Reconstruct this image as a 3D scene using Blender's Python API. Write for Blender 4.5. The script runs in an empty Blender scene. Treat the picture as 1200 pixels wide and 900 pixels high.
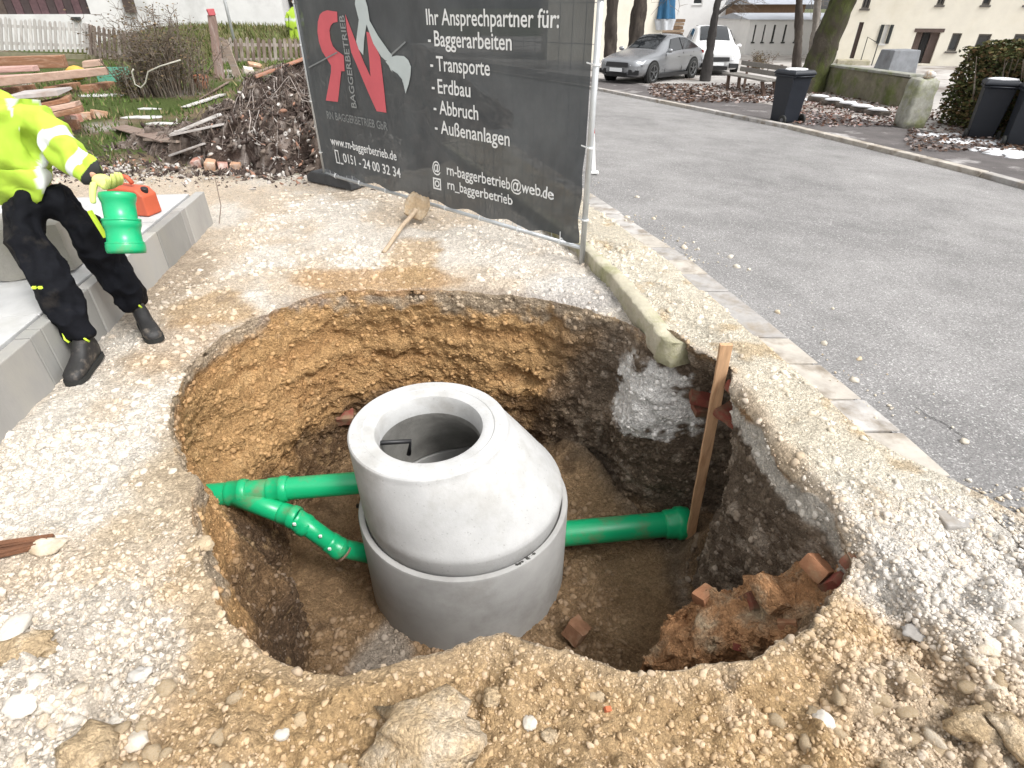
import bpy, bmesh, math, random
import numpy as np
from mathutils import Vector, Matrix
from mathutils.bvhtree import BVHTree
from mathutils import noise as mnoise

random.seed(7)
rng = np.random.default_rng(7)
SC = bpy.context.scene
COL = SC.collection
R = math.radians

# ------------------------------------------------------------------ camera
F, PITCH, H = 661.0, R(33.66), 1.65
cam_d = bpy.data.cameras.new('camera')
cam = bpy.data.objects.new('camera', cam_d)
COL.objects.link(cam)
cam.location = (0, 0, H)
cam.rotation_euler = (R(90) - PITCH, 0, 0)
cam_d.sensor_width = 36.0
cam_d.lens = 36.0 * F / 1200.0
cam_d.clip_start = 0.02
cam_d.clip_end = 1500
SC.camera = cam

# ------------------------------------------------------------------ light: overcast day
SUN_EL, SUN_AZ = 55, 128          # azimuth measured from +Y towards +X
w = bpy.data.worlds.new('World')
SC.world = w
w.use_nodes = True
nt = w.node_tree
bg = nt.nodes['Background']
sky = nt.nodes.new('ShaderNodeTexSky')
sky.sky_type = 'NISHITA'
sky.sun_disc = False
sky.sun_elevation = R(SUN_EL)
sky.sun_rotation = R(SUN_AZ)
sky.dust_density = 4.0
sky.air_density = 1.2
sky.ozone_density = 1.0
hs = nt.nodes.new('ShaderNodeHueSaturation')
hs.inputs['Saturation'].default_value = 0.03
nt.links.new(sky.outputs[0], hs.inputs['Color'])
nt.links.new(hs.outputs[0], bg.inputs['Color'])
bg.inputs['Strength'].default_value = 0.15
sd = bpy.data.lights.new('sun', 'SUN')
sd.energy = 1.15
sd.angle = R(16)
sd.color = (1.0, 0.965, 0.92)
sun = bpy.data.objects.new('sun', sd)
COL.objects.link(sun)
sdir = Vector((math.sin(R(SUN_AZ)) * math.cos(R(SUN_EL)), math.cos(R(SUN_AZ)) * math.cos(R(SUN_EL)), math.sin(R(SUN_EL))))
sun.rotation_euler = sdir.to_track_quat('Z', 'Y').to_euler()
sun.location = sdir * 40
SC.view_settings.view_transform = 'Standard'
SC.view_settings.look = 'None'
SC.view_settings.exposure = 0.95
SC.view_settings.gamma = 1.0
try:
    SC.cycles.max_bounces = 6
    SC.cycles.diffuse_bounces = 3
    SC.cycles.use_denoising = True
except Exception:
    pass

# ------------------------------------------------------------------ picture -> place
def ray(px, py):
    x = (px - 600) / F
    y = -(py - 450) / F
    return np.array([x, math.cos(PITCH) + y * math.sin(PITCH), -math.sin(PITCH) + y * math.cos(PITCH)])
EYE = np.array([0, 0, H])
def g(px, py, z=0.0):
    d = ray(px, py)
    return EYE + (z - H) / d[2] * d
def gd(px, py, Y):
    d = ray(px, py)
    return EYE + Y / d[1] * d
def on(fn, px, py):
    z = 0.0
    for _ in range(25):
        p = g(px, py, z)
        z = 0.5 * z + 0.5 * float(fn(p[0], p[1]))
    p = g(px, py, z)
    return p

# ------------------------------------------------------------------ noise
def _h(ix, iy, iz, s):
    n = (ix * 374761393 + iy * 668265263 + iz * 2147483647 + s * 974711) & 0xFFFFFFFF
    n = ((n ^ (n >> 13)) * 1274126177) & 0xFFFFFFFF
    n = ((n ^ (n >> 16)) * 2246822519) & 0xFFFFFFFF
    return ((n ^ (n >> 15)) & 0xFFFFFF) / float(0xFFFFFF)
def vnoise(p, s=0):
    i = np.floor(p).astype(np.int64)
    f = p - i
    f = f * f * f * (f * (f * 6 - 15) + 10)
    x, y, z = i[:, 0], i[:, 1], i[:, 2]
    fx, fy, fz = f[:, 0], f[:, 1], f[:, 2]
    def L(a, b, t): return a + (b - a) * t
    c00 = L(_h(x, y, z, s), _h(x + 1, y, z, s), fx)
    c10 = L(_h(x, y + 1, z, s), _h(x + 1, y + 1, z, s), fx)
    c01 = L(_h(x, y, z + 1, s), _h(x + 1, y, z + 1, s), fx)
    c11 = L(_h(x, y + 1, z + 1, s), _h(x + 1, y + 1, z + 1, s), fx)
    return L(L(c00, c10, fy), L(c01, c11, fy), fz)
def fbm(p, scale=1.0, octv=4, s=0, gain=0.5):
    p = np.asarray(p, float) * scale
    a, t, o = 1.0, 0.0, np.zeros(len(p))
    for k in range(octv):
        o += a * (vnoise(p, s + k * 17) * 2 - 1)
        t += a
        a *= gain
        p = p * 2.03 + 5.3
    return o / t * 1.5
def n1d(x, y, z=0.0): return mnoise.fractal(Vector((x, y, z)), 1.0, 2.0, 3)
def sstep(a, b, x):
    t = np.clip((np.asarray(x, float) - a) / (b - a), 0, 1)
    return t * t * (3 - 2 * t)
def mixc(c, d, t):
    return c + (np.asarray(d) - c) * np.asarray(t)[..., None]

# ------------------------------------------------------------------ materials
MATS = {}
def mat(name, color=(0.5, 0.5, 0.5), rough=0.85, var=0.25, scale=6.0, bump=0.0, bscale=40.0, attr=False,
        metal=0.0, color2=None, c2lo=0.45, c2hi=0.6, c2scale=2.0, spec=0.5, alpha=1.0, stretch=(1, 1, 1), detail=6.0, coords='Object', trans=0.0, bdist=0.02, speck=None, pebble=None):
    if name in MATS:
        return MATS[name]
    m = bpy.data.materials.new(name)
    m.use_nodes = True
    n, l = m.node_tree.nodes, m.node_tree.links
    b = n['Principled BSDF']
    tc = n.new('ShaderNodeTexCoord')
    mp = n.new('ShaderNodeMapping')
    mp.inputs['Scale'].default_value = stretch
    l.new(tc.outputs[coords], mp.inputs['Vector'])
    if attr:
        at = n.new('ShaderNodeAttribute')
        at.attribute_name = 'Col'
        base = at.outputs['Color']
    else:
        rgb = n.new('ShaderNodeRGB')
        rgb.outputs[0].default_value = (*color, 1)
        base = rgb.outputs[0]
    if color2 is not None:
        n2 = n.new('ShaderNodeTexNoise')
        n2.inputs['Scale'].default_value = c2scale
        n2.inputs['Detail'].default_value = 8
        n2.inputs['Roughness'].default_value = 0.65
        l.new(mp.outputs[0], n2.inputs['Vector'])
        r2 = n.new('ShaderNodeMapRange')
        r2.inputs['From Min'].default_value = c2lo
        r2.inputs['From Max'].default_value = c2hi
        l.new(n2.outputs[0], r2.inputs['Value'])
        mx = n.new('ShaderNodeMix')
        mx.data_type = 'RGBA'
        l.new(r2.outputs[0], mx.inputs['Factor'])
        l.new(base, mx.inputs['A'])
        mx.inputs['B'].default_value = (*color2, 1)
        base = mx.outputs['Result']
    if speck:
        vo = n.new('ShaderNodeTexVoronoi')
        vo.inputs['Scale'].default_value = speck[0]
        l.new(mp.outputs[0], vo.inputs['Vector'])
        rs = n.new('ShaderNodeSeparateColor')
        l.new(vo.outputs['Color'], rs.inputs[0])
        r3 = n.new('ShaderNodeMapRange')
        r3.inputs['From Min'].default_value = speck[1]
        r3.inputs['From Max'].default_value = speck[1] + 0.04
        l.new(rs.outputs[0], r3.inputs['Value'])
        mx = n.new('ShaderNodeMix')
        mx.data_type = 'RGBA'
        l.new(r3.outputs[0], mx.inputs['Factor'])
        l.new(base, mx.inputs['A'])
        mx.inputs['B'].default_value = (*speck[2], 1)
        base = mx.outputs['Result']
    pheight = None
    if pebble:
        tot = None
        for sc_, am_ in pebble:
            wv = n.new('ShaderNodeTexNoise'); wv.inputs['Scale'].default_value = sc_ * .7; wv.inputs['Detail'].default_value = 2
            l.new(mp.outputs[0], wv.inputs['Vector'])
            ad = n.new('ShaderNodeVectorMath'); ad.operation = 'MULTIPLY_ADD'
            l.new(wv.outputs['Color'], ad.inputs[0]); ad.inputs[1].default_value = (.9 / sc_,) * 3; l.new(mp.outputs[0], ad.inputs[2])
            vo = n.new('ShaderNodeTexVoronoi'); vo.inputs['Scale'].default_value = sc_
            l.new(ad.outputs[0], vo.inputs['Vector'])
            rs = n.new('ShaderNodeSeparateColor'); l.new(vo.outputs['Color'], rs.inputs[0])
            r3 = n.new('ShaderNodeMapRange'); r3.inputs['To Min'].default_value = 1 - am_; r3.inputs['To Max'].default_value = 1 + am_
            l.new(rs.outputs[0], r3.inputs['Value'])
            vm = n.new('ShaderNodeVectorMath'); vm.operation = 'SCALE'
            l.new(base, vm.inputs[0]); l.new(r3.outputs[0], vm.inputs['Scale']); base = vm.outputs[0]
            hh = n.new('ShaderNodeMath'); hh.operation = 'MULTIPLY_ADD'
            l.new(vo.outputs['Distance'], hh.inputs[0]); hh.inputs[1].default_value = -60.0 / sc_; hh.inputs[2].default_value = 0.0
            h2 = n.new('ShaderNodeMath'); h2.operation = 'MULTIPLY_ADD'
            l.new(rs.outputs[1], h2.inputs[0]); h2.inputs[1].default_value = 35.0 / sc_; l.new(hh.outputs[0], h2.inputs[2])
            if tot is None: tot = h2.outputs[0]
            else:
                s2 = n.new('ShaderNodeMath'); l.new(tot, s2.inputs[0]); l.new(h2.outputs[0], s2.inputs[1]); tot = s2.outputs[0]
        pheight = tot
    if var > 0:
        no = n.new('ShaderNodeTexNoise')
        no.inputs['Scale'].default_value = scale
        no.inputs['Detail'].default_value = detail
        no.inputs['Roughness'].default_value = 0.62
        l.new(mp.outputs[0], no.inputs['Vector'])
        mr = n.new('ShaderNodeMapRange')
        mr.inputs['From Min'].default_value = 0.25
        mr.inputs['From Max'].default_value = 0.75
        mr.inputs['To Min'].default_value = 1 - var
        mr.inputs['To Max'].default_value = 1 + var
        l.new(no.outputs[0], mr.inputs['Value'])
        vm = n.new('ShaderNodeVectorMath')
        vm.operation = 'SCALE'
        l.new(base, vm.inputs[0])
        l.new(mr.outputs[0], vm.inputs['Scale'])
        base = vm.outputs[0]
    l.new(base, b.inputs['Base Color'])
    b.inputs['Roughness'].default_value = rough
    b.inputs['Metallic'].default_value = metal
    b.inputs['Specular IOR Level'].default_value = spec
    if alpha < 1:
        b.inputs['Alpha'].default_value = alpha
    if trans > 0:
        b.inputs['Transmission Weight'].default_value = trans
    if bump > 0:
        nb = n.new('ShaderNodeTexNoise')
        nb.inputs['Scale'].default_value = bscale
        nb.inputs['Detail'].default_value = 8
        nb.inputs['Roughness'].default_value = 0.7
        l.new(mp.outputs[0], nb.inputs['Vector'])
        bp = n.new('ShaderNodeBump')
        bp.inputs['Strength'].default_value = bump
        bp.inputs['Distance'].default_value = bdist
        hgt = nb.outputs[0]
        if pheight is not None:
            s2 = n.new('ShaderNodeMath'); l.new(pheight, s2.inputs[0]); l.new(hgt, s2.inputs[1]); hgt = s2.outputs[0]
        l.new(hgt, bp.inputs['Height'])
        l.new(bp.outputs[0], b.inputs['Normal'])
    MATS[name] = m
    return m

# ------------------------------------------------------------------ object helpers
def tag(o, label=None, cat=None, group=None, kind=None):
    if label: o['label'] = label
    if cat: o['category'] = cat
    if group: o['group'] = group
    if kind: o['kind'] = kind
    return o
def empty(name, loc, label=None, cat=None, group=None, rz=0.0, kind=None, rot=None):
    o = bpy.data.objects.new(name, None)
    COL.objects.link(o)
    o.empty_display_size = 0.2
    o.location = Vector(loc)
    o.rotation_euler = rot if rot is not None else (0, 0, rz)
    return tag(o, label, cat, group, kind)
def copy_tree(o, parent=None):
    c = o.copy()
    COL.objects.link(c)
    if parent is not None:
        c.parent = parent
    for ch in list(o.children):
        copy_tree(ch, c)
    return c
def basis(d, roll=0.0):
    d = np.asarray(d, float)
    d = d / np.linalg.norm(d)
    up = np.array([0, 0, 1.0]) if abs(d[2]) < 0.95 else np.array([0, 1.0, 0])
    a = np.cross(up, d); a /= np.linalg.norm(a)
    b = np.cross(d, a)
    if roll:
        a, b = a * math.cos(roll) + b * math.sin(roll), b * math.cos(roll) - a * math.sin(roll)
    return a, b, d

class MB:
    def __init__(s):
        s.v, s.f, s.m = [], [], []
    def add(s, V, Fc, mi=0):
        k = len(s.v)
        s.v.extend([tuple(float(c) for c in p) for p in V])
        for f in Fc:
            s.f.append([k + i for i in f]); s.m.append(mi)
        return s
    def box(s, c, size, rz=0.0, mi=0, taper=1.0, rot=None, jit=0.0):
        x, y, z = [q / 2 for q in size]
        P = []
        for dz in (-1, 1):
            t = taper if dz > 0 else 1.0
            for dx, dy in ((-1, -1), (1, -1), (1, 1), (-1, 1)):
                P.append(Vector((dx * x * t, dy * y * t, dz * z)))
        if jit:
            P = [p + Vector([random.uniform(-jit, jit) for _ in range(3)]) for p in P]
        M = rot if rot is not None else Matrix.Rotation(rz, 3, 'Z')
        P = [M @ p + Vector(c) for p in P]
        return s.add(P, [(3, 2, 1, 0), (4, 5, 6, 7), (0, 1, 5, 4), (1, 2, 6, 5), (2, 3, 7, 6), (3, 0, 4, 7)], mi)
    def beam(s, p0, p1, w, h, roll=0.0, mi=0, jit=0.0):
        p0, p1 = np.array(p0, float), np.array(p1, float)
        a, b, d = basis(p1 - p0, roll)
        P = []
        for q in (p0, p1):
            for sa, sb in ((-1, -1), (1, -1), (1, 1), (-1, 1)):
                P.append(q + a * sa * w / 2 + b * sb * h / 2 + (np.array([random.uniform(-jit, jit) for _ in range(3)]) if jit else 0))
        return s.add(P, [(3, 2, 1, 0), (4, 5, 6, 7), (0, 1, 5, 4), (1, 2, 6, 5), (2, 3, 7, 6), (3, 0, 4, 7)], mi)
    def path(s, pts, rad, n=10, caps=True, mi=0, squash=1.0):
        pts = [np.array(p, float) for p in pts]
        if not hasattr(rad, '__len__'): rad = [rad] * len(pts)
        k0 = len(s.v)
        a = None
        for i, p in enumerate(pts):
            d = pts[min(i + 1, len(pts) - 1)] - pts[max(i - 1, 0)]
            d /= max(np.linalg.norm(d), 1e-9)
            if a is None:
                a, b, _ = basis(d)
            else:
                a = a - d * (a @ d); a /= max(np.linalg.norm(a), 1e-9)
                b = np.cross(d, a)
            for j in range(n):
                t = 2 * math.pi * j / n
                q = p + (a * math.cos(t) + b * math.sin(t) * squash) * rad[i]
                s.v.append(tuple(q))
        for i in range(len(pts) - 1):
            for j in range(n):
                s.f.append([k0 + i * n + j, k0 + i * n + (j + 1) % n, k0 + (i + 1) * n + (j + 1) % n, k0 + (i + 1) * n + j]); s.m.append(mi)
        if caps:
            s.f.append([k0 + j for j in range(n)][::-1]); s.m.append(mi)
            e = k0 + (len(pts) - 1) * n
            s.f.append([e + j for j in range(n)]); s.m.append(mi)
        return s
    def tube(s, p0, p1, r0, r1=None, n=12, caps=True, mi=0):
        return s.path([p0, p1], [r0, r0 if r1 is None else r1], n, caps, mi)
    def ring(s, p0, p1, prof, n=32, mi=0):
        """surface of revolution about p0->p1; prof = [(t along in metres, radius)]"""
        p0, p1 = np.array(p0, float), np.array(p1, float)
        a, b, d = basis(p1 - p0)
        k0 = len(s.v)
        for t, r in prof:
            for j in range(n):
                q = 2 * math.pi * j / n
                s.v.append(tuple(p0 + d * t + (a * math.cos(q) + b * math.sin(q)) * r))
        for i in range(len(prof) - 1):
            for j in range(n):
                s.f.append([k0 + i * n + j, k0 + i * n + (j + 1) % n, k0 + (i + 1) * n + (j + 1) % n, k0 + (i + 1) * n + j]); s.m.append(mi)
        return s
    def prism(s, poly, y0, y1, mi=0, M=None):
        """polygon in x,z extruded along y"""
        n = len(poly)
        P = [(x, y0, z) for x, z in poly] + [(x, y1, z) for x, z in poly]
        if M is not None:
            P = [M @ Vector(p) for p in P]
        Fc = [tuple(range(n)), tuple(range(2 * n - 1, n - 1, -1))]
        for i in range(n):
            j = (i + 1) % n
            Fc.append((j, i, n + i, n + j))
        return s.add(P, Fc, mi)
    def build(s, name, mats, parent=None, smooth=False, bevel=0.0, world=False, col=None, fix=True, label=None, seg=2):
        if not isinstance(mats, (list, tuple)): mats = [mats]
        V = s.v
        if world and parent is not None:
            L = parent.location
            V = [(x - L.x, y - L.y, z - L.z) for x, y, z in V]
        me = bpy.data.meshes.new(name)
        me.from_pydata(V, [], s.f)
        for m in mats: me.materials.append(m)
        if len(mats) > 1:
            me.polygons.foreach_set('material_index', s.m)
        if fix:
            bm = bmesh.new(); bm.from_mesh(me)
            bmesh.ops.recalc_face_normals(bm, faces=bm.faces)
            bm.to_mesh(me); bm.free()
        if smooth:
            me.polygons.foreach_set('use_smooth', [True] * len(me.polygons))
        if col is not None:
            ca = me.color_attributes.new('Col', 'FLOAT_COLOR', 'POINT')
            arr = np.ones((len(me.vertices), 4)); arr[:, :3] = col
            ca.data.foreach_set('color', arr.ravel())
        o = bpy.data.objects.new(name, me)
        COL.objects.link(o)
        if parent is not None: o.parent = parent
        if bevel > 0:
            bv = o.modifiers.new('bevel', 'BEVEL')
            bv.width = bevel; bv.segments = seg; bv.limit_method = 'ANGLE'; bv.angle_limit = R(30)
        if smooth == 'auto':
            pass
        if label: o['label'] = label
        return o

def np_mesh(name, V, Q, mats, col=None, smooth=True, parent=None):
    me = bpy.data.meshes.new(name)
    V = np.asarray(V, np.float32); Q = np.asarray(Q, np.int32)
    k = Q.shape[1]
    me.vertices.add(len(V)); me.vertices.foreach_set('co', V.ravel())
    me.loops.add(Q.size); me.loops.foreach_set('vertex_index', Q.ravel())
    me.polygons.add(len(Q))
    me.polygons.foreach_set('loop_start', np.arange(0, Q.size, k, dtype=np.int32))
    try: me.polygons.foreach_set('loop_total', np.full(len(Q), k, dtype=np.int32))
    except Exception: pass
    me.update(calc_edges=True)
    me.validate()
    if smooth: me.polygons.foreach_set('use_smooth', np.ones(len(Q), bool))
    if col is not None:
        ca = me.color_attributes.new('Col', 'FLOAT_COLOR', 'POINT')
        arr = np.ones((len(V), 4), np.float32); arr[:, :3] = col
        ca.data.foreach_set('color', arr.ravel())
    for m in (mats if isinstance(mats, (list, tuple)) else [mats]): me.materials.append(m)
    o = bpy.data.objects.new(name, me)
    COL.objects.link(o)
    if parent is not None: o.parent = parent
    return o

def ico(sub):
    bm = bmesh.new()
    bmesh.ops.create_icosphere(bm, subdivisions=sub, radius=1.0)
    V = np.array([v.co[:] for v in bm.verts]); T = np.array([[v.index for v in f.verts] for f in bm.faces])
    bm.free()
    return V, T
ICO1, ICO2, ICO3 = ico(1), ico(2), ico(3)
def stone_shape(src, seed, rough=0.35, flat=0.65, angular=0.0):
    V, T = src
    r = np.random.default_rng(seed)
    W = V * (1 + rough * fbm(V + seed * 3.1, 1.3, 3, seed))[:, None]
    for _ in range(int(angular)):
        nrm = r.normal(size=3); nrm /= np.linalg.norm(nrm)
        d = W @ nrm; lim = r.uniform(0.45, 0.75)
        W = W - np.outer(np.maximum(d - lim, 0) * 0.92, nrm)
    return W * np.array([1.0, r.uniform(0.65, 0.95), flat * r.uniform(0.8, 1.2)]), T
def rotm(r):
    q = r.normal(size=4); q /= np.linalg.norm(q)
    a, b, c, d = q
    return np.array([[1 - 2 * (c * c + d * d), 2 * (b * c - a * d), 2 * (b * d + a * c)],
                     [2 * (b * c + a * d), 1 - 2 * (b * b + d * d), 2 * (c * d - a * b)],
                     [2 * (b * d - a * c), 2 * (c * d + a * b), 1 - 2 * (b * b + c * c)]])

# ------------------------------------------------------------------ lie of the land
_Ep = [g(*p, 0.10) for p in [(698, 229), (811, 305), (902, 376), (1000, 456), (1125, 563)]]
_Ey = np.array([-40., -6., 0.6] + [p[1] for p in _Ep][::-1] + [8.4, 12., 19.3, 30., 45., 80., 300.])
_Ex = np.array([2.9, 2.0, 1.80] + [p[0] for p in _Ep][::-1] + [-0.02, -1.25, -4.3, -10.5, -21., -48., -215.])
def edge(y): return np.interp(y, _Ey, _Ex)                 # asphalt edge on the near side
_Ry = np.array([-40., -6., 2.0, 6.0, 8.4, 11.95, 19.3, 30., 45., 80., 300.])
_Rx = np.array([9.2, 8.2, 7.3, 6.75, 6.3, 5.4, 2.4, -3.2, -13., -39., -205.])
def redge(y): return np.interp(y, _Ry, _Rx)                # far kerb line
_Cp = [g(*p, 0.10) for p in [(685, 286), (732, 331), (785, 395), (815, 407), (865, 450), (905, 510), (950, 560), (990, 605), (1030, 640)]]
_Cy = np.array([-40., -6., 0.5] + [p[1] for p in _Cp][::-1] + [8.4, 12., 19.3, 30., 80., 300.])
_Cx = np.array([2.0, 1.2, 1.33] + [p[0] for p in _Cp][::-1] + [-0.95, -2.2, -5.3, -11.6, -49.3, -216.])
def cline(y): return np.interp(y, _Cy, _Cx)                # lot side edge of the verge
def street_z(x, y):
    x = np.asarray(x, float); y = np.asarray(y, float)
    d = np.clip((x - edge(y)) / 6.2, 0, 1)
    return 0.095 - 0.36 * d * sstep(-2, 3, y) - 0.012 * np.clip(y - 8, 0, 45)
def lot_z(x, y):
    x = np.asarray(x, float); y = np.asarray(y, float)
    z = 0.30 * sstep(8, 18, y) * sstep(-0.5, -4, x)
    z = z + 0.07 * np.exp(-((y - 0.30) / 0.36) ** 2) * sstep(-1.7, -0.6, x) * sstep(1.7, 0.9, x)
    z = z + 0.05 * np.exp(-((y - 0.7) / 0.7) ** 2 - ((x + 1.3) / 0.6) ** 2)
    # verge along the street, then down under the asphalt
    c, e = cline(y), edge(y)
    v = sstep(c - 0.03, c + 0.05, x)
    z = z * (1 - v) + v * 0.10
    e2 = e + 0.34 * sstep(2.0, 1.25, y)
    u = sstep(e2 - 0.19, e2 - 0.10, x)
    z = z * (1 - u) + u * (street_z(np.maximum(x, e), y) - 0.045)
    # far hillside so that the ground meets the horizon
    z = z + 2.0 * sstep(50, 220, y) - 0.0
    return z

# pit outline at ground level (x, y), clockwise from the left
_RIM = [(-1.53, 1.99), (-1.74, 2.44), (-1.80, 2.89), (-1.64, 3.3), (-1.38, 3.58), (-0.9, 3.64), (-0.24, 3.6), (0.23, 3.5), (0.56, 3.33),
        (0.79, 3.08), (1.03, 2.70), (1.14, 2.5), (1.12, 2.33), (1.15, 1.92), (1.18, 1.66), (1.23, 1.47), (1.25, 1.34), (1.13, 1.21), (0.9, 1.06),
        (0.73, 0.97), (0.56, 0.92), (0.35, 0.92), (0.21, 0.97), (0.0, 1.01), (-0.16, 0.99), (-0.31, 0.95), (-0.51, 0.92), (-0.69, 0.93),
        (-0.86, 1.03), (-1.03, 1.21), (-1.16, 1.37), (-1.25, 1.55), (-1.33, 1.76)]
PC = np.array([-0.22, 2.15])
FLOOR = -1.42
_ra = np.array([math.atan2(y - PC[1], x - PC[0]) for x, y in _RIM])
_rr = np.array([math.hypot(x - PC[0], y - PC[1]) for x, y in _RIM])
_o = np.argsort(_ra)
def rim_r(a): return np.interp(a, _ra[_o], _rr[_o], period=2 * math.pi)
def rim_ratio(a):   # floor radius / rim radius round the pit
    return np.interp(a, np.radians([-180, -150, -120, -90, -60, -30, -10, 20, 50, 80, 110, 140, 165]),
                     [0.80, 0.84, 0.90, 0.97, 0.96, 0.93, 0.95, 0.97, 0.93, 0.945, 0.93, 0.85, 0.80], period=2 * math.pi)

def build_ground():
    NA = 1150
    ang = np.linspace(-math.pi, math.pi, NA, endpoint=False)
    a0 = ang
    Rr = rim_r(ang)
    for _ in range(6):
        Rr = 0.5 * Rr + 0.25 * (np.roll(Rr, 1) + np.roll(Rr, -1))
    Rr = Rr * (1 + 0.020 * fbm(np.stack([np.cos(ang), np.sin(ang), 0 * ang], 1), 6, 5, 5, .6))
    Rf = Rr * rim_ratio(ang)
    for _ in range(30):
        Rf = 0.5 * Rf + 0.25 * (np.roll(Rf, 1) + np.roll(Rf, -1))
    rows, zone = [], []
    ca, sa = np.cos(ang), np.sin(ang)
    xr, yr = PC[0] + Rr * ca, PC[1] + Rr * sa
    zr = lot_z(xr, yr)
    nF, nW, nO = 60, 170, 300
    for i in range(nF):                       # floor
        t = 0.02 + 0.98 * i / nF
        r = Rf * t
        rows.append(np.stack([PC[0] + r * ca, PC[1] + r * sa, np.full(NA, FLOOR)], 1)); zone.append(np.stack([np.zeros(NA), np.full(NA, t)], 1))
    for i in range(nW):                       # wall, floor to rim
        t = i / (nW - 1)
        p = t + 0.10 * math.sin(math.pi * t) - 0.03 * math.sin(3 * math.pi * t)
        p = p * (1 - 0.0) if t < 1 else 1
        zt = t if t < 0.94 else 0.94 + 0.06 * math.sin((t - 0.94) / 0.06 * math.pi / 2)
        q = p if t < 0.9 else p + 0.25 * (t - 0.9) ** 2 / 0.01 * 0.02
        r = Rf + (Rr - Rf) * q
        rows.append(np.stack([PC[0] + r * ca, PC[1] + r * sa, FLOOR + (zr - FLOOR) * zt], 1)); zone.append(np.stack([np.ones(NA), np.full(NA, t)], 1))
    rr = 0.0
    for i in range(nO):                       # lot and everything beyond
        rr = 0.005 + 0.0105 * i if i < 170 else rr * 1.046
        r = Rr + rr
        x, y = PC[0] + r * ca, PC[1] + r * sa
        rows.append(np.stack([x, y, lot_z(x, y)], 1)); zone.append(np.stack([np.full(NA, 2.0), np.full(NA, rr)], 1))
    V = np.concatenate(rows); Z = np.concatenate(zone)
    A = np.tile(ang, nF + nW + nO)
    rad = np.stack([np.cos(A), np.sin(A), 0 * A], 1)
    fl, wl, ou = Z[:, 0] == 0, Z[:, 0] == 1, Z[:, 0] == 2
    # --- relief
    P = V.copy()
    near = np.hypot(V[:, 0], V[:, 1] - 1.5) < 9
    n1 = np.zeros(len(V)); n2 = np.zeros(len(V)); n3 = np.zeros(len(V))
    n1[near] = fbm(P[near], 1.4, 4, 11)
    n2[near] = fbm(P[near], 7, 4, 23)
    n3[near] = fbm(P[near] * np.array([1, 1, 1.0]), 28, 3, 31)
    ridg = np.zeros(len(V))
    ridg[near] = 1 - np.abs(fbm(P[near] * np.array([1, 1, 1.6]), 2.6, 4, 41))
    strat = np.zeros(len(V)); strat[wl] = fbm(P[wl] * np.array([0.7, 0.7, 6.0]), 1.6, 4, 51)
    tooth = np.zeros(len(V)); tooth[wl] = fbm(np.stack([A[wl] * 9, 0 * A[wl], P[wl][:, 2] * 1.1], 1), 1.6, 3, 55)
    t = Z[:, 1]
    k = np.where(wl, np.where(t < .5, np.sin(np.pi * np.clip(t, 0, 1)) ** 0.5, np.maximum(.42, np.sin(np.pi * np.clip(t, 0, 1)) ** 0.5)), 0)
    k = np.where(ou, .42 * np.exp(-(t / .07) ** 2), k)
    left = np.exp(-((np.abs(A) - 2.75) / 0.4) ** 2)
    dr = k * (0.065 * n1 + 0.030 * n2 + 0.013 * n3 - 0.05 * (ridg - 0.6) + 0.016 * np.where(wl, tooth, 0) + 0.022 * np.where(wl, strat, 0))
    # undercut below the rim at the left and behind the stake, bulge of clay by the inlet pipe
    dr += np.where(wl, 0.22 * np.exp(-((A - 2.98) / 0.24) ** 2 - ((t - 0.66) / 0.20) ** 2), 0)
    dr += np.where(wl, 0.32 * np.exp(-((A - 0.27) / 0.17) ** 2 - ((t - 0.42) / 0.50) ** 6), 0)
    dr -= np.where(wl, 0.14 * np.exp(-((A - 0.62) / 0.16) ** 2 - ((t - 0.62) / 0.22) ** 2), 0)
    dr -= np.where(wl, 0.15 * np.exp(-((A + 2.72) / 0.25) ** 2 - ((t - 0.42) / 0.22) ** 2), 0)
    dr -= np.where(wl, 0.10 * np.exp(-((A - 2.55) / 0.30) ** 2 - ((t - 0.55) / 0.20) ** 2), 0)
    V = V + rad * dr[:, None]
    V[:, 2] += np.where(wl, k * 0.02 * n2, 0)
    fz = sstep(0.45, 1.0, t)
    V[:, 2] += np.where(fl, 0.035 * n1 + 0.024 * n2 + 0.014 * n3 + 0.14 * np.maximum(fz - 0.2, 0) ** 2, 0)
    V[:, 2] += np.where(wl, 0.09 * (1 - t) ** 6, 0)
    # floor falls into a clay-smeared hollow at the left, rises behind the shaft
    V[:, 2] += np.where(fl, 0.28 * np.exp(-((V[:, 0] - 0.55) / 0.45) ** 2 - ((V[:, 1] - 3.25) / 0.35) ** 2), 0)
    V[:, 2] += np.where(fl | (wl & (t < .4)), .36 * np.exp(-((V[:, 0] - 1.26) / .13) ** 2 - ((V[:, 1] - 2.47) / .2) ** 2) * np.where(wl, 1 - t / .4, 1), 0)
    # outside
    yd = sstep(7.2, 5.5, V[:, 1]) * sstep(-3.4, -2.6, V[:, 0])
    inner = (V[:, 0] < edge(V[:, 1]) - 0.3)
    fore = sstep(1.7, 0.9, V[:, 1]) * sstep(2.6, 1.6, V[:, 0])
    clod = np.maximum(n2, -0.25)
    side = sstep(-0.75, -1.15, V[:, 0]) * sstep(2.2, 1.2, V[:, 1])
    amp = 0.012 + 0.046 * fore
    dz = (0.022 * n1 * (0.35 + fore) + amp * clod + (0.006 + 0.016 * fore) * n3) * np.where(near, 1, 0)
    rise = sstep(0.0, 0.10, t)
    dz = dz * (0.35 + 0.65 * rise)
    pav = sstep(edge(V[:, 1]) - 0.40, edge(V[:, 1]) - 0.28, V[:, 0])
    V[:, 2] += np.where(ou, dz * (1 - pav * sstep(1.3, 1.7, V[:, 1])) * np.where(V[:, 0] > edge(V[:, 1]) + 0.25, 0, 1), 0)
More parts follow.
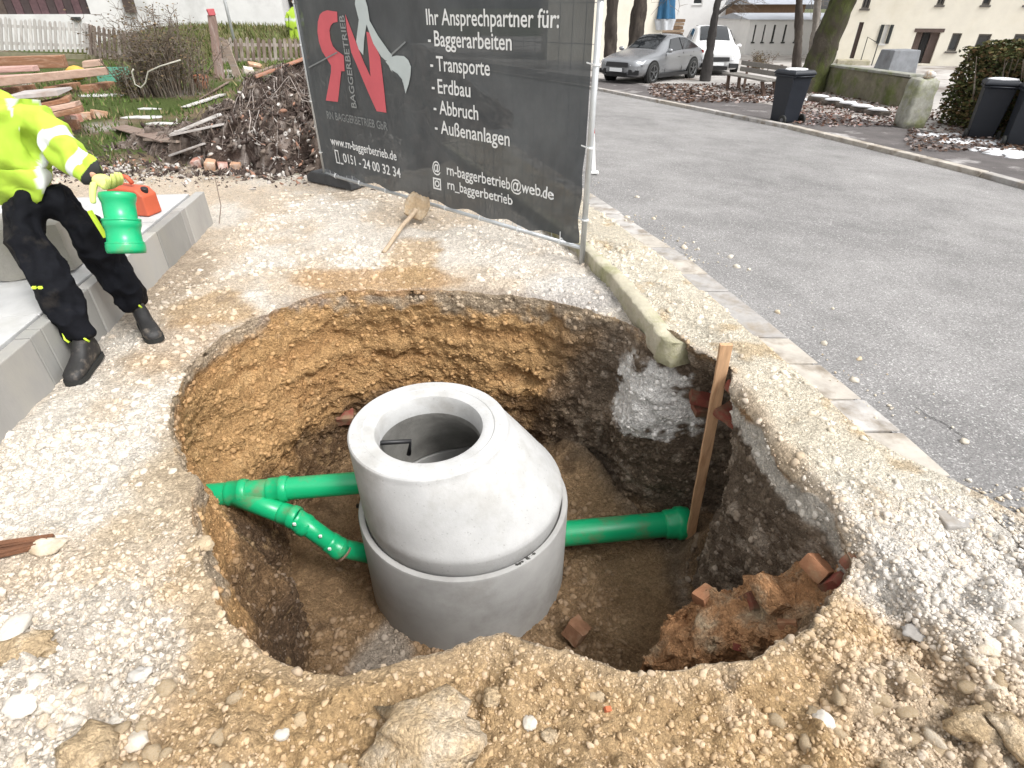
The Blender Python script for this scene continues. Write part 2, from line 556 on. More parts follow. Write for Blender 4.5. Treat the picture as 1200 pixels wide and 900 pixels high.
    # tyre-wide hump of sand where the far bank was cut, little step behind the far rim
    V[:, 2] += np.where(ou, 0.030 * np.exp(-((V[:, 1] - (3.98 - 0.10 * (V[:, 0] + .8) ** 2)) / 0.05) ** 2) * sstep(-1.7, -1.2, V[:, 0]) * sstep(0.1, -0.3, V[:, 0]) * (0.6 + n2), 0)
    V[:, 2] += np.where(ou, -0.05 * np.exp(-(t / 0.16) ** 2) * sstep(2.6, 3.0, V[:, 1]), 0)
    # --- real soil colours
    N = len(V)
    x, y, z = V.T
    c = np.tile(np.array([0.585, 0.495, 0.395]), (N, 1))
    m1 = np.zeros(N); m1[near] = fbm(V[near], 1.1, 5, 77)
    m2 = np.zeros(N); m2[near] = fbm(V[near], 4.5, 4, 87)
    m3 = np.zeros(N); m3[near] = fbm(V[near], 16, 3, 97)
    white = np.array([0.64, 0.585, 0.515]); tan = np.array([0.43, 0.290, 0.150]); ochre = np.array([0.41, 0.250, 0.115])
    greyb = np.array([0.30, 0.235, 0.185]); brown = np.array([0.175, 0.106, 0.054]); dark = np.array([0.095, 0.060, 0.036])
    humus = np.array([0.145, 0.110, 0.080]); chalk = np.array([0.72, 0.70, 0.67])
    c = mixc(c, white, sstep(-0.1, 0.5, m1 + 0.35 * m2))
    c = mixc(c, [0.47, 0.375, 0.275], sstep(0.15, 0.6, -m1 + 0.4 * m3) * 0.55)
    def spot(px, py, rx, ry, col, s=1.0, w=0.35):
        nonlocal c
        q = g(px, py, 0)
        d = ((x - q[0]) / rx) ** 2 + ((y - q[1]) / ry) ** 2
        c = mixc(c, col, sstep(1.3, 0.35, d + w * (m2 * 1.2 + m1 + 0.5 * m3)) * s * ou)
    # fresh sand thrown round the rim and in the foreground
    spot(620, 850, 0.95, 0.48, tan, 0.95)
    spot(1000, 820, 0.50, 0.36, tan, 0.9)
    spot(290, 840, 0.40, 0.26, tan, 0.75)
    spot(230, 720, 0.22, 0.34, [0.42, 0.30, 0.17], 0.7)
    spot(200, 570, 0.22, 0.5, [0.44, 0.34, 0.22], 0.6)
    spot(250, 360, 0.30, 0.28, tan, 0.7)
    spot(210, 400, 0.25, 0.35, ochre, 0.45)
    spot(440, 325, 0.60, 0.22, ochre, 0.75)
    spot(480, 300, 0.30, 0.5, tan, 0.7)
    spot(180, 330, 0.45, 0.6, [0.34, 0.27, 0.20], 0.7)
    spot(520, 350, 1.4, 0.20, greyb, 0.7)
    spot(690, 340, 0.45, 0.35, [0.50, 0.49, 0.48], 0.6)
    spot(60, 800, 0.40, 0.35, white, 0.7)
    spot(1080, 640, 0.35, 0.45, [0.62, 0.60, 0.57], 0.8)
    spot(1100, 840, 0.35, 0.22, [0.50, 0.43, 0.35], 0.5)
    # verge: pale yellowish dust
    vz = sstep(cline(y) + 0.0, cline(y) + 0.08, x) * ou * sstep(1.2, 1.8, y)
    c = mixc(c, mixc(np.tile([0.60, 0.545, 0.44], (N, 1)), [0.46, 0.36, 0.23], sstep(0.1, 0.7, m2 + 0.4 * m3)), vz * 0.85)
    dirt = np.exp(-((x - (edge(y) - 0.42)) / 0.07) ** 2) * sstep(0.0, 0.4, m2 + 0.3 * m3 + 0.2)
    c = mixc(c, [0.10, 0.085, 0.07], dirt * vz * 0.3)
    # yard: grass, dark earth
    yard = ou * sstep(6.6, 7.6, y + 0.5 * m2) * sstep(-1.0, -2.4, x + 0.10 * (y - 7))
    gn = np.zeros(N); far = ou & (y > 5) & (y < 60); gn[far] = fbm(V[far], 0.9, 4, 61)
    cy = mixc(np.tile([0.075, 0.10, 0.030], (N, 1)), [0.17, 0.13, 0.085], sstep(-0.15, 0.35, gn))
    cy = mixc(cy, [0.45, 0.42, 0.39], sstep(0.55, 0.8, gn) * 0.8)
    c = c * (1 - yard[:, None]) + cy * yard[:, None]
    beyond = ou * sstep(30, 40, y)
    c = mixc(c, [0.10, 0.11, 0.06], beyond)
    # the wall of the pit
    dep = (np.tile(zr, nF + nW + nO) - z)
    wc = mixc(np.tile([0.38, 0.30, 0.215], (N, 1)), greyb, sstep(-.1, .4, m2) * sstep(2.6, 3.1, y))
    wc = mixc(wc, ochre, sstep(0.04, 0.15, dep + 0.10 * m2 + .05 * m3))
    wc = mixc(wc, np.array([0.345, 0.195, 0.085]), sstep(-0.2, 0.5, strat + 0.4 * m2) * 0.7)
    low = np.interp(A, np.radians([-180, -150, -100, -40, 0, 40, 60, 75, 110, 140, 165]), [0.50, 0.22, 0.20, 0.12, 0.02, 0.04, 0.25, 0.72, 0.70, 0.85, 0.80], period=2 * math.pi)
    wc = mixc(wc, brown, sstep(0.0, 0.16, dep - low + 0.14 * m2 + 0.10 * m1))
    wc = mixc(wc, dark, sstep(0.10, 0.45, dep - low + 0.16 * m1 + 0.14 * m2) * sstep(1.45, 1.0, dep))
    wc = mixc(wc, tan, sstep(0.35, 0.7, m3 + m2 * 0.4) * 0.35)
    hum = np.interp(A, np.radians([-70, -45, -25, 20, 52, 62, 74]), [0, 0.5, 1, 1, 1, 0.6, 0], left=0, right=0)
    hc = mixc(np.tile(humus, (N, 1)), [0.22, 0.17, 0.125], sstep(-0.15, 0.5, m2 + 0.5 * m3))
    hc = mixc(hc, [0.30, 0.25, 0.20], sstep(0.42, 0.7, m3 + 0.3 * m2) * 0.8)
    wc = mixc(wc, hc, hum * sstep(0.02, 0.1, dep + 0.04 * m2))
    # old mortar smeared on the buried wall (far right)
    ch = np.exp(-((A - 0.61) / 0.20) ** 2 - ((dep - 0.44) / 0.32) ** 2)
    wc = mixc(wc, chalk, sstep(0.26, 0.46, ch * 0.72 + 0.30 * m2 + 0.26 * m3 + 0.26 * strat) * sstep(.12, .35, ch))
    ch2 = np.exp(-((A - 0.15) / 0.10) ** 2 - ((dep - 0.10) / 0.08) ** 2) + np.exp(-((A + 0.25) / 0.35) ** 2 - ((dep - 0.06) / 0.07) ** 2)
    wc = mixc(wc, [.56, .52, .46], sstep(0.35, 0.65, ch2 + 0.3 * m2) * sstep(.1, .3, ch2))
    fc = mixc(np.tile([0.235, 0.152, 0.084], (N, 1)), [0.31, 0.21, 0.12], sstep(-0.3, 0.5, m1 + 0.5 * m2))
    fc = mixc(fc, dark, sstep(0.35, 0.75, m2 - 0.3 * m1) * 0.7)
    gr = np.exp(-((x + 0.72) / 0.22) ** 2 - ((y - 1.75) / 0.30) ** 2)
    fc = mixc(fc, [0.30, 0.265, 0.225], sstep(0.25, 0.7, gr + 0.25 * m2) * 0.75)
    blend = np.where(fl, sstep(0.86, 1.0, t) * 0.8, 1.0)
    wf = wc * blend[:, None] + fc * (1 - blend[:, None])
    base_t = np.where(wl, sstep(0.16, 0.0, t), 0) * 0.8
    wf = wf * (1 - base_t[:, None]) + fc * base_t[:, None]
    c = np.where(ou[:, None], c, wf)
    edge_mix = np.where(ou, sstep(0.10, 0.0, t + 0.04 * m2) * 0.55, 0)
    rimc = mixc(np.tile([.43, .33, .22], (N, 1)), [.36, .29, .225], sstep(2.4, 3.0, y))
    c = c * (1 - edge_mix[:, None]) + rimc * edge_mix[:, None]
    c *= (1 + 0.10 * m3 + 0.05 * m2)[:, None]
    c = np.clip(c, 0.01, 0.78)
    # --- faces
    nR = nF + nW + nO
    i = np.arange(nR - 1)[:, None] * NA; j = np.arange(NA)[None, :]; j2 = (j + 1) % NA
    Q = np.stack([i + j, i + NA + j, i + NA + j2, i + j2], -1).reshape(-1, 4)[:, ::-1]
    centre = len(V)
    m = mat('soil', attr=True, rough=0.95, var=0.24, scale=45, bump=0.9, bscale=150, spec=0.12, bdist=0.013, pebble=((62, .16), (150, .20)))
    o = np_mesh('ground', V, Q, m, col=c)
    bm = bmesh.new(); bm.from_mesh(o.data); bm.verts.ensure_lookup_table()
    f = bm.faces.new([bm.verts[k] for k in range(NA)])
    if f.normal.z < 0: f.normal_flip()
    bm.to_mesh(o.data); bm.free()
    tag(o, kind='structure')
    return o, V, c, Z, A, Q
ground, GV, GC, GZ, GA, GQ = build_ground()
_q = GQ[(np.hypot(GV[GQ[:, 0], 0], GV[GQ[:, 0], 1] - 2) < 12)]
BVH = BVHTree.FromPolygons([tuple(p) for p in GV.tolist()], _q.tolist())
def hit(px, py):
    d = Vector(ray(px, py)).normalized()
    r = BVH.ray_cast(Vector(EYE), d)
    return (np.array(r[0]), np.array(r[1])) if r[0] is not None else (g(px, py, 0), np.array([0, 0, 1.0]))
def drop(x, y, default=0.0):
    r = BVH.ray_cast(Vector((x, y, 5)), Vector((0, 0, -1)))
    return r[0].z if r[0] is not None else default

# ------------------------------------------------------------------ gravel and stones
PALETTE = np.array([[0.62, 0.585, 0.54], [0.52, 0.47, 0.41], [0.48, 0.40, 0.30], [0.42, 0.32, 0.21], [0.36, 0.33, 0.30], [0.60, 0.53, 0.43], [0.30, 0.25, 0.20]])
def build_gravel():
    tri = GQ
    p0, p1, p2 = GV[tri[:, 0]], GV[tri[:, 1]], GV[tri[:, 3]]
    n = np.cross(p1 - p0, p2 - p0)
    area = np.linalg.norm(n, axis=1)
    ctr = GV[tri].mean(1)
    zz = GZ[tri[:, 0], 0]; tt = GZ[tri[:, 0], 1]; aa = GA[tri[:, 0]]
    x, y = ctr[:, 0], ctr[:, 1]
    e = edge(y)
    dist = np.linalg.norm(ctr - EYE, axis=1)
    noise = np.zeros(len(ctr)); nr = dist < 9
    noise[nr] = fbm(ctr[nr], 2.2, 3, 131)
    den = np.zeros(len(ctr))
    lot = (zz == 2) & (x < e - 0.06) & (x > -2.5) & (y < 6.2) & (y > 0.25)
    den[lot] = 0.35
    den[lot & (y < 2.2)] = 1.0
    den[lot & (y < 1.3)] = 1.7
    den[lot & (x > 0.9) & (y < 1.55)] = 3.2
    den[lot & (x < -0.6) & (y < 1.1)] = 2.6
    den[lot & (x > cline(y)) & (y > 1.8)] = 0.30
    den *= np.clip(0.75 + 1.1 * noise, 0.08, 2.2)
    fl = (zz == 0); den[fl] = 0.75 * np.clip(0.6 + 1.2 * noise[fl], 0.05, 2)
    wl = (zz == 1) & (np.abs(aa) < 0.9); den[wl] = 0.4
    wl = (zz == 1) & (np.abs(aa) >= 0.9); den[wl] = 0.3
    sp2_ = (zz == 2) & (x >= e - .06) & (x < e + .6) & (y > 1.5) & (y < 7)
    den[sp2_] = .07 * np.exp(-(x[sp2_] - e[sp2_]) / .2) * np.clip(.4 + 1.5 * noise[sp2_], 0, 2)
    spill = (zz == 2) & (x >= e - 0.06) & (x < e + 0.35) & (y > 0.3) & (y < 1.75)
    den[spill] = 2.2 * np.clip(1 - (x[spill] - e[spill]) / 0.4, 0, 1) * sstep(1.75, 1.2, y[spill])
    pxa = np.abs(x / np.maximum(y * 0.832 + (H - ctr[:, 2]) * 0.554, .1)) < 0.98
    wgt = area * den * pxa
    wgt /= wgt.sum()
    shapes_lo = [stone_shape(ICO1, 300 + i, 0.3, 0.6) for i in range(8)]
    shapes_hi = [stone_shape(ICO2, 400 + i, 0.35, 0.65, angular=2) for i in range(10)]
    Vs, Ts, Cs = [], [], []
    off = 0
    big = []
    N = 62000
    pick = rng.choice(len(ctr), N, p=wgt)
    size = 0.0027 * (1 - rng.random(N)) ** (-0.60)
    size = np.clip(size, 0.0022, 0.0185)
    far = dist[pick]
    size *= np.clip(0.75 + 0.18 * far, 0.9, 1.6)
    for k, s in zip(pick, size):
        nn = n[k] / max(area[k], 1e-12)
        pos = ctr[k] + (rng.random(3) - 0.5) * 0.012 * np.array([1, 1, 0])
        if zz[k] == 2 and pos[1] < 1.35 and (pos[0] < -.4 or pos[0] > .7): s *= rng.uniform(1.05, 1.55)
        if zz[k] == 1: s = min(s, 0.02)
        if pos[0] > e[k] - 0.06: pos[2] = max(pos[2], float(street_z(pos[0], pos[1])) + 0.002)
        pxs = 661 * 2 * s / far_d(pos)
        colr = PALETTE[rng.choice(7, p=[.26, .19, .16, .12, .1, .12, .05])] * rng.uniform(0.8, 1.15)
        gcol = GC[tri[k, 0]]
        tz_ = gcol[0] - gcol[2] > .2
        q_ = 0.18 if tz_ else (.50 if pos[1] < 1.7 else .30)
        if pxs > 9: q_ = .22 if tz_ else .42
        colr = q_ * colr + (1 - q_) * gcol * 1.06
        if zz[k] != 2: colr = 0.16 * colr + 0.84 * gcol
        if pxs > 13 and zz[k] == 2:
            big.append((pxs, pos, s, colr)); continue
        V, T = (shapes_hi if pxs > 6 else shapes_lo)[rng.integers(8)]
        W = (V * s) @ rotm_flat(rng, nn).T + pos + nn * s * 0.12
        Vs.append(W); Ts.append(T + off); off += len(W)
        Cs.append(np.tile(colr, (len(W), 1)))
    o = np_mesh('gravel', np.concatenate(Vs), np.concatenate(Ts), mat('pebble', attr=True, rough=0.9, var=0.18, scale=60, bump=0.35, bscale=220, spec=0.2, bdist=0.004), col=np.concatenate(Cs), smooth=True)
    tag(o, kind='stuff')
    big.sort(key=lambda b: -b[0])
    stones(big[:286])
def far_d(p): return max(0.25, p[1] * math.cos(PITCH) + (H - p[2]) * math.sin(PITCH))
def rotm_flat(r, nn):
    a = r.uniform(0, 2 * math.pi)
    z = nn + r.normal(size=3) * 0.25; z /= np.linalg.norm(z)
    h = np.array([math.cos(a), math.sin(a), 0]); xx = h - z * (h @ z); xx /= np.linalg.norm(xx)
    return np.stack([xx, np.cross(z, xx), z], 1)
STONE_MATS = [mat('stone_white', (0.60, 0.555, 0.49), 0.9, 0.22, 14, 0.4, 60, color2=(0.42, 0.36, 0.28), c2lo=0.5, c2hi=0.7, c2scale=5, spec=0.2),
              mat('stone_beige', (0.55, 0.48, 0.385), 0.9, 0.22, 14, 0.4, 60, color2=(0.36, 0.25, 0.13), c2lo=0.5, c2hi=0.7, c2scale=5, spec=0.2),
              mat('stone_tan', (0.47, 0.37, 0.25), 0.95, 0.25, 14, 0.6, 60, color2=(0.40, 0.28, 0.15), c2lo=0.5, c2hi=0.7, c2scale=5, spec=0.15),
              mat('stone_grey', (0.38, 0.355, 0.33), 0.9, 0.22, 14, 0.4, 60, color2=(0.5, 0.47, 0.42), c2lo=0.5, c2hi=0.7, c2scale=5, spec=0.2)]
STONE_MESH = {}
def stone_mesh(kind, mi):
    if (kind, mi) not in STONE_MESH:
        V, T = stone_shape(ICO2, 500 + kind, 0.5, 0.6, angular=5)
        me = bpy.data.meshes.new('stone')
        me.from_pydata(V.tolist(), [], T.tolist())
        me.materials.append(STONE_MATS[mi])
        me.polygons.foreach_set('use_smooth', [True] * len(me.polygons))
        STONE_MESH[(kind, mi)] = me
    return STONE_MESH[(kind, mi)]
def stones(lst):
    for pxs, pos, s, colr in lst:
        lum = colr.mean(); sat = colr[0] - colr[2]
        mi = 2 if sat > 0.19 else (0 if lum > 0.47 else (3 if sat < 0.09 else 1))
        o = bpy.data.objects.new('stone', stone_mesh(int(rng.integers(9)), mi))
        COL.objects.link(o)
        o.parent = ground
        o.location = pos + np.array([0, 0, -s * 0.08])
        o.rotation_euler = (rng.normal() * 0.3, rng.normal() * 0.3, rng.uniform(0, 6.28))
        o.scale = (s, s, s)
build_gravel()

def clod(px, py, wpx, hpx, mi, seed, flat=0.6, name='clod', rough=0.4, sink=0.25):
    """a large lump lying where the picture shows one"""
    p, nn = hit(px, py)
    d = far_d(p)
    rx = 0.5 * wpx * d / F
    V, T = stone_shape(ICO3, seed, rough, flat)
    V = V * (1 + 0.16 * fbm(V, 4, 3, seed + 1) + 0.09 * fbm(V, 11, 3, seed + 2))[:, None]
    ry = 0.5 * hpx * d / F * 1.15
    V = V / np.abs(V).max(0) * np.array([rx, ry, min(rx, ry) * flat])
    V = V + p + np.array([0, 0, min(rx, ry) * flat * (1 - 2 * sink) * 0.5])
    o = np_mesh(name, V, T, STONE_MATS[mi], parent=ground)
    return o
STONE_MATS.append(mat('clod_soil', (0.46, 0.345, 0.215), 0.95, 0.25, 14, 0.9, 90, color2=(0.54, 0.45, 0.34), c2lo=0.45, c2hi=0.65, c2scale=9, spec=0.12, bdist=.010, pebble=((70, .16), (160, .22))))
CLOD_MESH = []
for k in range(7):
    V_, T_ = stone_shape(ICO3, 700 + k, 0.45, 0.75, angular=3)
    V_ = V_ * (1 + 0.14 * fbm(V_, 4, 3, 710 + k) + 0.08 * fbm(V_, 11, 3, 720 + k))[:, None]
    me_ = bpy.data.meshes.new('clod'); me_.from_pydata(V_.tolist(), [], T_.tolist()); me_.materials.append(STONE_MATS[4]); me_.polygons.foreach_set('use_smooth', [True] * len(me_.polygons)); CLOD_MESH.append(me_)
rc = np.random.default_rng(4242)
for k in range(95):
    px_ = rc.uniform(330, 1190) if k % 3 else rc.uniform(0, 420)
    py_ = rc.uniform(800, 900)
    if px_ > 900: py_ = rc.uniform(700 + (1200 - px_) * .25, 900)
    if px_ < 330: py_ = rc.uniform(690, 900)
    p_, n_ = hit(px_, py_)
    if n_[2] < .6 or p_[2] < -.12: continue
    s_ = .5 * min(40, 11 * (1 - rc.random()) ** -.5) * far_d(p_) / F
    o_ = bpy.data.objects.new('clod', CLOD_MESH[k % 7]); COL.objects.link(o_); o_.parent = ground
    o_.location = p_ + np.array([0, 0, s_ * .34]); o_.scale = (s_, s_, s_ * .85); o_.rotation_euler = (rc.normal() * .4, rc.normal() * .4, rc.uniform(0, 6.28))
clod(505, 868, 165, 95, 4, 21, 0.62, sink=.08)
clod(112, 880, 75, 60, 4, 22, 0.7, sink=.1)
clod(30, 762, 90, 60, 4, 23, 0.5)
clod(27, 826, 42, 32, 0, 24, 0.5, 'stone', 0.2)
clod(18, 740, 34, 42, 0, 25, 0.5, 'stone', 0.2)
clod(160, 870, 30, 24, 0, 26, 0.6, 'stone', 0.2)
clod(621, 848, 18, 17, 0, 27, 0.6, 'stone', 0.12)
clod(578, 818, 30, 22, 4, 28, 0.7)
clod(644, 865, 24, 22, 4, 29, 0.7)
clod(1140, 858, 80, 50, 4, 30, 0.7, sink=.1)
clod(965, 845, 26, 22, 0, 31, 0.6, 'stone', 0.2)
clod(1030, 795, 20, 18, 2, 32, 0.6)
clod(1075, 742, 40, 26, 3, 33, 0.25, 'stone', 0.2)
clod(1190, 870, 40, 60, 4, 34, 0.8, sink=.1)
clod(60, 640, 46, 26, 1, 35, 0.45)
clod(165, 792, 28, 20, 3, 36, 0.6)
clod(330, 862, 20, 15, 0, 37, 0.6, 'stone', 0.2)
clod(350, 845, 26, 20, 2, 38, 0.6)
clod(700, 820, 26, 18, 2, 39, 0.7)
clod(240, 640, 26, 22, 2, 40, 0.6)

# ------------------------------------------------------------------ concrete manhole shaft
M_CONC = mat('concrete', (0.47, 0.47, 0.465), 0.85, 0.13, 5.0, 0.4, 70, color2=(0.37, 0.36, 0.34), c2lo=0.48, c2hi=0.70, c2scale=3.2, speck=(150, 0.982, (0.24, 0.235, 0.225)), spec=0.3, bdist=0.004)
M_CONC2 = mat('concrete_dark', (0.36, 0.355, 0.345), 0.8, 0.16, 3.5, 0.25, 80, color2=(0.25, 0.24, 0.225), c2lo=0.5, c2hi=0.75, c2scale=2.6, spec=0.35, bdist=0.004)  # darker concrete, used on the whole lower ring
M_BLACK = mat('black_plastic', (0.012, 0.012, 0.013), 0.45, 0.1, 8)
def build_shaft():
    cx, cy, zb, zs, zt = -0.287, 2.444, -1.46, -0.825, -0.275
    nx, ny = cx - 0.172, cy + 0.022
    root = empty('manhole_shaft', (cx, cy, zb), 'pale grey concrete manhole cone on a ring, open at the top, standing in the pit', 'manhole shaft')
    def loft(mb, rings, n=96, flip=False):
        k0 = len(mb.v)
        for (x, y, z, r) in rings:
            for j in range(n):
                a = 2 * math.pi * j / n
                mb.v.append((x + r * math.cos(a), y + r * math.sin(a), z))
        for i in range(len(rings) - 1):
            for j in range(n):
                q = [k0 + i * n + j, k0 + i * n + (j + 1) % n, k0 + (i + 1) * n + (j + 1) % n, k0 + (i + 1) * n + j]
                mb.f.append(q[::-1] if flip else q); mb.m.append(0)
    m = MB()
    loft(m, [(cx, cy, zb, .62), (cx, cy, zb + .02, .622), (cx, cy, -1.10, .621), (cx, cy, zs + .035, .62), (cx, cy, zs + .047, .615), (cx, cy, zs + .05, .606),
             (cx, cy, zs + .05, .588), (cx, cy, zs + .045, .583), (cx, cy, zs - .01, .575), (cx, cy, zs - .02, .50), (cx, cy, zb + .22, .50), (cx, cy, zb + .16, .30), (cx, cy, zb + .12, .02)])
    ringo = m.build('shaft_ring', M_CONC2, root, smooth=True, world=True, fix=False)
    m = MB()
    def lerp(t, r0, r1): return (cx + (nx - cx) * t, cy + (ny - cy) * t, zs + 0.135 + (zt - zs - 0.135) * t, r0 + (r1 - r0) * t)
    ring_list = [(cx, cy, zs + .002, .566), (cx, cy, zs + .012, .574), (cx, cy, zs + .10, .582)]
    def sm(t):   # rounded shoulder, straight flank, rounded collar
        return t
    for i in range(25):
        t = i / 24
        u = t + 0.055 * math.sin(math.pi * t) * (1 - t) ** 1.5
        x, y, z, r = lerp(t, .585, .44)
        tt = max(0, min(1, (t - 0.03) / 0.94)); tt = tt if tt > .12 else tt * tt / .24 + .06 * tt / .12; tt = tt - 0.015 * math.sin(math.pi * tt)
        ring_list.append((cx + (nx - cx) * tt, cy + (ny - cy) * tt, z, .585 + (.440 - .585) * tt))
    z1 = zt
    ring_list += [(nx, ny, z1 + .004, .438), (nx, ny, z1 + .010, .431), (nx, ny, z1 + .011, .366), (nx, ny, z1 + .006, .360), (nx, ny, z1 + .005, .318),
                  (nx, ny, z1 - .004, .298), (nx, ny, z1 - .03, .288), (nx, ny, z1 - .12, .286)]
    loft(m, ring_list, 112)
    cone = m.build('cone', M_CONC, root, smooth=True, world=True, fix=False)
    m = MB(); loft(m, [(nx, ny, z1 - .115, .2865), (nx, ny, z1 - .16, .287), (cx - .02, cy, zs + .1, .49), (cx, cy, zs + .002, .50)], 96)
    m.build('inner_wall', mat('concrete_inside_shaded', (.20, .195, .18), .75, .3, 5, .3, 60, color2=(.12, .115, .105), c2lo=.45, c2hi=.7, c2scale=3), root, smooth=True, world=True, fix=False)  # shade of the shaft's depth is put into this darker colour
    # sharp collar
    for o in (ringo, cone):
        e = o.modifiers.new('edges', 'EDGE_SPLIT'); e.split_angle = R(38)
    for k, zz in enumerate((-0.40, -0.66, -0.92)):
        m = MB()
        pa, pb = g(446, 519, zz) if k == 0 else g(446, 519, -.40), g(481, 517, -.40)
        pa, pb = pa * [1, 1, 0] + [0, 0, zz], pb * [1, 1, 0] + [0, 0, zz]
        out = (pa + pb) / 2 - np.array([nx, ny, zz]); out /= np.linalg.norm(out); out[2] = 0
        if k: pa, pb = pa + out * .12, pb + out * .12
        m.path([pa + out * .14, pa, pb, pb + out * .02 + np.array([.0, .0, -.10])] if k == 0 else [pa + out * .1, pa, pb, pb + out * .1], 0.014, 8)
        m.build('climbing_step', M_BLACK, root, smooth=True, world=True)
    # lifting pockets and dark stains low on the ring
    for a, w_, h_, z in ((R(288), .055, .04, zb + .075), (R(279), .03, .05, zb + .075)):
        m = MB()
        p = np.array([cx + .60 * math.cos(a), cy + .60 * math.sin(a), z])
        d = np.array([math.cos(a), math.sin(a), 0])
        m.ring(p, p + d, [(0.0, w_ * .5), (0.0235, w_ * .5), (0.0245, w_ * .42), (0.0245, 0.001)], 14)
        m.build('lifting_pocket', mat('dark_hole', (0.04, 0.038, 0.035), 0.9, 0.1), root, world=True)
    a = R(311)
    m = MB()
    for k in range(9):
        a = R(300 + k * 1.6)
        p = np.array([cx + .597 * math.cos(a), cy + .597 * math.sin(a), zs + .045])
        V, T = stone_shape(ICO1, 900 + k, .4, .6)
        m.add(V * np.array([.018, .018, .012]) + p, T.tolist())
    m.build('chipped_edge', mat('dark_hole'), root, world=True)
build_shaft()

# ------------------------------------------------------------------ green sewer pipes
M_GREEN = mat('green_pipe', (0.008, 0.37, 0.15), 0.3, 0.06, 5, color2=(0.15, 0.22, 0.11), c2lo=0.55, c2hi=0.75, c2scale=6, spec=0.5)
M_PRINT = mat('white_print', (0.7, 0.75, 0.7), 0.6, 0)
M_RUBBER = mat('rubber', (0.015, 0.016, 0.015), 0.7, 0)
def socket_prof(r, L=0.115):
    return [(0, r), (0.006, r * 1.07), (0.02, r * 1.09), (L * .58, r * 1.095), (L * .61, r * 1.16), (L * .68, r * 1.19), (L * .84, r * 1.19), (L * .91, r * 1.14), (L, r * 1.12), (L, r * 1.02)]
def build_pipes():
    A = gd(418, 566, 2.47); B = gd(250, 580, 2.36)
    d = (A - B) / np.linalg.norm(A - B)
    r = 0.067
    root = empty('inlet_pipe', B, 'green sewer pipe with Y branch entering the left side of the manhole', 'sewer pipe')
    m = MB(); m.ring(B - d * .1, A + d * .15, [(0, r), (np.linalg.norm(A - B) + .22, r)], 28)
    m.build('pipe', M_GREEN, root, True, world=True)
    L = np.linalg.norm(A - B)
    for s0 in (0.09, 0.37):
        m = MB(); m.ring(B + d * L * s0, A, [(q, w_) for q, w_ in socket_prof(r, .12)], 28)
        m.build('socket', M_GREEN, root, True, world=True)
    # print: small white tick on the pipe
    # branch
    rb = 0.057
    C0 = B + d * L * 0.10; C2 = gd(347, 607, 2.27); C3 = gd(395, 641, 2.26); C4 = gd(436, 650, 2.31)
    m = MB(); m.path([C0, C2], [rb, rb], 24, True); m.build('branch', M_GREEN, root, True, world=True)
    m = MB(); m.path([C2, C2 + (C3 - C2) * .5, C3, C3 + (C4 - C3) * .4, C4 + (C4 - C3) * .3], [rb * .98] * 5, 24)
    m.build('branch_bend', M_GREEN, root, True, world=True)
    d1 = (C2 - C0) / np.linalg.norm(C2 - C0); dd = (C3 - C2) / np.linalg.norm(C3 - C2)
    for q, v_ in ((C2 - d1 * .10, d1), (C2 - d1 * .02, dd), (C3 - dd * .07, dd)):
        m = MB(); m.ring(q, q + v_, socket_prof(rb, .11), 24); m.build('branch_socket', M_GREEN, root, True, world=True)
    m = MB(); q = C3 + dd * .045; m.ring(q, q + dd, [(0, rb * 1.16), (0.012, rb * 1.17), (0.018, rb * 1.02)], 24); m.build('seal_ring', mat('seal_brown', (0.25, 0.17, 0.12), 0.8, 0.1), root, True, world=True)
    # small white clips moulded on the pipes
    for q in (B + d * L * .36 + [0, -.075, -.02], C2 + dd * .02 + [0, -.06, .03], C3 - dd * .03 + [0, -.06, .03], C2 + (C3 - C2) * .55 + [.03, -.05, .04]):
        m = MB(); m.box(q, (.018, .012, .018)); m.build('clip', M_PRINT, root, world=True, bevel=.003)
    # outlet
    D = gd(655, 626, 2.56); E_ = gd(806, 612, 2.60)
    d = (E_ - D) / np.linalg.norm(E_ - D); L = np.linalg.norm(E_ - D)
    r = 0.083
    root = empty('outlet_pipe', D, 'green sewer pipe with open socket leaving the right side of the manhole', 'sewer pipe')
    m = MB(); m.ring(D - d * .1, E_, [(0, r), (L - .06, r), (L - .05, r * .97), (L - .3, r * .95)], 32)
    m.build('pipe', M_GREEN, root, True, world=True)
    m = MB(); q = E_ - d * .16
    m.ring(q, E_, [(0, r), (0.006, r * 1.10), (0.02, r * 1.15), (.075, r * 1.16), (.08, r * 1.27), (.092, r * 1.32), (.125, r * 1.32), (.137, r * 1.25), (.165, r * 1.22), (.167, r * 1.18), (.165, r * 1.10), (.06, r * 1.03), (.06, .001)], 32)
    m.build('socket', M_GREEN, root, True, world=True)
    m = MB(); q = E_ - d * .13
    m.ring(q, E_, [(0.115, r * 1.12), (0.10, r * 1.02), (0.085, r * 1.06)], 32)
    m.build('seal_ring', M_RUBBER, root, True, world=True)
build_pipes()

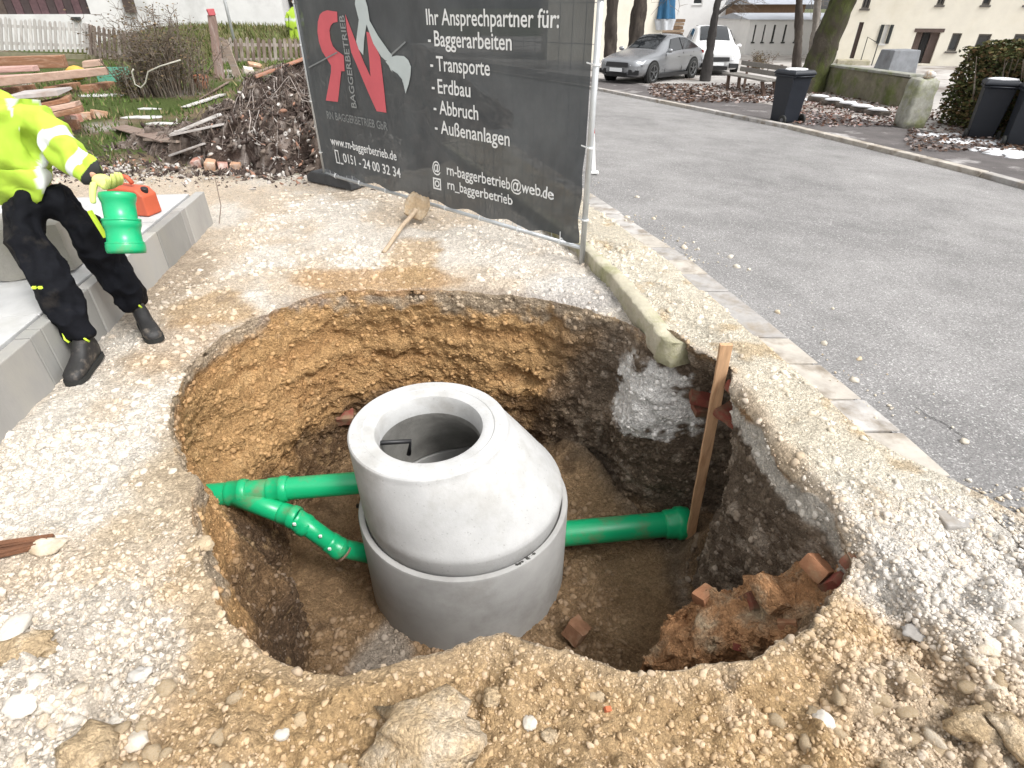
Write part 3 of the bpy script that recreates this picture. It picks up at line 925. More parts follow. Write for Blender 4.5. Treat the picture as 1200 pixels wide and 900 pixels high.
# ------------------------------------------------------------------ stake, loose brick, old masonry
M_WOOD = mat('raw_timber', (0.54, 0.33, 0.185), 0.75, 0.22, 9, 0.35, 40, color2=(0.30, 0.15, 0.07), c2lo=0.5, c2hi=0.75, c2scale=6, stretch=(6, 6, 0.6), bdist=0.004)
M_BRICK = mat('old_brick', (0.34, 0.165, 0.09), 0.9, 0.3, 12, 0.6, 60, color2=(0.33, 0.22, 0.13), c2lo=0.5, c2hi=0.68, c2scale=8, spec=0.2, bdist=0.006)
M_BRICK2 = mat('red_brick', (0.22, 0.062, 0.045), 0.85, 0.25, 12, 0.5, 60, color2=(0.20, 0.135, 0.085), c2lo=0.42, c2hi=0.6, c2scale=9, spec=0.2, bdist=0.006)
M_CLAY = mat('wet_clay', (0.40, 0.215, 0.105), 0.9, 0.3, 14, 0.9, 60, color2=(0.33, 0.25, 0.165), c2lo=0.48, c2hi=0.66, c2scale=7, pebble=((55, .18), (140, .22)), spec=0.2, bdist=0.01)
def rough_block(size, seed, sub=4, amp=0.07):
    """a broken brick or block: subdivided box with worn corners"""
    bm = bmesh.new(); bmesh.ops.create_cube(bm, size=1.0)
    bmesh.ops.subdivide_edges(bm, edges=bm.edges[:], cuts=sub, use_grid_fill=True)
    V = np.array([v.co[:] for v in bm.verts]); Fc = [[v.index for v in f.verts] for f in bm.faces]; bm.free()
    s = np.array(size)
    nrm = V / np.linalg.norm(V, axis=1)[:, None]
    k = (np.abs(V) > 0.499).sum(1)
    V = V * (1 - 0.025 * np.maximum(k - 1, 0)[:, None])
    W = V * s
    W = W + nrm * (fbm(W + seed, 9, 3, seed) * amp * s.min() * 1.2)[:, None]
    return W, Fc
def put_block(name, mats, p, size, eul, seed, parent=None, world=True, amp=0.10, label=None):
    W, Fc = rough_block(size, seed, 4, amp)
    Rm = np.array(Matrix.Rotation(eul[2], 3, 'Z') @ Matrix.Rotation(eul[1], 3, 'Y') @ Matrix.Rotation(eul[0], 3, 'X'))
    m = MB(); m.add(W @ Rm.T + p, Fc)
    o = m.build(name, mats, parent, smooth=False, world=world and parent is not None)
    o.data.polygons.foreach_set('use_smooth', [True] * len(o.data.polygons))
    es = o.modifiers.new('edges', 'EDGE_SPLIT'); es.split_angle = R(40)
    return o
def build_pit_bits():
    top, bot = gd(851, 403, 2.47), gd(811, 616, 2.50)
    bot = bot + (bot - top) * 0.09
    root = empty('wooden_stake', bot, 'raw wooden stake leaning upright in the pit corner behind the outlet pipe', 'stake')
    m = MB()
    n = 14
    a, b, d = basis(top - bot)
    L = np.linalg.norm(top - bot)
    side = np.cross(d, np.array([0.1, 1, 0])); side /= np.linalg.norm(side)
    fr = np.cross(d, side)
    P = []
    for i in range(n):
        t = i / (n - 1)
        wv = 0.030 - 0.003 * (1 - t) + 0.0015 * math.sin(i * 2.1)
        c = bot + d * L * t + fr * 0.006 * math.sin(t * 3)
        for sa, sb in ((-1, -1), (1, -1), (1, 1), (-1, 1)):
            P.append(c + side * sa * wv + fr * sb * 0.013)
    Fc = [[3, 2, 1, 0], [n * 4 - 4, n * 4 - 3, n * 4 - 2, n * 4 - 1]]
    for i in range(n - 1):
        for j in range(4):
            Fc.append([i * 4 + j, i * 4 + (j + 1) % 4, i * 4 + 4 + (j + 1) % 4, i * 4 + 4 + j])
    m.add(P, Fc)
    m.build('timber', M_WOOD, root, world=True, bevel=0.003)
    p, nn = hit(675, 745)
    o = put_block('loose_brick', mat('brown_brick', (0.25, 0.13, 0.075), .9, .3, 12, .6, 50, color2=(0.33, 0.23, 0.15), c2lo=.5, c2hi=.7, c2scale=7, spec=.2), np.array([0, 0, 0]), (0.15, 0.115, 0.10), (0.25, 0.5, 0.95), 61, amp=0.16)
    o.location = p + np.array([0, 0, 0.05])
    tag(o, 'single reddish brown brick lying loose on the pit floor in front of the manhole', 'brick')
    # remains of a brick wall sticking out of the near right bank
    c = np.array([1.06, 1.36, -0.28])
    root = empty('masonry_remnant', c, 'clay covered remains of an old brick wall jutting from the right bank', 'brick wall')
    V, T = stone_shape(ICO3, 71, 0.25, 1.0)
    a = gd(990, 668, 1.36); b = gd(850, 735, 1.36)
    ax = (b - a)
    # lump from the bank down to the left
    k0 = MB()
    n1, n2 = 90, 80
    P = []
    for i in range(n1):
        t = i / (n1 - 1)
        cc = np.array([1.34, 1.31, -0.08]) * (1 - t) + np.array([0.66, 1.47, -0.82]) * t
        hw = 0.17 - 0.05 * t
        for j in range(n2):
            ang = math.pi * 2 * j / n2
            sx, sz = math.cos(ang), math.sin(ang)
            e_ = 0.5
            sx = math.copysign(abs(sx) ** e_, sx); sz = math.copysign(abs(sz) ** e_, sz)
            dn = (0.10 if sz > 0 else 0.56)
            end = 1.0 if t < 0.9 else math.sqrt(max(0, 1 - ((t - 0.9) / 0.1) ** 2)) * 0.9 + 0.1
            P.append(cc + np.array([0.10 * sx * 0.4, 1.0 * sx * hw * end, sz * dn * (end if sz > 0 else 1)]))
    P = np.array(P)
    nz = np.stack([fbm(P, 6, 4, 72), fbm(P, 6, 4, 73), fbm(P, 5, 4, 74)], 1)
    rg = 1 - np.abs(fbm(P, 8, 4, 76))
    P = P + nz * 0.042 + np.stack([fbm(P, 24, 3, 75), fbm(P, 24, 3, 77), fbm(P, 24, 3, 78)], 1) * 0.016
    P[:, 2] += (rg - .7) * .05
    Fc = []
    for i in range(n1 - 1):
        for j in range(n2):
            Fc.append([i * n2 + j, i * n2 + (j + 1) % n2, (i + 1) * n2 + (j + 1) % n2, (i + 1) * n2 + j])
    Fc.append([(n1 - 1) * n2 + j for j in range(n2)])
    m = MB(); m.add(P, Fc); m.build('clay_cover', M_CLAY, root, True, world=True)
    mb = MB(); rq = np.random.default_rng(79); top_ = [p_ for p_ in P if p_[2] > -.9]
    for k in range(1300):
        q = top_[rq.integers(len(top_))]; V_, T_ = stone_shape(ICO1, 120 + k % 9, .4, .7); sz = min(.02, .0035 * (1 - rq.random()) ** -.6); mb.add((V_ * sz) @ rotm(rq).T + q, T_.tolist())
    for k in range(13):
        q = top_[rq.integers(len(top_))]; sz = rq.uniform(.035, .085)
        put_block('brick', [M_CLAY, M_BRICK, M_BRICK, M_BRICK2][k % 4], q - [0, 0, sz * .22], (sz, sz * rq.uniform(.5, .9), sz * rq.uniform(.4, .7)), tuple(rq.uniform(-.6, .6, 3) + [0, .35, rq.uniform(0, 3)]), 900 + k, root, amp=.2)
    cr = mb.build('crumbs', M_CLAY, root, world=True); cr['kind'] = 'stuff'
    for px, py, Y, size, eul, sd_, mm in ((1006, 658, 1.37, (0.13, 0.07, 0.08), (0.3, 0.6, 0.7), 81, M_BRICK2), (978, 684, 1.33, (0.06, 0.05, 0.10), (0.4, -0.2, 0.7), 82, M_BRICK2),
                                      (962, 664, 1.42, (0.14, 0.10, 0.06), (0.1, 0.45, 0.5), 83, M_BRICK), (915, 700, 1.42, (0.22, 0.15, 0.07), (0.05, 0.55, 0.25), 84, M_CLAY),
                                      (812, 733, 1.55, (0.10, 0.12, 0.13), (0.1, 0.1, 0.5), 85, M_BRICK), (845, 715, 1.52, (0.12, 0.10, 0.10), (0.4, 0.3, 0.9), 86, M_BRICK), (884, 705, 1.46, (0.09, 0.08, 0.10), (0.4, 0.1, 0.2), 87, M_BRICK2)):
        put_block('brick', mm, gd(px, py, Y), size, eul, sd_, root, amp=0.14)
    # red bricks left in the bank behind the stake
    root = empty('brick_course', gd(840, 465, 2.5), 'broken red bricks stuck in the dark bank on both sides of the stake top', 'broken bricks')
    for px, py, Y, size, eul, sd_ in ((870, 458, 2.38, (0.12, 0.14, 0.055), (0.1, 0.1, 0.3), 91), (858, 486, 2.42, (0.13, 0.14, 0.05), (0.15, -0.1, 0.6), 92), (822, 466, 2.72, (0.13, 0.12, 0.05), (0.0, 0.1, -0.2), 93),
                                      (824, 478, 2.72, (0.12, 0.1, 0.045), (0.1, -0.1, 0.1), 95), (880, 470, 2.34, (0.10, 0.12, 0.05), (0.3, 0.2, 0.9), 94)):
        put_block('brick', M_BRICK2, gd(px, py, Y), size, eul, sd_, root, amp=0.16)
    o = put_block('brick_fragment', M_BRICK2, np.zeros(3), (0.13, 0.12, 0.07), (0.2, 0.1, 0.3), 99, amp=0.2)
    p, _ = hit(404, 488)
    o.location = p
    tag(o, 'small red brick fragment stuck in the clay bank just left of the manhole top', 'brick')
    for px, py, nm, lb in ((712, 832, 'brick_chip', 'tiny orange brick chip in the sandy heap below the pit'), ):
        p, _ = hit(px, py)
        o = put_block(nm, mat('orange_chip', (0.42, 0.12, 0.05), .9, .2), np.zeros(3), (0.022, 0.016, 0.014), (0.2, 0.4, 0.3), 101, amp=0.2)
        o.location = p + np.array([0, 0, .004]); tag(o, lb, 'brick chip')
    p, _ = hit(22, 648)
    m = MB(); 
    for k in range(5):
        m.beam(p + np.array([-0.08, -0.03 + 0.012 * k, 0.01 + .004 * k]), p + np.array([0.05 + .01 * k, 0.01 + .013 * k, 0.018 + .003 * (k % 2)]), 0.018, 0.012, jit=0.004)
    root = empty('rotten_wood', p, 'rotten reddish brown wood splinter lying in the gravel at the left edge', 'wood scrap')
    m.build('splinters', mat('rotten_wood', (0.16, 0.07, 0.035), .95, .3, 20, .5, 60), root, world=True)
build_pit_bits()

# ------------------------------------------------------------------ street
def strip(name, fa, fb, ys, zf, mats, n=2, kind='structure', lift=0.0):
    V, Fc = [], []
    for y in ys:
        xa, xb = float(fa(y)), float(fb(y))
        for j in range(n + 1):
            x = xa + (xb - xa) * j / n
            V.append((x, y, float(zf(x, y)) + lift))
    for i in range(len(ys) - 1):
        for j in range(n):
            k = i * (n + 1) + j
            Fc.append((k, k + 1, k + n + 2, k + n + 1))
    m = MB(); m.add(V, Fc)
    o = m.build(name, mats, smooth=True, fix=False)
    return tag(o, kind=kind)
YS = list(np.concatenate([np.arange(-8, 12, 0.25), np.arange(12, 60, 1.0), np.arange(60, 121, 10)]))
def asphalt_mat():
    m = mat('asphalt', (0.245, 0.238, 0.234), 0.9, 0.18, 2.3, 0.8, 150, color2=(0.175, 0.170, 0.168), c2lo=0.40, c2hi=0.66, c2scale=0.45, spec=0.25, coords='Object', bdist=0.006, speck=(140, 0.90, (0.40, 0.39, 0.38)), pebble=((170, .30),))
    return m
strip('road', lambda y: edge(y) - .04 * (y > 1.5), lambda y: redge(y), YS, street_z, asphalt_mat(), 24, lift=-.004)
strip('pavement', lambda y: redge(y) + 0.16, lambda y: redge(y) + 2.4, YS, lambda x, y: street_z(x, y) + 0.02, mat('wet_asphalt', (0.11, 0.10, 0.098), 0.8, 0.3, 2.5, 0.5, 60, color2=(0.42, 0.40, 0.39), c2lo=0.56, c2hi=0.68, c2scale=1.1, spec=0.3), 6)
def road_marks():
    def sheet(name, pts, m, lift):
        P = []
        for q in pts:
            p = on(street_z, *q); P.append((p[0], p[1], float(street_z(p[0], p[1])) + lift))
        n = len(P) // 2
        mb = MB(); mb.add(P, [(2 * i, 2 * i + 1, 2 * i + 3, 2 * i + 2) for i in range(n - 1)])
        o = mb.build(name, m, smooth=True); tag(o, kind='structure')
    mk = mat('crack', (0.06, 0.058, 0.056), 0.95, 0.2)
    for k, line in enumerate([[(1072, 476), (1090, 488), (1102, 494), (1120, 505), (1134, 514)]]):
        pts = []
        r = random.Random(k)
        for i in range(len(line) - 1):
            for q in range(6):
                t = q / 6; x = line[i][0] * (1 - t) + line[i + 1][0] * t + r.uniform(-1.2, 1.2); y = line[i][1] * (1 - t) + line[i + 1][1] * t + r.uniform(-.9, .9); w_ = r.uniform(.15, .5)
                pts += [(x, y - w_), (x, y + w_)]
        sheet('road_crack', pts, mk, .0005)
road_marks()
YARD_Y = list(np.concatenate([np.arange(2, 30, 0.5), np.arange(30, 90, 5)]))
strip('front_garden', lambda y: redge(y) + 2.4, lambda y: redge(y) + 40, YARD_Y, lambda x, y: street_z(x, y) + 0.025, mat('court', (0.40, 0.38, 0.36), 0.9, 0.25, 1.5, 0.4, 30, color2=(0.16, 0.13, 0.11), c2lo=0.5, c2hi=0.62, c2scale=0.5), 20)
# gutter of laid concrete slabs along the near edge
M_SLABS = [mat('gutter_stone_%s' % nm, c, 0.9, 0.25, 9, 0.5, 70, color2=(0.24, 0.205, 0.165), c2lo=0.47, c2hi=0.66, c2scale=5, spec=0.2, bdist=0.004)
           for nm, c in (('pale', (0.43, 0.41, 0.39)), ('mid', (0.34, 0.325, 0.31)), ('warm', (0.42, 0.385, 0.34)))]
def gutter():
    root = empty('gutter', (float(edge(3)) - .15, 3, 0.09), kind='structure')
    y = 1.40; k = 0
    r = random.Random(3)
    while y < 30:
        L = r.uniform(0.24, 0.34) if y < 9 else 1.2
        w_ = 0.20
        m = MB()
        ya, yb = y + 0.006, y + L - 0.006
        P = []
        dz = r.uniform(-.003, .003); tl = r.uniform(-.004, .004)
        for yy in (ya, yb):
            x = float(edge(yy)) - 0.004
            dx = -0.05
            for xx, z in ((x - w_, 0), (x, 0)):
                P.append((xx + r.uniform(-.006, .006), yy + r.uniform(-.005, .005), 0.0965 + dz + tl * (xx - x) / w_))
        Q = [(a, b, c - 0.10) for a, b, c in P]
        m.add(P + Q, [(0, 1, 3, 2), (4, 6, 7, 5), (0, 4, 5, 1), (1, 5, 7, 3), (3, 7, 6, 2), (2, 6, 4, 0)])
        m.build('gutter_stone', M_SLABS[r.randrange(3)], root, world=True, bevel=0.006)
        y += L; k += 1
gutter()
# far kerb: row of flush pale kerb stones
def far_kerb():
    root = empty('far_kerb', (float(redge(10)), 10, float(street_z(redge(10), 10))), kind='structure')
    y = 4.0; r = random.Random(5)
    while y < 34:
        L = 1.0 if y < 22 else 3.0
        m = MB()
        a = np.array([float(redge(y + .01)) + .08, y + .01, 0]); b = np.array([float(redge(y + L - .01)) + .08, y + L - .01, 0])
        for q in (a, b): q[2] = float(street_z(q[0], q[1])) + 0.0
        m.beam(a, b, 0.15, 0.13)
        m.build('kerb_stone', M_SLABS[r.randrange(3)], root, world=True, bevel=0.012)
        y += L
far_kerb()

# low concrete edging wall between lot and verge, broken off at the pit
M_EDGING = mat('mossy_concrete', (0.44, 0.405, 0.315), 0.95, 0.25, 6, 0.7, 40, color2=(0.27, 0.265, 0.15), c2lo=0.48, c2hi=0.68, c2scale=4, spec=0.15, bdist=0.012)
def edging():
    P0 = np.array([cline(8.0) + .01, 8.0, 0.0])
    root = empty('edging_wall', (float(cline(3.4)), 3.4, -0.2), 'low mossy concrete edging wall running from the banner fence to the pit, broken at the end', 'low wall')
    ys = np.concatenate([np.linspace(2.76, 4.6, 70), np.linspace(4.8, 12, 20)])
    prof = [(-0.03, -0.055), (-0.045, -0.04), (-0.045, 0.0), (-0.044, 0.088), (-0.036, 0.099), (0.01, 0.103), (0.05, 0.098), (0.075, 0.06), (0.08, -0.03)]
    P = []
    for y in ys:
        for dx, z in prof:
            P.append((float(cline(y)) + 0.0 + dx, y, z))
    P = np.array(P)
    nz = np.stack([fbm(P, 7, 4, 201), fbm(P, 7, 4, 202) * .4, fbm(P, 9, 4, 203) * .5], 1)
    e = np.repeat(sstep(3.0, 2.76, ys), len(prof))
    P = P + nz * (0.008 + 0.008 * e)[:, None] + np.stack([fbm(P, 22, 3, 207), fbm(P, 22, 3, 208), fbm(P, 22, 3, 209)], 1) * (.006 + .012 * e)[:, None]
    P[:, 2] -= .02 * e
    n = len(prof); Fc = []
    for i in range(len(ys) - 1):
        for j in range(n - 1):
            Fc.append([i * n + j, i * n + j + 1, (i + 1) * n + j + 1, (i + 1) * n + j])
    Fc += [list(range(n))[::-1]]
    m = MB(); m.add(P, Fc)
    m.build('wall', M_EDGING, root, True, world=True)
edging()

# ------------------------------------------------------------------ fence panel with banner
M_GALV = mat('galvanised', (0.52, 0.54, 0.55), 0.42, 0.12, 12, 0.05, 80, metal=0.55)
def banner_mat():
    m = mat('banner_mesh', (0.040, 0.048, 0.055), 0.55, 0.12, 3.0, 0.12, 8, color2=(0.082, 0.092, 0.099), c2lo=0.42, c2hi=0.75, c2scale=2.2, stretch=(1.0, 1, 0.6), alpha=0.93, spec=0.5, bdist=0.02)
    return m
M_LET = mat('letter_white', (0.74, 0.76, 0.77), 0.6, 0.05, 30)
M_LETG = mat('letter_grey', (0.20, 0.215, 0.22), 0.6, 0.08, 30)
M_PALE = mat('print_pale', (0.46, 0.52, 0.53), 0.6, 0.06, 10)
M_RED = mat('print_red', (0.56, 0.10, 0.125), 0.6, 0.08, 6)
FA, FB = g(381, 203, 0.13), g(683, 291, 0.13)
FA[2] = FB[2] = 0
fe = (FB - FA); FL = np.linalg.norm(fe); fe /= FL
fn = np.array([fe[1], -fe[0], 0])
def fuv(px, py):
    d = ray(px, py); t = ((FA - EYE) @ fn) / (d @ fn); p = EYE + t * d - FA
    return float(p @ fe), float(p[2])
def text_mesh(s, u0, u1, v, size, rot90=False):
    cu = bpy.data.curves.new('t', 'FONT'); cu.body = s; cu.size = size; cu.resolution_u = 3; cu.offset = size * 0.011
    o = bpy.data.objects.new('t', cu); COL.objects.link(o)
    dg = bpy.context.evaluated_depsgraph_get()
    me = bpy.data.meshes.new_from_object(o.evaluated_get(dg))
    V = np.array([q.co[:] for q in me.vertices]); Fc = [list(p.vertices) for p in me.polygons]
    bpy.data.objects.remove(o); bpy.data.meshes.remove(me)
    x0, x1 = V[:, 0].min(), V[:, 0].max()
    V[:, 0] = (V[:, 0] - x0) / (x1 - x0)
    if rot90:
        return np.stack([v - V[:, 1], 0 * V[:, 0], u0 + V[:, 0] * (u1 - u0)], 1), Fc
    return np.stack([u0 + V[:, 0] * (u1 - u0), 0 * V[:, 0], v + V[:, 1]], 1), Fc
def fence_panel():
    rz = math.atan2(fe[1], fe[0])
    root = empty('construction_fence', FA, 'mobile galvanised construction fence panel with a dark printed banner', 'construction fence', rz=rz)
    m = MB(); m.tube((0.0, 0, 0.02), (0.0, 0, 2.02), 0.021, n=12); m.build('post', M_GALV, root, True)
    m = MB(); m.tube((FL, 0, -0.02), (FL, 0, 2.02), 0.021, n=12); m.build('post', M_GALV, root, True)
    m = MB(); m.tube((0, 0, 0.13), (FL, 0, 0.13), 0.0165, n=10); m.build('rail', M_GALV, root, True)
    m = MB(); m.tube((0, 0, 2.0), (FL, 0, 2.0), 0.0165, n=10); m.build('rail', M_GALV, root, True)
    m = MB()
    for k in range(1, 34):
        u = FL * k / 34; m.tube((u, 0.004, 0.13), (u, 0.004, 2.0), 0.0022, n=5, caps=False)
    for v in np.linspace(0.36, 1.9, 8):
        m.tube((0, 0.009, v), (FL, 0.009, v), 0.0022, n=5, caps=False)
    m.build('wire_mesh', M_GALV, root)
    # banner cloth
    nu, nv = 110, 60
    P = []
    for j in range(nv + 1):
        for i in range(nu + 1):
            u = 0.035 + (FL - 0.065) * i / nu; v = 0.175 + 1.80 * j / nv
            P.append((u, 0, v))
    P = np.array(P)
    t = P.copy(); t[:, 2] *= 0.35
    cr = np.maximum(0, 1 - np.hypot(P[:, 0] - FL, P[:, 2] - 0.16) / 0.9)
    fold = 0.040 * cr * np.sin((P[:, 0] - P[:, 2] * 0.55) * 34)
    scal = 0.018 * np.sin(P[:, 0] * 2 * math.pi / 0.44) * np.exp(-((P[:, 2] - 0.175) / 0.06) ** 2)
    yoff = -0.018 - 0.014 * (fbm(t, 2.2, 3, 211) + 0.4) + fold * 0.5
    yoff = np.clip(yoff, -0.055, -0.006)
    P[:, 1] = yoff
    P[:, 2] += scal
    def at(u, v):
        i = min(nu, max(0, round((u - 0.035) / (FL - 0.065) * nu))); j = min(nv, max(0, round((v - 0.175) / 1.80 * nv)))
        return yoff[j * (nu + 1) + i]
    Fc = []
    for j in range(nv):
        for i in range(nu):
            k = j * (nu + 1) + i
            Fc.append((k, k + 1, k + nu + 2, k + nu + 1))
    m = MB(); m.add(P, Fc)
    ban = m.build('banner', banner_mat(), root, True, fix=False)
    def flat(name, V, Fc, mt, off=0.005):
        V = np.array(V, float)
        V[:, 1] = [at(a, c) - off for a, c in zip(V[:, 0], V[:, 2])]
        m = MB(); m.add(V, Fc)
        return m.build(name, mt, ban, fix=False)
    rows = [('Ihr Ansprechpartner für:', 1.905, 3.215, 1.425, 0.135), ('Baggerarbeiten', 1.985, 2.81, 1.285, 0.135), ('Transporte', 1.995, 2.59, 1.115, 0.135), ('Erdbau', 1.995, 2.375, 0.955, 0.135),
            ('Abbruch', 1.998, 2.455, 0.80, 0.135), ('Außenanlagen', 2.0, 2.785, 0.65, 0.135), ('rn-baggerbetrieb@web.de', 2.05, 3.225, 0.325, 0.115), ('rn_baggerbetrieb', 2.05, 2.81, 0.205, 0.105), ('-', 1.91, 1.945, 1.285, .135), ('-', 1.92, 1.955, 1.115, .135), ('-', 1.92, 1.955, .955, .135), ('-', 1.925, 1.96, .80, .135), ('-', 1.925, 1.96, .65, .135), ('@', 1.865, 1.965, 0.325, 0.115),
            ('www.rn-baggerbetrieb.de', 0.26, 1.37, 0.345, 0.105), ('0151 - 24 00 32 34', 0.44, 1.41, 0.195, 0.115)]
    for s, u0, u1, v, sz in rows:
        V, Fc = text_mesh(s, u0, u1, v + .12, sz * 1.1)
        flat('lettering', V, Fc, M_LET)
    V, Fc = text_mesh('RN BAGGERBETRIEB GbR', 0.27, 1.28, 0.715, 0.10); flat('lettering', V, Fc, M_LETG)
    V, Fc = text_mesh('BAGGERBETRIEB', 0.86, 1.60, 0.835, 0.12, True); flat('lettering', V, Fc, mat('letter_mid', (0.26, 0.275, 0.28), 0.6, 0.05), 0.009)
    def cp(x, y): return fuv(360 + x / 3.911, y / 3.913)
    def poly(name, pts, mt, off):
        uv = [cp(*p) for p in pts]
        bm = bmesh.new()
        vs = [bm.verts.new((u, 0, v)) for u, v in uv]
        f = bm.faces.new(vs); f.normal_update()
        bmesh.ops.triangulate(bm, faces=[f])
        bm.verts.index_update()
        V = [q.co[:] for q in bm.verts]; Fc = [[q.index for q in f.verts] for f in bm.faces]; bm.free()
        return flat(name, V, Fc, mt, off)
    poly('logo_shape', [(70, 66), (84, 54), (105, 47), (150, 54), (152, 100), (132, 104), (120, 118), (114, 140), (118, 180), (128, 210), (142, 228), (178, 254), (182, 326), (166, 325), (150, 466), (94, 460), (118, 330), (118, 300), (98, 268), (78, 236), (64, 190), (58, 145), (60, 100)], M_RED, 0.005)
    poly('logo_shape', [(188, 64), (205, 108), (235, 190), (272, 285), (302, 350), (296, 260), (284, 145), (300, 150), (316, 190), (336, 232), (346, 262), (362, 390), (376, 515), (330, 508), (290, 420), (245, 310), (215, 240), (196, 140)], M_RED, 0.005)
    poly('logo_digger', [(238, -60), (262, -60), (290, 30), (300, 95), (340, 165), (392, 238), (404, 252), (398, 272), (372, 276), (352, 258), (318, 200), (286, 112), (276, 170), (270, 252), (250, 226), (238, 190), (250, 90), (232, 20)], M_PALE, 0.008)
    poly('logo_bucket', [(392, 262), (420, 254), (455, 256), (474, 274), (486, 305), (484, 345), (476, 385), (463, 428), (452, 378), (425, 345), (398, 322), (388, 300), (372, 282)], M_PALE, 0.008)
    poly('logo_bucket', [(400, 318), (428, 336), (448, 362), (458, 412), (444, 384), (424, 352)], mat('banner_mesh'), 0.010)
    poly('logo_line', [(20, 306), (150, 236), (152, 242), (22, 312)], M_LETG, 0.012)
    poly('logo_line', [(400, 246), (460, 188), (464, 194), (406, 252)], M_LETG, 0.012)
    # phone and camera symbols
    def frame(u0, u1, v0, v1, w_, mt=M_LET):
        m = [(u0, v0, u1, v0 + w_), (u0, v1 - w_, u1, v1), (u0, v0 + w_, u0 + w_, v1 - w_), (u1 - w_, v0 + w_, u1, v1 - w_)]
        V, Fc = [], []
        for a, b, c, d in m:
            k = len(V); V += [(a, 0, b), (c, 0, b), (c, 0, d), (a, 0, d)]; Fc.append((k, k + 1, k + 2, k + 3))
        return V, Fc
    V, Fc = frame(0.30, 0.365, 0.285, 0.42, 0.012); flat('phone_symbol', V, Fc, M_LET)
    V, Fc = frame(0.375, 0.425, 0.285, 0.30, 0.007); flat('phone_symbol', V, Fc, M_LET)
    V, Fc = frame(1.865, 1.965, 0.295, 0.395, 0.014)
    n = 18; k = len(V)
    for j in range(n):
        a = 2 * math.pi * j / n
        for r_ in (0.018, 0.030): V.append((1.915 + r_ * math.cos(a), 0, 0.345 + r_ * math.sin(a)))
    for j in range(n): Fc.append((k + 2 * j, k + 2 * j + 1, k + 2 * ((j + 1) % n) + 1, k + 2 * ((j + 1) % n)))
    flat('camera_symbol', V, Fc, M_LET)
    # cable ties along rail and posts
    for u in np.arange(0.22, FL, 0.44):
        m = MB(); m.ring((u - .006, 0, 0.135), (u + .006, 0, 0.135), [(0, .024), (0, .027), (.012, .027), (.012, .024), (0, .024)], 10)
        m.beam((u, -0.012, 0.12), (u, -0.014, 0.215), .008, .003)
        m.build('cable_tie', M_LET, root)
    for u, s in ((0.0, 1), (FL, -1)):
        for v in (0.35, 0.85, 1.35, 1.7):
            m = MB(); m.ring((u, 0, v - .006), (u, 0, v + .006), [(0, .024), (0, .028), (.012, .028), (.012, .024), (0, .024)], 10)
            m.beam((u, -0.02, v), (u + s * .06, -0.022, v + .01), .003, .008)
            m.build('cable_tie', M_LET, root)
    # feet
    M_FOOT = mat('recycled_plastic', (0.045, 0.047, 0.05), 0.75, 0.3, 10, 0.4, 50)
    o = MB()
    o.prism([(-0.36, 0), (0.36, 0), (0.36, 0.07), (0.27, 0.125), (-0.27, 0.125), (-0.36, 0.07)], -0.11, 0.11)
    ft = o.build('ballast_block', M_FOOT, bevel=0.012)
    ft.location = FA + np.array([0.10, 0.02, 0.01]); ft.rotation_euler = (0, 0, rz + R(8))
    tag(ft, 'dark weighting block under the left post of the banner fence', 'ballast block')
    return root
fence_panel()
def barrier():
    p = np.array([float(edge(5.9)) - 0.32, 5.75, 0.1])
    p = gd(697, 207, 5.6)
    p = on(street_z, 696, 204)
    root = empty('warning_beacon', p, 'thin white warning board with a red top behind the right fence post', 'warning board')
    Mr = mat('sign_red', (0.55, 0.02, 0.03), 0.5, 0.1); Mw = mat('sign_white', (0.75, 0.75, 0.74), 0.5, 0.08)
    top = gd(694, 140, p[1] + 0.05)
    L = top - p
    for k in range(4):
        m = MB(); m.beam(p + L * k / 4, p + L * (k + 1) / 4, 0.045, 0.02); m.build('stripe', Mr if k == 3 else Mw, root, world=True)
    m = MB(); m.box(p + np.array([0, 0, 0.02]), (0.10, 0.08, 0.03)); m.build('base', Mw, root, world=True, bevel=0.01)
barrier()

# ------------------------------------------------------------------ platform of concrete kerb blocks at the left
M_GRANITE = mat('pale_concrete', (0.50, 0.50, 0.50), 0.85, 0.12, 5, 0.3, 80, color2=(0.40, 0.395, 0.38), c2lo=0.45, c2hi=0.7, c2scale=3, spec=0.3, bdist=0.004)
M_PANELS = [mat('kerb_panel_a', (0.31, 0.30, 0.285), 0.88, 0.16, 5, 0.35, 70, color2=(0.30, 0.285, 0.25), c2lo=0.45, c2hi=0.7, c2scale=2.5, stretch=(1, 1, .4), bdist=.004),
            mat('kerb_panel_b', (0.37, 0.36, 0.34), 0.88, 0.16, 5, 0.35, 70, color2=(0.33, 0.31, 0.27), c2lo=0.5, c2hi=0.7, c2scale=2.5, stretch=(1, 1, .4), bdist=.004),
            mat('kerb_panel_c', (0.27, 0.265, 0.25), 0.88, 0.16, 5, 0.35, 70, color2=(0.26, 0.25, 0.22), c2lo=0.5, c2hi=0.7, c2scale=2.5, stretch=(1, 1, .4), bdist=.004)]
PL0, PL1 = g(0, 500, 0.0), g(240, 262, 0.0)
pe = (PL1 - PL0); PLL = np.linalg.norm(pe); pe /= PLL; pn = np.array([pe[1], -pe[0], 0])   # pn points towards the pit
PLH = 0.295
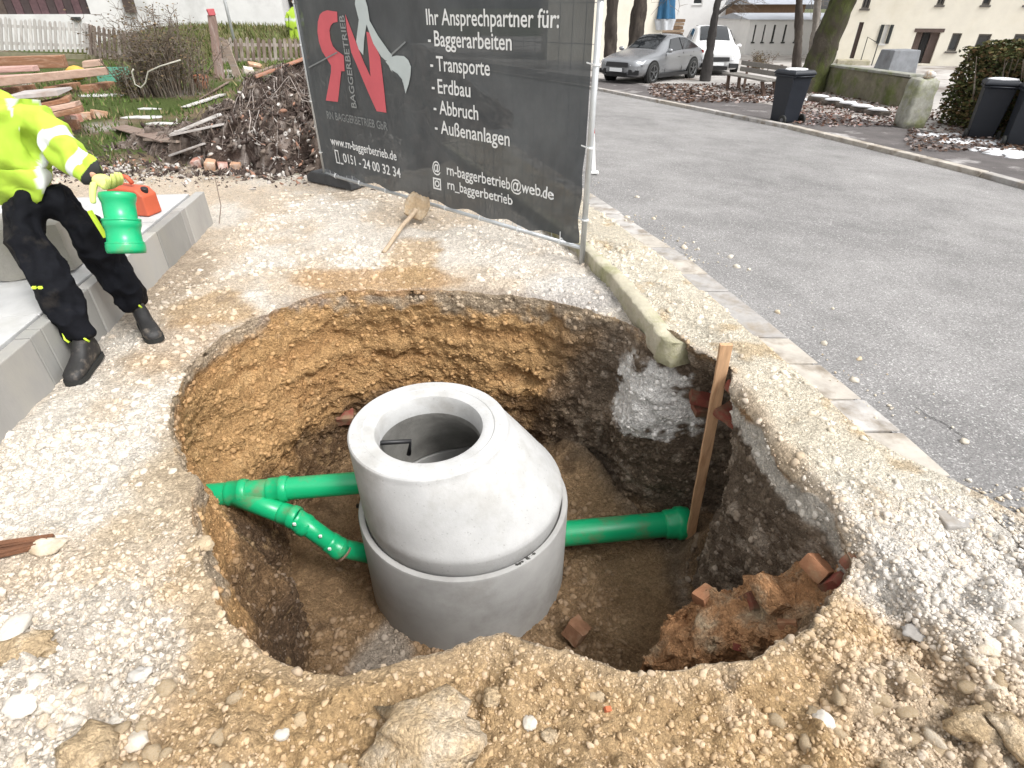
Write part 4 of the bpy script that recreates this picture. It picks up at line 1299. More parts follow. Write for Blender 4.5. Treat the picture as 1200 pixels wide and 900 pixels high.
def platform():
    rz = math.atan2(pe[1], pe[0])
    root = empty('retaining_edge', PL1, 'low pale concrete platform edge of upright panels with slabs on top, behind the standing worker', 'retaining edge', rz=rz)
    r = random.Random(11)
    u = 0.0; k = 0
    widths = [0.50, 0.10, 0.50, 0.50, 0.12, 0.40, 0.50, 0.10, 0.50, 0.5, 0.12, 0.5, 0.5, 0.5]
    for w_ in widths:
        m = MB(); m.box((-(u + w_ / 2), -0.04 + r.uniform(-.003, .003), 0.07), (w_ - 0.008, 0.075, 0.44 + r.uniform(-.006, .0)))
        m.build('kerb_panel', M_PANELS[r.randrange(3)], root, bevel=0.006)
        u += w_
    # end wall
    m = MB(); m.box((0.0 - 0.035, 0.78, 0.06), (0.07, 1.42, 0.43)); m.build('kerb_panel', M_PANELS[1], root, bevel=0.006)
    # slabs on top
    u = 0.075
    for i in range(6):
        for j in range(2):
            w_ = 0.79
            m = MB(); m.box((-(u + w_ / 2), 0.38 + 0.72 * j, PLH - 0.03 + r.uniform(-.004, .003)), (w_ - 0.007, 0.712, 0.05))
            m.build('top_slab', M_GRANITE, root, bevel=0.005)
        u += w_
    # soil under
    m = MB(); m.box((-2.4, 0.76, 0.11), (4.6, 1.40, 0.24)); m.build('fill', M_PANELS[2], root)
platform()
def block():
    p = g(28, 328, PLH + .003)
    o = put_block('stone_block', mat('block_stone', (0.33, 0.315, 0.28), .9, .2, 8, .5, 50, color2=(.22, .21, .17), c2lo=.45, c2hi=.7, c2scale=4), np.zeros(3), (0.42, 0.40, 0.30), (0, 0, R(22)), 303, amp=0.05)
    q = g(35, 326, PLH); o.location = (q[0] - 0.04, q[1] + 0.20, PLH + .15)
    tag(o, 'rough grey stone block standing on the platform behind the workers legs', 'stone block')
block()
def canister():
    Mo = mat('orange_plastic', (0.50, 0.10, 0.045), 0.6, 0.08, 8)
    b0, b1 = g(140, 252, PLH + .02), g(187, 250, PLH + .02)
    c = (g(155, 254, PLH) + np.array([0, 0.10, 0]))
    wv = (b1 - b0); W = np.linalg.norm(wv) * 1.05
    root = empty('fuel_canister', c, 'orange plastic jerry can on the platform behind the worker with the green pipe piece', 'jerry can', rz=R(-12))
    m = MB(); m.prism([(-W * .5, 0), (W * .5, 0), (W * .5, 0.15), (W * .34, 0.20), (-W * .5, 0.215)], -0.075, 0.075)
    m.build('can_body', Mo, root, bevel=0.012, seg=3)
    m = MB(); m.path([(-W * .40, 0, 0.22), (-W * .36, 0, 0.275), (-W * .2, 0, 0.285), (W * .02, 0, 0.275), (W * .12, 0, 0.23)], 0.017, 8)
    m.build('handle', Mo, root, True)
    m = MB(); m.ring((W * .38, 0, 0.165), (W * .46, 0, 0.23), [(0, .026), (.035, .026), (.04, .022), (.04, 0.001)], 14); m.build('cap', M_BLACK, root)
canister()
def fitting():
    a, b = gd(137, 226, 2.86), gd(148, 292, 2.76)
    d = (b - a) / np.linalg.norm(b - a)
    a = a - d * 0.0
    L = np.linalg.norm(b - a) + .02
    r = 0.072
    root = empty('pipe_fitting', b, 'short green pipe fitting with flared ends held in the workers gloved hand', 'pipe fitting')
    m = MB()
    m.ring(a, b, [(0.02, r * .95), (0, r * 1.02), (0.004, r * 1.10), (0.02, r * 1.13), (.035, r * 1.08), (.05, r), (L * .42, r * .99), (L * .44, r * 1.12), (L * .48, r * 1.17), (L * .54, r * 1.17), (L * .57, r * 1.11), (L * .62, r * 1.06), (L * .80, r * 1.08), (L * .82, r * 1.17), (L * .88, r * 1.22), (L * .95, r * 1.22), (L, r * 1.16), (L, r * 1.05), (L * .7, r * .98), (0.02, r * .95)], 32)
    m.build('sleeve', M_GREEN, root, True, world=True)
    for q in (0.43, 0.82):
        m = MB(); m.ring(a + d * L * q, b, [(0, r * 1.18), (.003, r * 1.20), (.008, r * 1.20), (.011, r * 1.17)], 32); m.build('ring', M_GREEN, root, True, world=True)
fitting()

# ------------------------------------------------------------------ people
def skin(joints, edges, radii, root_j, sub=2):
    me = bpy.data.meshes.new('s')
    names = list(joints)
    idx = {k: i for i, k in enumerate(names)}
    me.from_pydata([tuple(joints[k]) for k in names], [(idx[a], idx[b]) for a, b in edges], [])
    o = bpy.data.objects.new('s', me); COL.objects.link(o)
    md = o.modifiers.new('skin', 'SKIN'); md.use_smooth_shade = True; md.branch_smoothing = 0.6
    if not me.skin_vertices: me.skin_vertices.new()
    for k in names:
        r_ = radii[k]
        me.skin_vertices[0].data[idx[k]].radius = r_ if isinstance(r_, tuple) else (r_, r_)
        me.skin_vertices[0].data[idx[k]].use_root = (k == root_j)
    s = o.modifiers.new('sub', 'SUBSURF'); s.levels = sub; s.render_levels = sub
    dg = bpy.context.evaluated_depsgraph_get()
    m2 = bpy.data.meshes.new_from_object(o.evaluated_get(dg))
    V = np.array([v.co[:] for v in m2.vertices]); Fc = [list(p.vertices) for p in m2.polygons]
    bpy.data.objects.remove(o); bpy.data.meshes.remove(m2)
    return V, Fc
def chain(pts, rads, n=4):
    """resample a poly-line with radii so the surface tapers evenly"""
    return pts, rads
def skin_part(name, joints, edges, radii, root_j, m, parent, wr=0.0, wsc=9, sub=2, colfn=None, seed=1):
    V, Fc = skin(joints, edges, radii, root_j, sub)
    if wr:
        # folds in cloth: push along outward direction given by noise
        me = bpy.data.meshes.new('n'); me.from_pydata(V.tolist(), [], Fc); N = np.array([v.normal[:] for v in me.vertices]); bpy.data.meshes.remove(me)
        rdg = 1 - np.abs(fbm(V * np.array([1, 1, .8]), wsc, 3, seed))
        V = V + N * (wr * (rdg - 0.7) * 1.6)[:, None]
    mb = MB(); mb.v = [tuple(p) for p in V]; mb.f = Fc; mb.m = [0] * len(Fc)
    return mb.build(name, m, parent, True, world=True, col=None if colfn is None else colfn(V))
M_SKIN = mat('skin', (0.50, 0.28, 0.19), 0.55, 0.06, 20)
M_HAIR = mat('hair', (0.045, 0.028, 0.018), 0.8, 0.3, 60)
M_TROUS = mat('work_trousers', (0.0065, 0.007, 0.0095), 0.85, 0.3, 14, 0.5, 90, color2=(0.05, 0.043, 0.036), c2lo=0.56, c2hi=0.80, c2scale=5, bdist=.004, spec=.12)
M_BOOT = mat('work_boot', (0.018, 0.017, 0.017), 0.6, 0.3, 20, 0.4, 60, color2=(0.16, 0.135, 0.11), c2lo=0.52, c2hi=0.72, c2scale=14, bdist=.003)
M_GLOVE = mat('work_glove', (0.62, 0.70, 0.20), 0.8, 0.15, 20, 0.4, 120, color2=(0.40, 0.42, 0.22), c2lo=.5, c2hi=.75, c2scale=20, bdist=.002)
M_HIVIS = mat('hivis', attr=True, rough=0.75, var=0.06, scale=20, bump=0.25, bscale=60, bdist=.004)
HV, SILVER = np.array([0.37, 0.545, 0.045]), np.array([0.60, 0.63, 0.62])
M_NEON = mat('neon_trim', (0.62, 0.85, 0.06), 0.6, 0)
def hand(name, wrist, pd, side, parent, m, grip=0.9, s=1.0):
    """palm with four bent fingers and a thumb; pd = direction of the fingers, side = palm normal"""
    pd = pd / np.linalg.norm(pd); side = side - pd * (side @ pd); side /= np.linalg.norm(side)
    ac = np.cross(pd, side)
    J, E, Rr = {}, [], {}
    J['w'] = wrist; Rr['w'] = (0.030 * s, 0.024 * s)
    J['p'] = wrist + pd * 0.05 * s; Rr['p'] = (0.038 * s, 0.019 * s); E.append(('w', 'p'))
    J['k'] = wrist + pd * 0.085 * s; Rr['k'] = (0.036 * s, 0.016 * s); E.append(('p', 'k'))
    V, Fc = skin(J, E, Rr, 'p', 2)
    mb = MB(); mb.add(V, Fc)
    for i, (off, L) in enumerate(((-0.030, .085), (-0.010, .095), (0.010, .09), (0.029, .072))):
        j, r_ = {}, {}
        q = wrist + pd * 0.075 * s + ac * off * s
        d = pd.copy(); nm = []
        for k in range(4):
            j['a%d' % k] = q; r_['a%d' % k] = (0.0105 - 0.0011 * k) * s * 1.12; nm.append('a%d' % k)
            ang = grip * (0.75 if k else 0.45) + 0.04 * i
            d = d * math.cos(ang) + np.cross(ac, d) * math.sin(ang) * -1
            q = q + d * (L / 3 * (1.15 - .12 * k)) * s
        V, Fc = skin(j, list(zip(nm[:-1], nm[1:])), r_, 'a0', 2); mb.add(V, Fc)
    q = wrist + pd * 0.03 * s - ac * 0.030 * s; d = pd * .55 - ac * .7 + side * .45; d /= np.linalg.norm(d)
    j, r_, nm = {}, {}, []
    for k in range(4):
        j['t%d' % k] = q; r_['t%d' % k] = (0.0145 - 0.0014 * k) * s; nm.append('t%d' % k)
        q = q + d * 0.030 * s; d = d + side * .25 + ac * .1; d /= np.linalg.norm(d)
    V, Fc = skin(j, list(zip(nm[:-1], nm[1:])), r_, 't0', 2); mb.add(V, Fc)
    return mb.build(name, m, parent, True, world=True)
def boot(name, ankle, toe, parent, m, s=1.0):
    fwd = toe - ankle; fwd[2] = 0; L = np.linalg.norm(fwd); fwd /= L
    sd = np.array([-fwd[1], fwd[0], 0]); up = np.array([0, 0, 1.0])
    gz = toe[2] - 0.035 * s
    P, Fc = [], []
    n = 16
    # cross-sections heel -> toe: (along, half width, top height)
    secs = [(-0.085, 0.022, 0.06), (-0.075, 0.034, 0.13), (-0.03, 0.040, 0.175), (0.03, 0.041, 0.165), (0.075, 0.042, 0.115), (0.12, 0.047, 0.088), (0.165, 0.050, 0.072), (0.20, 0.046, 0.062), (0.222, 0.034, 0.048), (0.232, 0.014, 0.03)]
    secs = [(a * s, b * s, c * s) for a, b, c in secs]
    s_ = 1
    base = toe - fwd * .225 * s; base[2] = gz
    for a, hw, ht in secs:
        for j in range(n):
            t = 2 * math.pi * j / n
            x, z = math.cos(t), math.sin(t)
            x = math.copysign(abs(x) ** .7, x); z = math.copysign(abs(z) ** .75, z)
            P.append(base + fwd * a + sd * x * hw + up * (ht * .5 + z * ht * .5))
    for i in range(len(secs) - 1):
        for j in range(n):
            Fc.append((i * n + j, i * n + (j + 1) % n, (i + 1) * n + (j + 1) % n, (i + 1) * n + j))
    Fc.append(tuple(range(n))[::-1]); Fc.append(tuple((len(secs) - 1) * n + j for j in range(n)))
    mb = MB(); mb.add(P, Fc)
    b = mb.build(name, m, parent, True, world=True)
    P, Fc = [], []
    for a, hw, ht in secs:
        for dx, dz in ((-1.08, -0.006), (1.08, -0.006), (1.08, 0.02), (-1.08, 0.02)):
            P.append(base + fwd * a * 1.02 + sd * hw * dx + up * dz * s)
    for i in range(len(secs) - 1):
        for j in range(4): Fc.append((i * 4 + j, i * 4 + (j + 1) % 4, i * 4 + 4 + (j + 1) % 4, i * 4 + 4 + j))
    Fc += [(3, 2, 1, 0), tuple(len(secs) * 4 - 4 + j for j in range(4))]
    mb = MB(); mb.add(P, Fc); mb.build('sole', M_RUBBER, b)
    sb = bpy.data.objects[-1] if False else None
    for ch in b.children:
        me = ch.data; L0 = parent.location
        for v in me.vertices: v.co -= L0
    return b
def head(parent, c, fwd, s=1.0, helmet=None):
    """a head with face, ears and hair; c = centre of the skull"""
    fwd = fwd / np.linalg.norm(fwd); up = np.array([0, 0, 1.0]); up = up - fwd * (up @ fwd); up /= np.linalg.norm(up); sd = np.cross(fwd, up)
    V, T = ICO3
    x, y, z = V.T
    W = np.stack([x * .074, y * .095, z * .115], 1)
    W[:, 0] *= 1 - 0.25 * np.clip(-z, 0, 1)
    W[:, 1] += .02 * np.clip(-z - .2, 0, 1) * (y > -.2)
    face = (y > .55)
    W[:, 1] += np.where(face, .022 * np.exp(-(x / .12) ** 2 - ((z + .12) / .18) ** 2), 0)       # nose
    W[:, 1] -= np.where(face, .010 * (np.exp(-((np.abs(x) - .35) / .14) ** 2 - ((z - .05) / .10) ** 2)), 0)   # eye sockets
    W[:, 1] -= np.where(face, .005 * np.exp(-(x / .28) ** 2 - ((z + .48) / .05) ** 2), 0)       # mouth
    P = c + (W[:, :1] * sd + W[:, 1:2] * fwd + W[:, 2:] * up) * s
    mb = MB(); mb.add(P, T.tolist()); hd = mb.build('head', M_SKIN, parent, True, world=True)
    def sub(name, pts, T, m):
        q = c + (pts[:, :1] * sd + pts[:, 1:2] * fwd + pts[:, 2:] * up) * s - np.array(parent.location)
        mb = MB(); mb.add(q, T); return mb.build(name, m, hd, True)
    for sx in (-1, 1):
        sub('ear', ICO2[0] * [.008, .018, .03] + [sx * .075, -.005, -.01], ICO2[1].tolist(), M_SKIN)
        sub('eye', ICO2[0] * [.012, .008, .008] + [sx * .027, .082, .008], ICO2[1].tolist(), M_LET)
        sub('iris', ICO2[0] * [.005, .004, .005] + [sx * .027, .0885, .008], ICO2[1].tolist(), M_BLACK)
    sub('mouth', ICO2[0] * [.022, .006, .005] + [0, .089, -.056], ICO2[1].tolist(), mat('lip', (.36, .13, .1), .5, 0))
    Hh = V[(V[:, 2] > -.35)]
    keep = (V[:, 2] > 0.28) | ((V[:, 1] < 0.1) & (V[:, 2] > -.45))
    idx = -np.ones(len(V), int); idx[keep] = np.arange(keep.sum())
    Tk = [[idx[i] for i in t] for t in T.tolist() if keep[t].all()]
    hw = np.stack([V[keep, 0] * .081, V[keep, 1] * .102 - .002, V[keep, 2] * .123], 1)
    if helmet is None:
        hw *= (1 + .03 * fbm(hw, 60, 2, 5))[:, None]
        sub('hair', hw, Tk, M_HAIR)
    else:
        hm = V[V[:, 2] > -.02 - 1e-9]
        keep = V[:, 2] > -.05; idx[:] = -1; idx[keep] = np.arange(keep.sum())
        Tk = [[idx[i] for i in t] for t in T.tolist() if keep[t].all()]
        sub('helmet', np.stack([V[keep, 0] * .10, V[keep, 1] * .125, V[keep, 2] * .12 + .03], 1), Tk, helmet)
    return hd
def worker():
    to1, to2 = g(82, 444, 0.045), g(181, 394, 0.045)
    f1, f2 = g(96, 412, 0.1) - to1, g(164, 366, 0.1) - to2
    f1[2] = f2[2] = 0; f1 /= np.linalg.norm(f1); f2 /= np.linalg.norm(f2)
    an1, an2 = to1 + f1 * .25 + [0, 0, .085], to2 + f2 * .25 + [0, 0, .085]
    kn1, kn2 = gd(68, 345, 2.76), gd(122, 302, 3.10)
    hp1, hp2 = gd(22, 262, 2.92), gd(78, 236, 3.06)
    pel = (hp1 + hp2) / 2 + np.array([-0.03, 0.02, 0.10])
    root = empty('person', (an1 + an2) / 2 * np.array([1, 1, 0]), 'worker in yellow high visibility jacket and black trousers holding a green pipe piece', 'person')
    sp1 = gd(22, 190, 3.02); sp2 = gd(-8, 128, 3.05)
    neck = gd(-46, 88, 3.03); hdp = gd(-68, 58, 2.97)
    shR = gd(38, 138, 3.05); shL = gd(-62, 128, 2.90)
    elR = gd(78, 178, 2.98); wrR = gd(114, 208, 2.90)
    elL = gd(-95, 190, 2.75); wrL = gd(-60, 235, 2.62)
    # body, one continuous surface
    J = dict(pel=pel, sp1=sp1, sp2=sp2, neck=neck, skull=neck + (hdp - neck) * .55, shR=shR, elR=elR, wrR=wrR, shL=shL, elL=elL, wrL=wrL, hp1=hp1, kn1=kn1, an1=an1, hp2=hp2, kn2=kn2, an2=an2,
             ft1=an1 * .45 + to1 * .55 - [0, 0, .02], ft2=an2 * .45 + to2 * .55 - [0, 0, .02])
    E = [('pel', 'sp1'), ('sp1', 'sp2'), ('sp2', 'neck'), ('neck', 'skull'), ('sp2', 'shR'), ('shR', 'elR'), ('elR', 'wrR'), ('sp2', 'shL'), ('shL', 'elL'), ('elL', 'wrL'), ('pel', 'hp1'), ('hp1', 'kn1'), ('kn1', 'an1'), ('pel', 'hp2'), ('hp2', 'kn2'), ('kn2', 'an2'), ('an1', 'ft1'), ('an2', 'ft2')]
    rr = dict(pel=.085, sp1=.085, sp2=.09, neck=.05, skull=.055, shR=.045, elR=.034, wrR=.026, shL=.045, elL=.034, wrL=.026, hp1=.05, kn1=.04, an1=.024, hp2=.05, kn2=.04, an2=.024, ft1=.012, ft2=.012)
    skin_part('body', J, E, rr, 'pel', M_SKIN, root)
    # trousers
    def mid(a, b, t): return a + (b - a) * t
    J = dict(waist=pel + np.array([-.02, 0, .06]), pel=pel)
    E = [('waist', 'pel')]; rr = dict(waist=.150, pel=.152)
    for s, hp, kn, an in (('1', hp1, kn1, an1), ('2', hp2, kn2, an2)):
        cuff = an + [0, 0, .0] + (kn - an) * .01
        pts = [hp, mid(hp, kn, .5), kn, mid(kn, an, .45), mid(kn, an, .8), cuff]
        for i, (p, q) in enumerate(zip(pts, (.115, .106, .096, .090, .086, .082))):
            J['l%s%d' % (s, i)] = p; rr['l%s%d' % (s, i)] = q
            E.append(('pel', 'l%s0' % s) if i == 0 else ('l%s%d' % (s, i - 1), 'l%s%d' % (s, i)))
    tr = skin_part('trousers', J, E, rr, 'pel', M_TROUS, root, 0.034, 6.5, 4, seed=9)
    for (kn, an, sx) in ((kn1, an1, 1), (kn2, an2, 1)):
        for t_, ang in ((.82, -0.5), (.86, 0.9)):
            c = mid(kn, an, t_); d = np.array([math.sin(ang) * .9, -math.cos(ang), 0.0]); a_ = np.cross(d, [0, 0, 1.])
            m = MB(); m.path([c + d * .070 + a_ * .012 + np.array([0, 0, .03]), c + d * .081, c + d * .074 - a_ * .012 + np.array([0, 0, -.02])], 0.006, 6)
            m.build('reflective_loop', M_NEON, root, True, world=True)
    m = MB()
    a, b = gd(105, 247, 2.945), gd(124, 278, 2.955)
    m.beam(a, b, .02, .014); m.build('neon_zip', M_NEON, root, world=True)
    m = MB(); a, b = gd(38, 337, 2.655), gd(49, 337, 2.655); m.beam(a, mid(a, b, .35), .012, .012); m.beam(mid(a, b, .65), b, .012, .012); m.build('knee_mark', M_NEON, root, world=True)
    for an, to in ((an1, to1), (an2, to2)):
        boot('boot', an.copy(), to.copy(), root, M_BOOT, 1.0)
    # jacket with grey reflective bands
    hem = gd(34, 240, 2.98)
    ax_t = (sp2 - hem) / np.linalg.norm(sp2 - hem)
    J = dict(hem=hem, b1=mid(hem, sp2, .35), b2=mid(hem, sp2, .7), b3=sp2, nk=mid(sp2, neck, .75), sR=shR, aR=mid(shR, elR, .55), eR=elR, fR=mid(elR, wrR, .55), wR=mid(elR, wrR, .93), sL=shL, aL=mid(shL, elL, .5), eL=elL, fL=mid(elL, wrL, .5), wL=mid(elL, wrL, .93))
    E = [('hem', 'b1'), ('b1', 'b2'), ('b2', 'b3'), ('b3', 'nk'), ('b3', 'sR'), ('sR', 'aR'), ('aR', 'eR'), ('eR', 'fR'), ('fR', 'wR'), ('b3', 'sL'), ('sL', 'aL'), ('aL', 'eL'), ('eL', 'fL'), ('fL', 'wL')]
    rr = dict(hem=(.205, .165), b1=(.19, .155), b2=(.195, .155), b3=(.18, .145), nk=.075, sR=.098, aR=.086, eR=.078, fR=.066, wR=.055, sL=.10, aL=.086, eL=.08, fL=.066, wL=.055)
    def bands(V):
        c = np.tile(HV, (len(V), 1))
        def along(a, b, t0, t1, rad):
            d = b - a; L2 = d @ d
            t = (V - a) @ d / L2
            dist = np.linalg.norm(V - a - np.outer(t, d), axis=1)
            return (t > t0) & (t < t1) & (dist < rad)
        arm = along(shR, elR, .25, 1.3, .13) | along(elR, wrR, -.3, 1.2, .12)
        c[along(shR, elR, .62, .88, .13)] = SILVER
        c[along(elR, wrR, .42, .62, .11)] = SILVER
        c[along(shL, elL, .62, .88, .13)] = SILVER
        # one brace over the shoulder
        q = gd(32, 205, 2.84)
        dd = np.cross(ax_t, np.array([0, 1., 0])); dd /= np.linalg.norm(dd)
        k = (np.abs((V - q) @ dd) < .030) & ((V - hem) @ ax_t > -.06) & (np.linalg.norm(V - shR, axis=1) > .1) & ~arm
        c[k] = SILVER
        k = (V - elR) @ (wrR - elR) / ((wrR - elR) @ (wrR - elR)) > .80
        k &= np.linalg.norm(V - wrR, axis=1) < .12
        c[k] = [0.012, 0.013, 0.014]
        return c
    skin_part('jacket', J, E, rr, 'b2', M_HIVIS, root, 0.05, 4.6, 4, bands, seed=14)
    fd = gd(139, 232, 2.80) - wrR
    hand('glove', wrR, gd(138, 222, 2.83) - wrR, np.array([-.3, .2, -1.0]), root, M_GLOVE, 0.75, 1.25)
    hand('glove', wrL, np.array([.2, -.3, -.9]), np.array([1., 0, 0]), root, M_GLOVE, 0.45, 1.15)
    head(root, hdp, np.array([0.55, -0.55, -0.62]), 1.0, mat('helmet_white', (.7, .7, .68), .4, .03))
worker()

# ------------------------------------------------------------------ shovel and bits on the lot
def shovel():
    a = gd(455, 291, 4.50); a = hit(455, 291)[0] + np.array([0, 0, .015]); b, _ = hit(487, 262); b = b + np.array([0, 0, .10]); c = gd(489, 241, b[1] + .04)
    root = empty('shovel', b * np.array([1, 1, 0]), 'mud caked shovel lying on the gravel below the banner, blade up', 'shovel')
    Mm = mat('mud_caked', (0.38, 0.28, 0.175), .95, .3, 12, .9, 50, bdist=.012, color2=(.46,.39,.30), c2lo=.45, c2hi=.65, c2scale=9)
    h = a + (a - b) * .15
    m = MB(); m.path([h, a, a * .5 + b * .5 + np.array([0, 0, .02]), b, b * .5 + c * .5], [.017, .018, .019, .021, .026], 10)
    m.build('handle', mat('shaft_wood', (0.44, 0.34, 0.24), .8, .25, 20), root, True, world=True)
    d = c - b; d /= np.linalg.norm(d); sd = np.array([1, .25, 0.12]); sd -= d * (sd @ d); sd /= np.linalg.norm(sd); up = np.cross(sd, d)
    nu, nv = 12, 12; P = []
    for lay in (0, 1):
        for j in range(nv + 1):
            v = j / nv
            hw = .105 * (0.8 + .25 * math.sin(math.pi * min(1, v * 1.0)) if v < .7 else 1.0 - 1.1 * (v - .7) ** 1.6 * 2)
            for i in range(nu + 1):
                u = (i / nu - .5) * 2
                P.append(b + d * (v * .23 - .05) + sd * u * hw + up * (.03 * u * u - .02 * v - lay * .025 + .012 * math.sin(i * 2.1 + j * 1.3)))
    n = (nu + 1) * (nv + 1); Fc = []
    for j in range(nv):
        for i in range(nu):
            k = j * (nu + 1) + i; Fc.append((k, k + 1, k + nu + 2, k + nu + 1)); Fc.append((n + k + nu + 1, n + k + nu + 2, n + k + 1, n + k))
    ring = [i for i in range(nu + 1)] + [j * (nu + 1) + nu for j in range(1, nu + 1)] + [nv * (nu + 1) + i for i in range(nu - 1, -1, -1)] + [j * (nu + 1) for j in range(nv - 1, 0, -1)]
    for k in range(len(ring)):
        p, q = ring[k], ring[(k + 1) % len(ring)]; Fc.append((p, n + p, n + q, q))
    m = MB(); m.add(P, Fc); m.build('blade', Mm, root, True, world=True)
shovel()
def sprig():
    p, _ = hit(257, 262); 
    t = gd(252, 208, p[1] + .05)
    m = MB(); m.path([p, p * .6 + t * .4 + np.array([.03, 0, 0]), t], .005, 6)
    o = m.build('wire', mat('rusty_wire', (.25, .2, .16), .8, .2)); tag(o, 'thin bare wire sticking up from the gravel beside the platform end', 'wire')
sprig()

# ================================================================== yard at the upper left
def yp(px, py): return on(lot_z, px, py)
def sp(px, py): return on(street_z, px, py)
def up_at(p, px_top, py_top):
    """height above p's ground of the picture point, taken at p's depth"""
    return gd(px_top, py_top, p[1])
M_PICKW = [mat('picket_pale_%d' % i, c, .85, .25, 6, .4, 40, color2=(.30, .27, .25), c2lo=.5, c2hi=.7, c2scale=3, stretch=(3, 3, .5)) for i, c in enumerate([(.50, .48, .46), (.43, .41, .39), (.55, .53, .51)])]
M_PICKB = [mat('picket_brown_%d' % i, c, .85, .25, 6, .4, 40, color2=(.36, .32, .29), c2lo=.5, c2hi=.7, c2scale=3, stretch=(3, 3, .5)) for i, c in enumerate([(.20, .155, .125), (.30, .26, .23), (.15, .11, .09)])]
M_DARKW = mat('dark_timber', (.075, .055, .045), .85, .3, 8, .4, 40)
def pickets(a_bot, b_bot, a_top, b_top, n, mats, label, lean=0.0, group=None, rails=(0.28, 0.78), skip=()):
    """fence between two base points; tops given as points too"""
    a_bot, b_bot, a_top, b_top = map(np.array, (a_bot, b_bot, a_top, b_top))
    root = empty('picket_fence', (a_bot + b_bot) / 2, label, 'picket fence', group)
    e = (b_bot - a_bot); L = np.linalg.norm(e); e = e / L
    nn = np.array([e[1], -e[0], 0]); nn /= np.linalg.norm(nn)
    if nn[1] > 0: nn = -nn
    r = random.Random(n)
    W = L / n * 0.58
    for k in range(n):
        if k in skip: continue
        t = (k + .5) / n
        p = a_bot * (1 - t) + b_bot * t; q = a_top * (1 - t) + b_top * t
        q = q + e * (lean + r.uniform(-.02, .02)) * 1; q[2] += r.uniform(-.03, .03); p = p + np.array([0, 0, 0.06])
        m = MB()
        hw = W / 2 * r.uniform(.92, 1.05); th = .011
        top = q - p
        P = []
        for z, w_ in ((0, hw), (1 - .06, hw), (1.0, hw * .35)):
            for sx, sy in ((-1, -1), (1, -1), (1, 1), (-1, 1)):
                P.append(p + top * z + e * sx * w_ + nn * (sy * th + .035))
        m.add(P, [(3, 2, 1, 0), (8, 9, 10, 11)] + [(4 * i + j, 4 * i + (j + 1) % 4, 4 * i + 4 + (j + 1) % 4, 4 * i + 4 + j) for i in range(2) for j in range(4)])
        m.build('picket', mats[r.randrange(len(mats))], root, world=True)
    for h in rails:
        m = MB(); m.beam(a_bot + (a_top - a_bot) * h, b_bot + (b_top - b_bot) * h, .05, .08); m.build('rail', mats[1], root, world=True)
    for t in np.linspace(0, 1, max(2, int(L / 2.4))):
        p = a_bot * (1 - t) + b_bot * t; q = a_top * (1 - t) + b_top * t
        m = MB(); m.beam(p - nn * .06, q - nn * .06, .09, .09); m.build('post', mats[0], root, world=True)
    return root
FY = 21.0
def yline(px, py): return gd(px, py, FY)
pickets(gd(-70, 60, 20.2), gd(104, 64, FY), gd(-74, 16, 20.2), gd(101, 27, FY), 30, M_PICKW, 'weathered pale picket fence below the dark boarded gate, left of the bare bush', -0.0)
pickets(gd(106, 66, FY), gd(158, 78, 19.5), gd(104, 29, FY), gd(156, 38, 19.5), 9, M_PICKB, 'brown leaning picket fence half hidden behind the bare bush')
pickets(gd(261, 80, 18.6), gd(375, 78, 20.4), gd(258, 44, 18.6), gd(372, 46, 20.4), 18, M_PICKB, 'brown and grey picket fence in front of the grassy mound, left of the banner')
def plinth():
    a, b = gd(-70, 78, 20.3), gd(128, 82, FY)
    root = empty('plinth_wall', (a + b) / 2, 'low mossy concrete plinth under the pale picket fence', 'low wall')
    m = MB(); z0 = min(a[2], b[2])
    for p in (a, b): pass
    m.beam(a + [0, .02, .15], b + [0, .02, .12], .22, .6); m.build('wall', mat('plinth', (.20, .185, .12), .95, .3, 5, .6, 30), root, world=True)
plinth()
M_PLASTER = mat('white_plaster', (.58, .58, .57), .9, .1, 2, .2, 20, color2=(.42, .42, .41), c2lo=.5, c2hi=.75, c2scale=.7)
def wall_holes(root, name, m, o, e, up, W, Hh, holes, depth=.25, thick=.3):
    """wall in plane (o + e*u + up*v) with rectangular openings and reveals; returns normal towards the viewer"""
    nn = np.cross(e, up); 
    if nn[1] > 0: nn = -nn
    us = sorted(set([0, W] + [h[0] for h in holes] + [h[1] for h in holes])); vs = sorted(set([0, Hh] + [h[2] for h in holes] + [h[3] for h in holes]))
    us = [u for u in us if 0 <= u <= W]; vs = [v for v in vs if 0 <= v <= Hh]
    mb = MB()
    def pt(u, v, d=0): return o + e * u + up * v - nn * d
    for i in range(len(us) - 1):
        for j in range(len(vs) - 1):
            cu, cv = (us[i] + us[i + 1]) / 2, (vs[j] + vs[j + 1]) / 2
            if any(h[0] < cu < h[1] and h[2] < cv < h[3] for h in holes): continue
            mb.add([pt(us[i], vs[j]), pt(us[i + 1], vs[j]), pt(us[i + 1], vs[j + 1]), pt(us[i], vs[j + 1])], [(0, 1, 2, 3)])
    for a, b, c, d in holes:
        q = [(a, c), (b, c), (b, d), (a, d)]
        for k in range(4):
            (u0, v0), (u1, v1) = q[k], q[(k + 1) % 4]
            mb.add([pt(u0, v0), pt(u1, v1), pt(u1, v1, depth), pt(u0, v0, depth)], [(0, 1, 2, 3)])
    # back and sides
    mb.add([pt(0, 0, 6), pt(W, 0, 6), pt(W, Hh, 6), pt(0, Hh, 6)], [(0, 1, 2, 3)])
    mb.add([pt(0, 0), pt(0, Hh), pt(0, Hh, 6), pt(0, 0, 6)], [(0, 1, 2, 3)]); mb.add([pt(W, 0), pt(W, Hh), pt(W, Hh, 6), pt(W, 0, 6)], [(0, 1, 2, 3)])
    mb.build(name, m, root, world=True, fix=False)
    return nn, pt
M_GLASS = mat('window_glass', (.02, .024, .028), .08, 0, spec=.8)
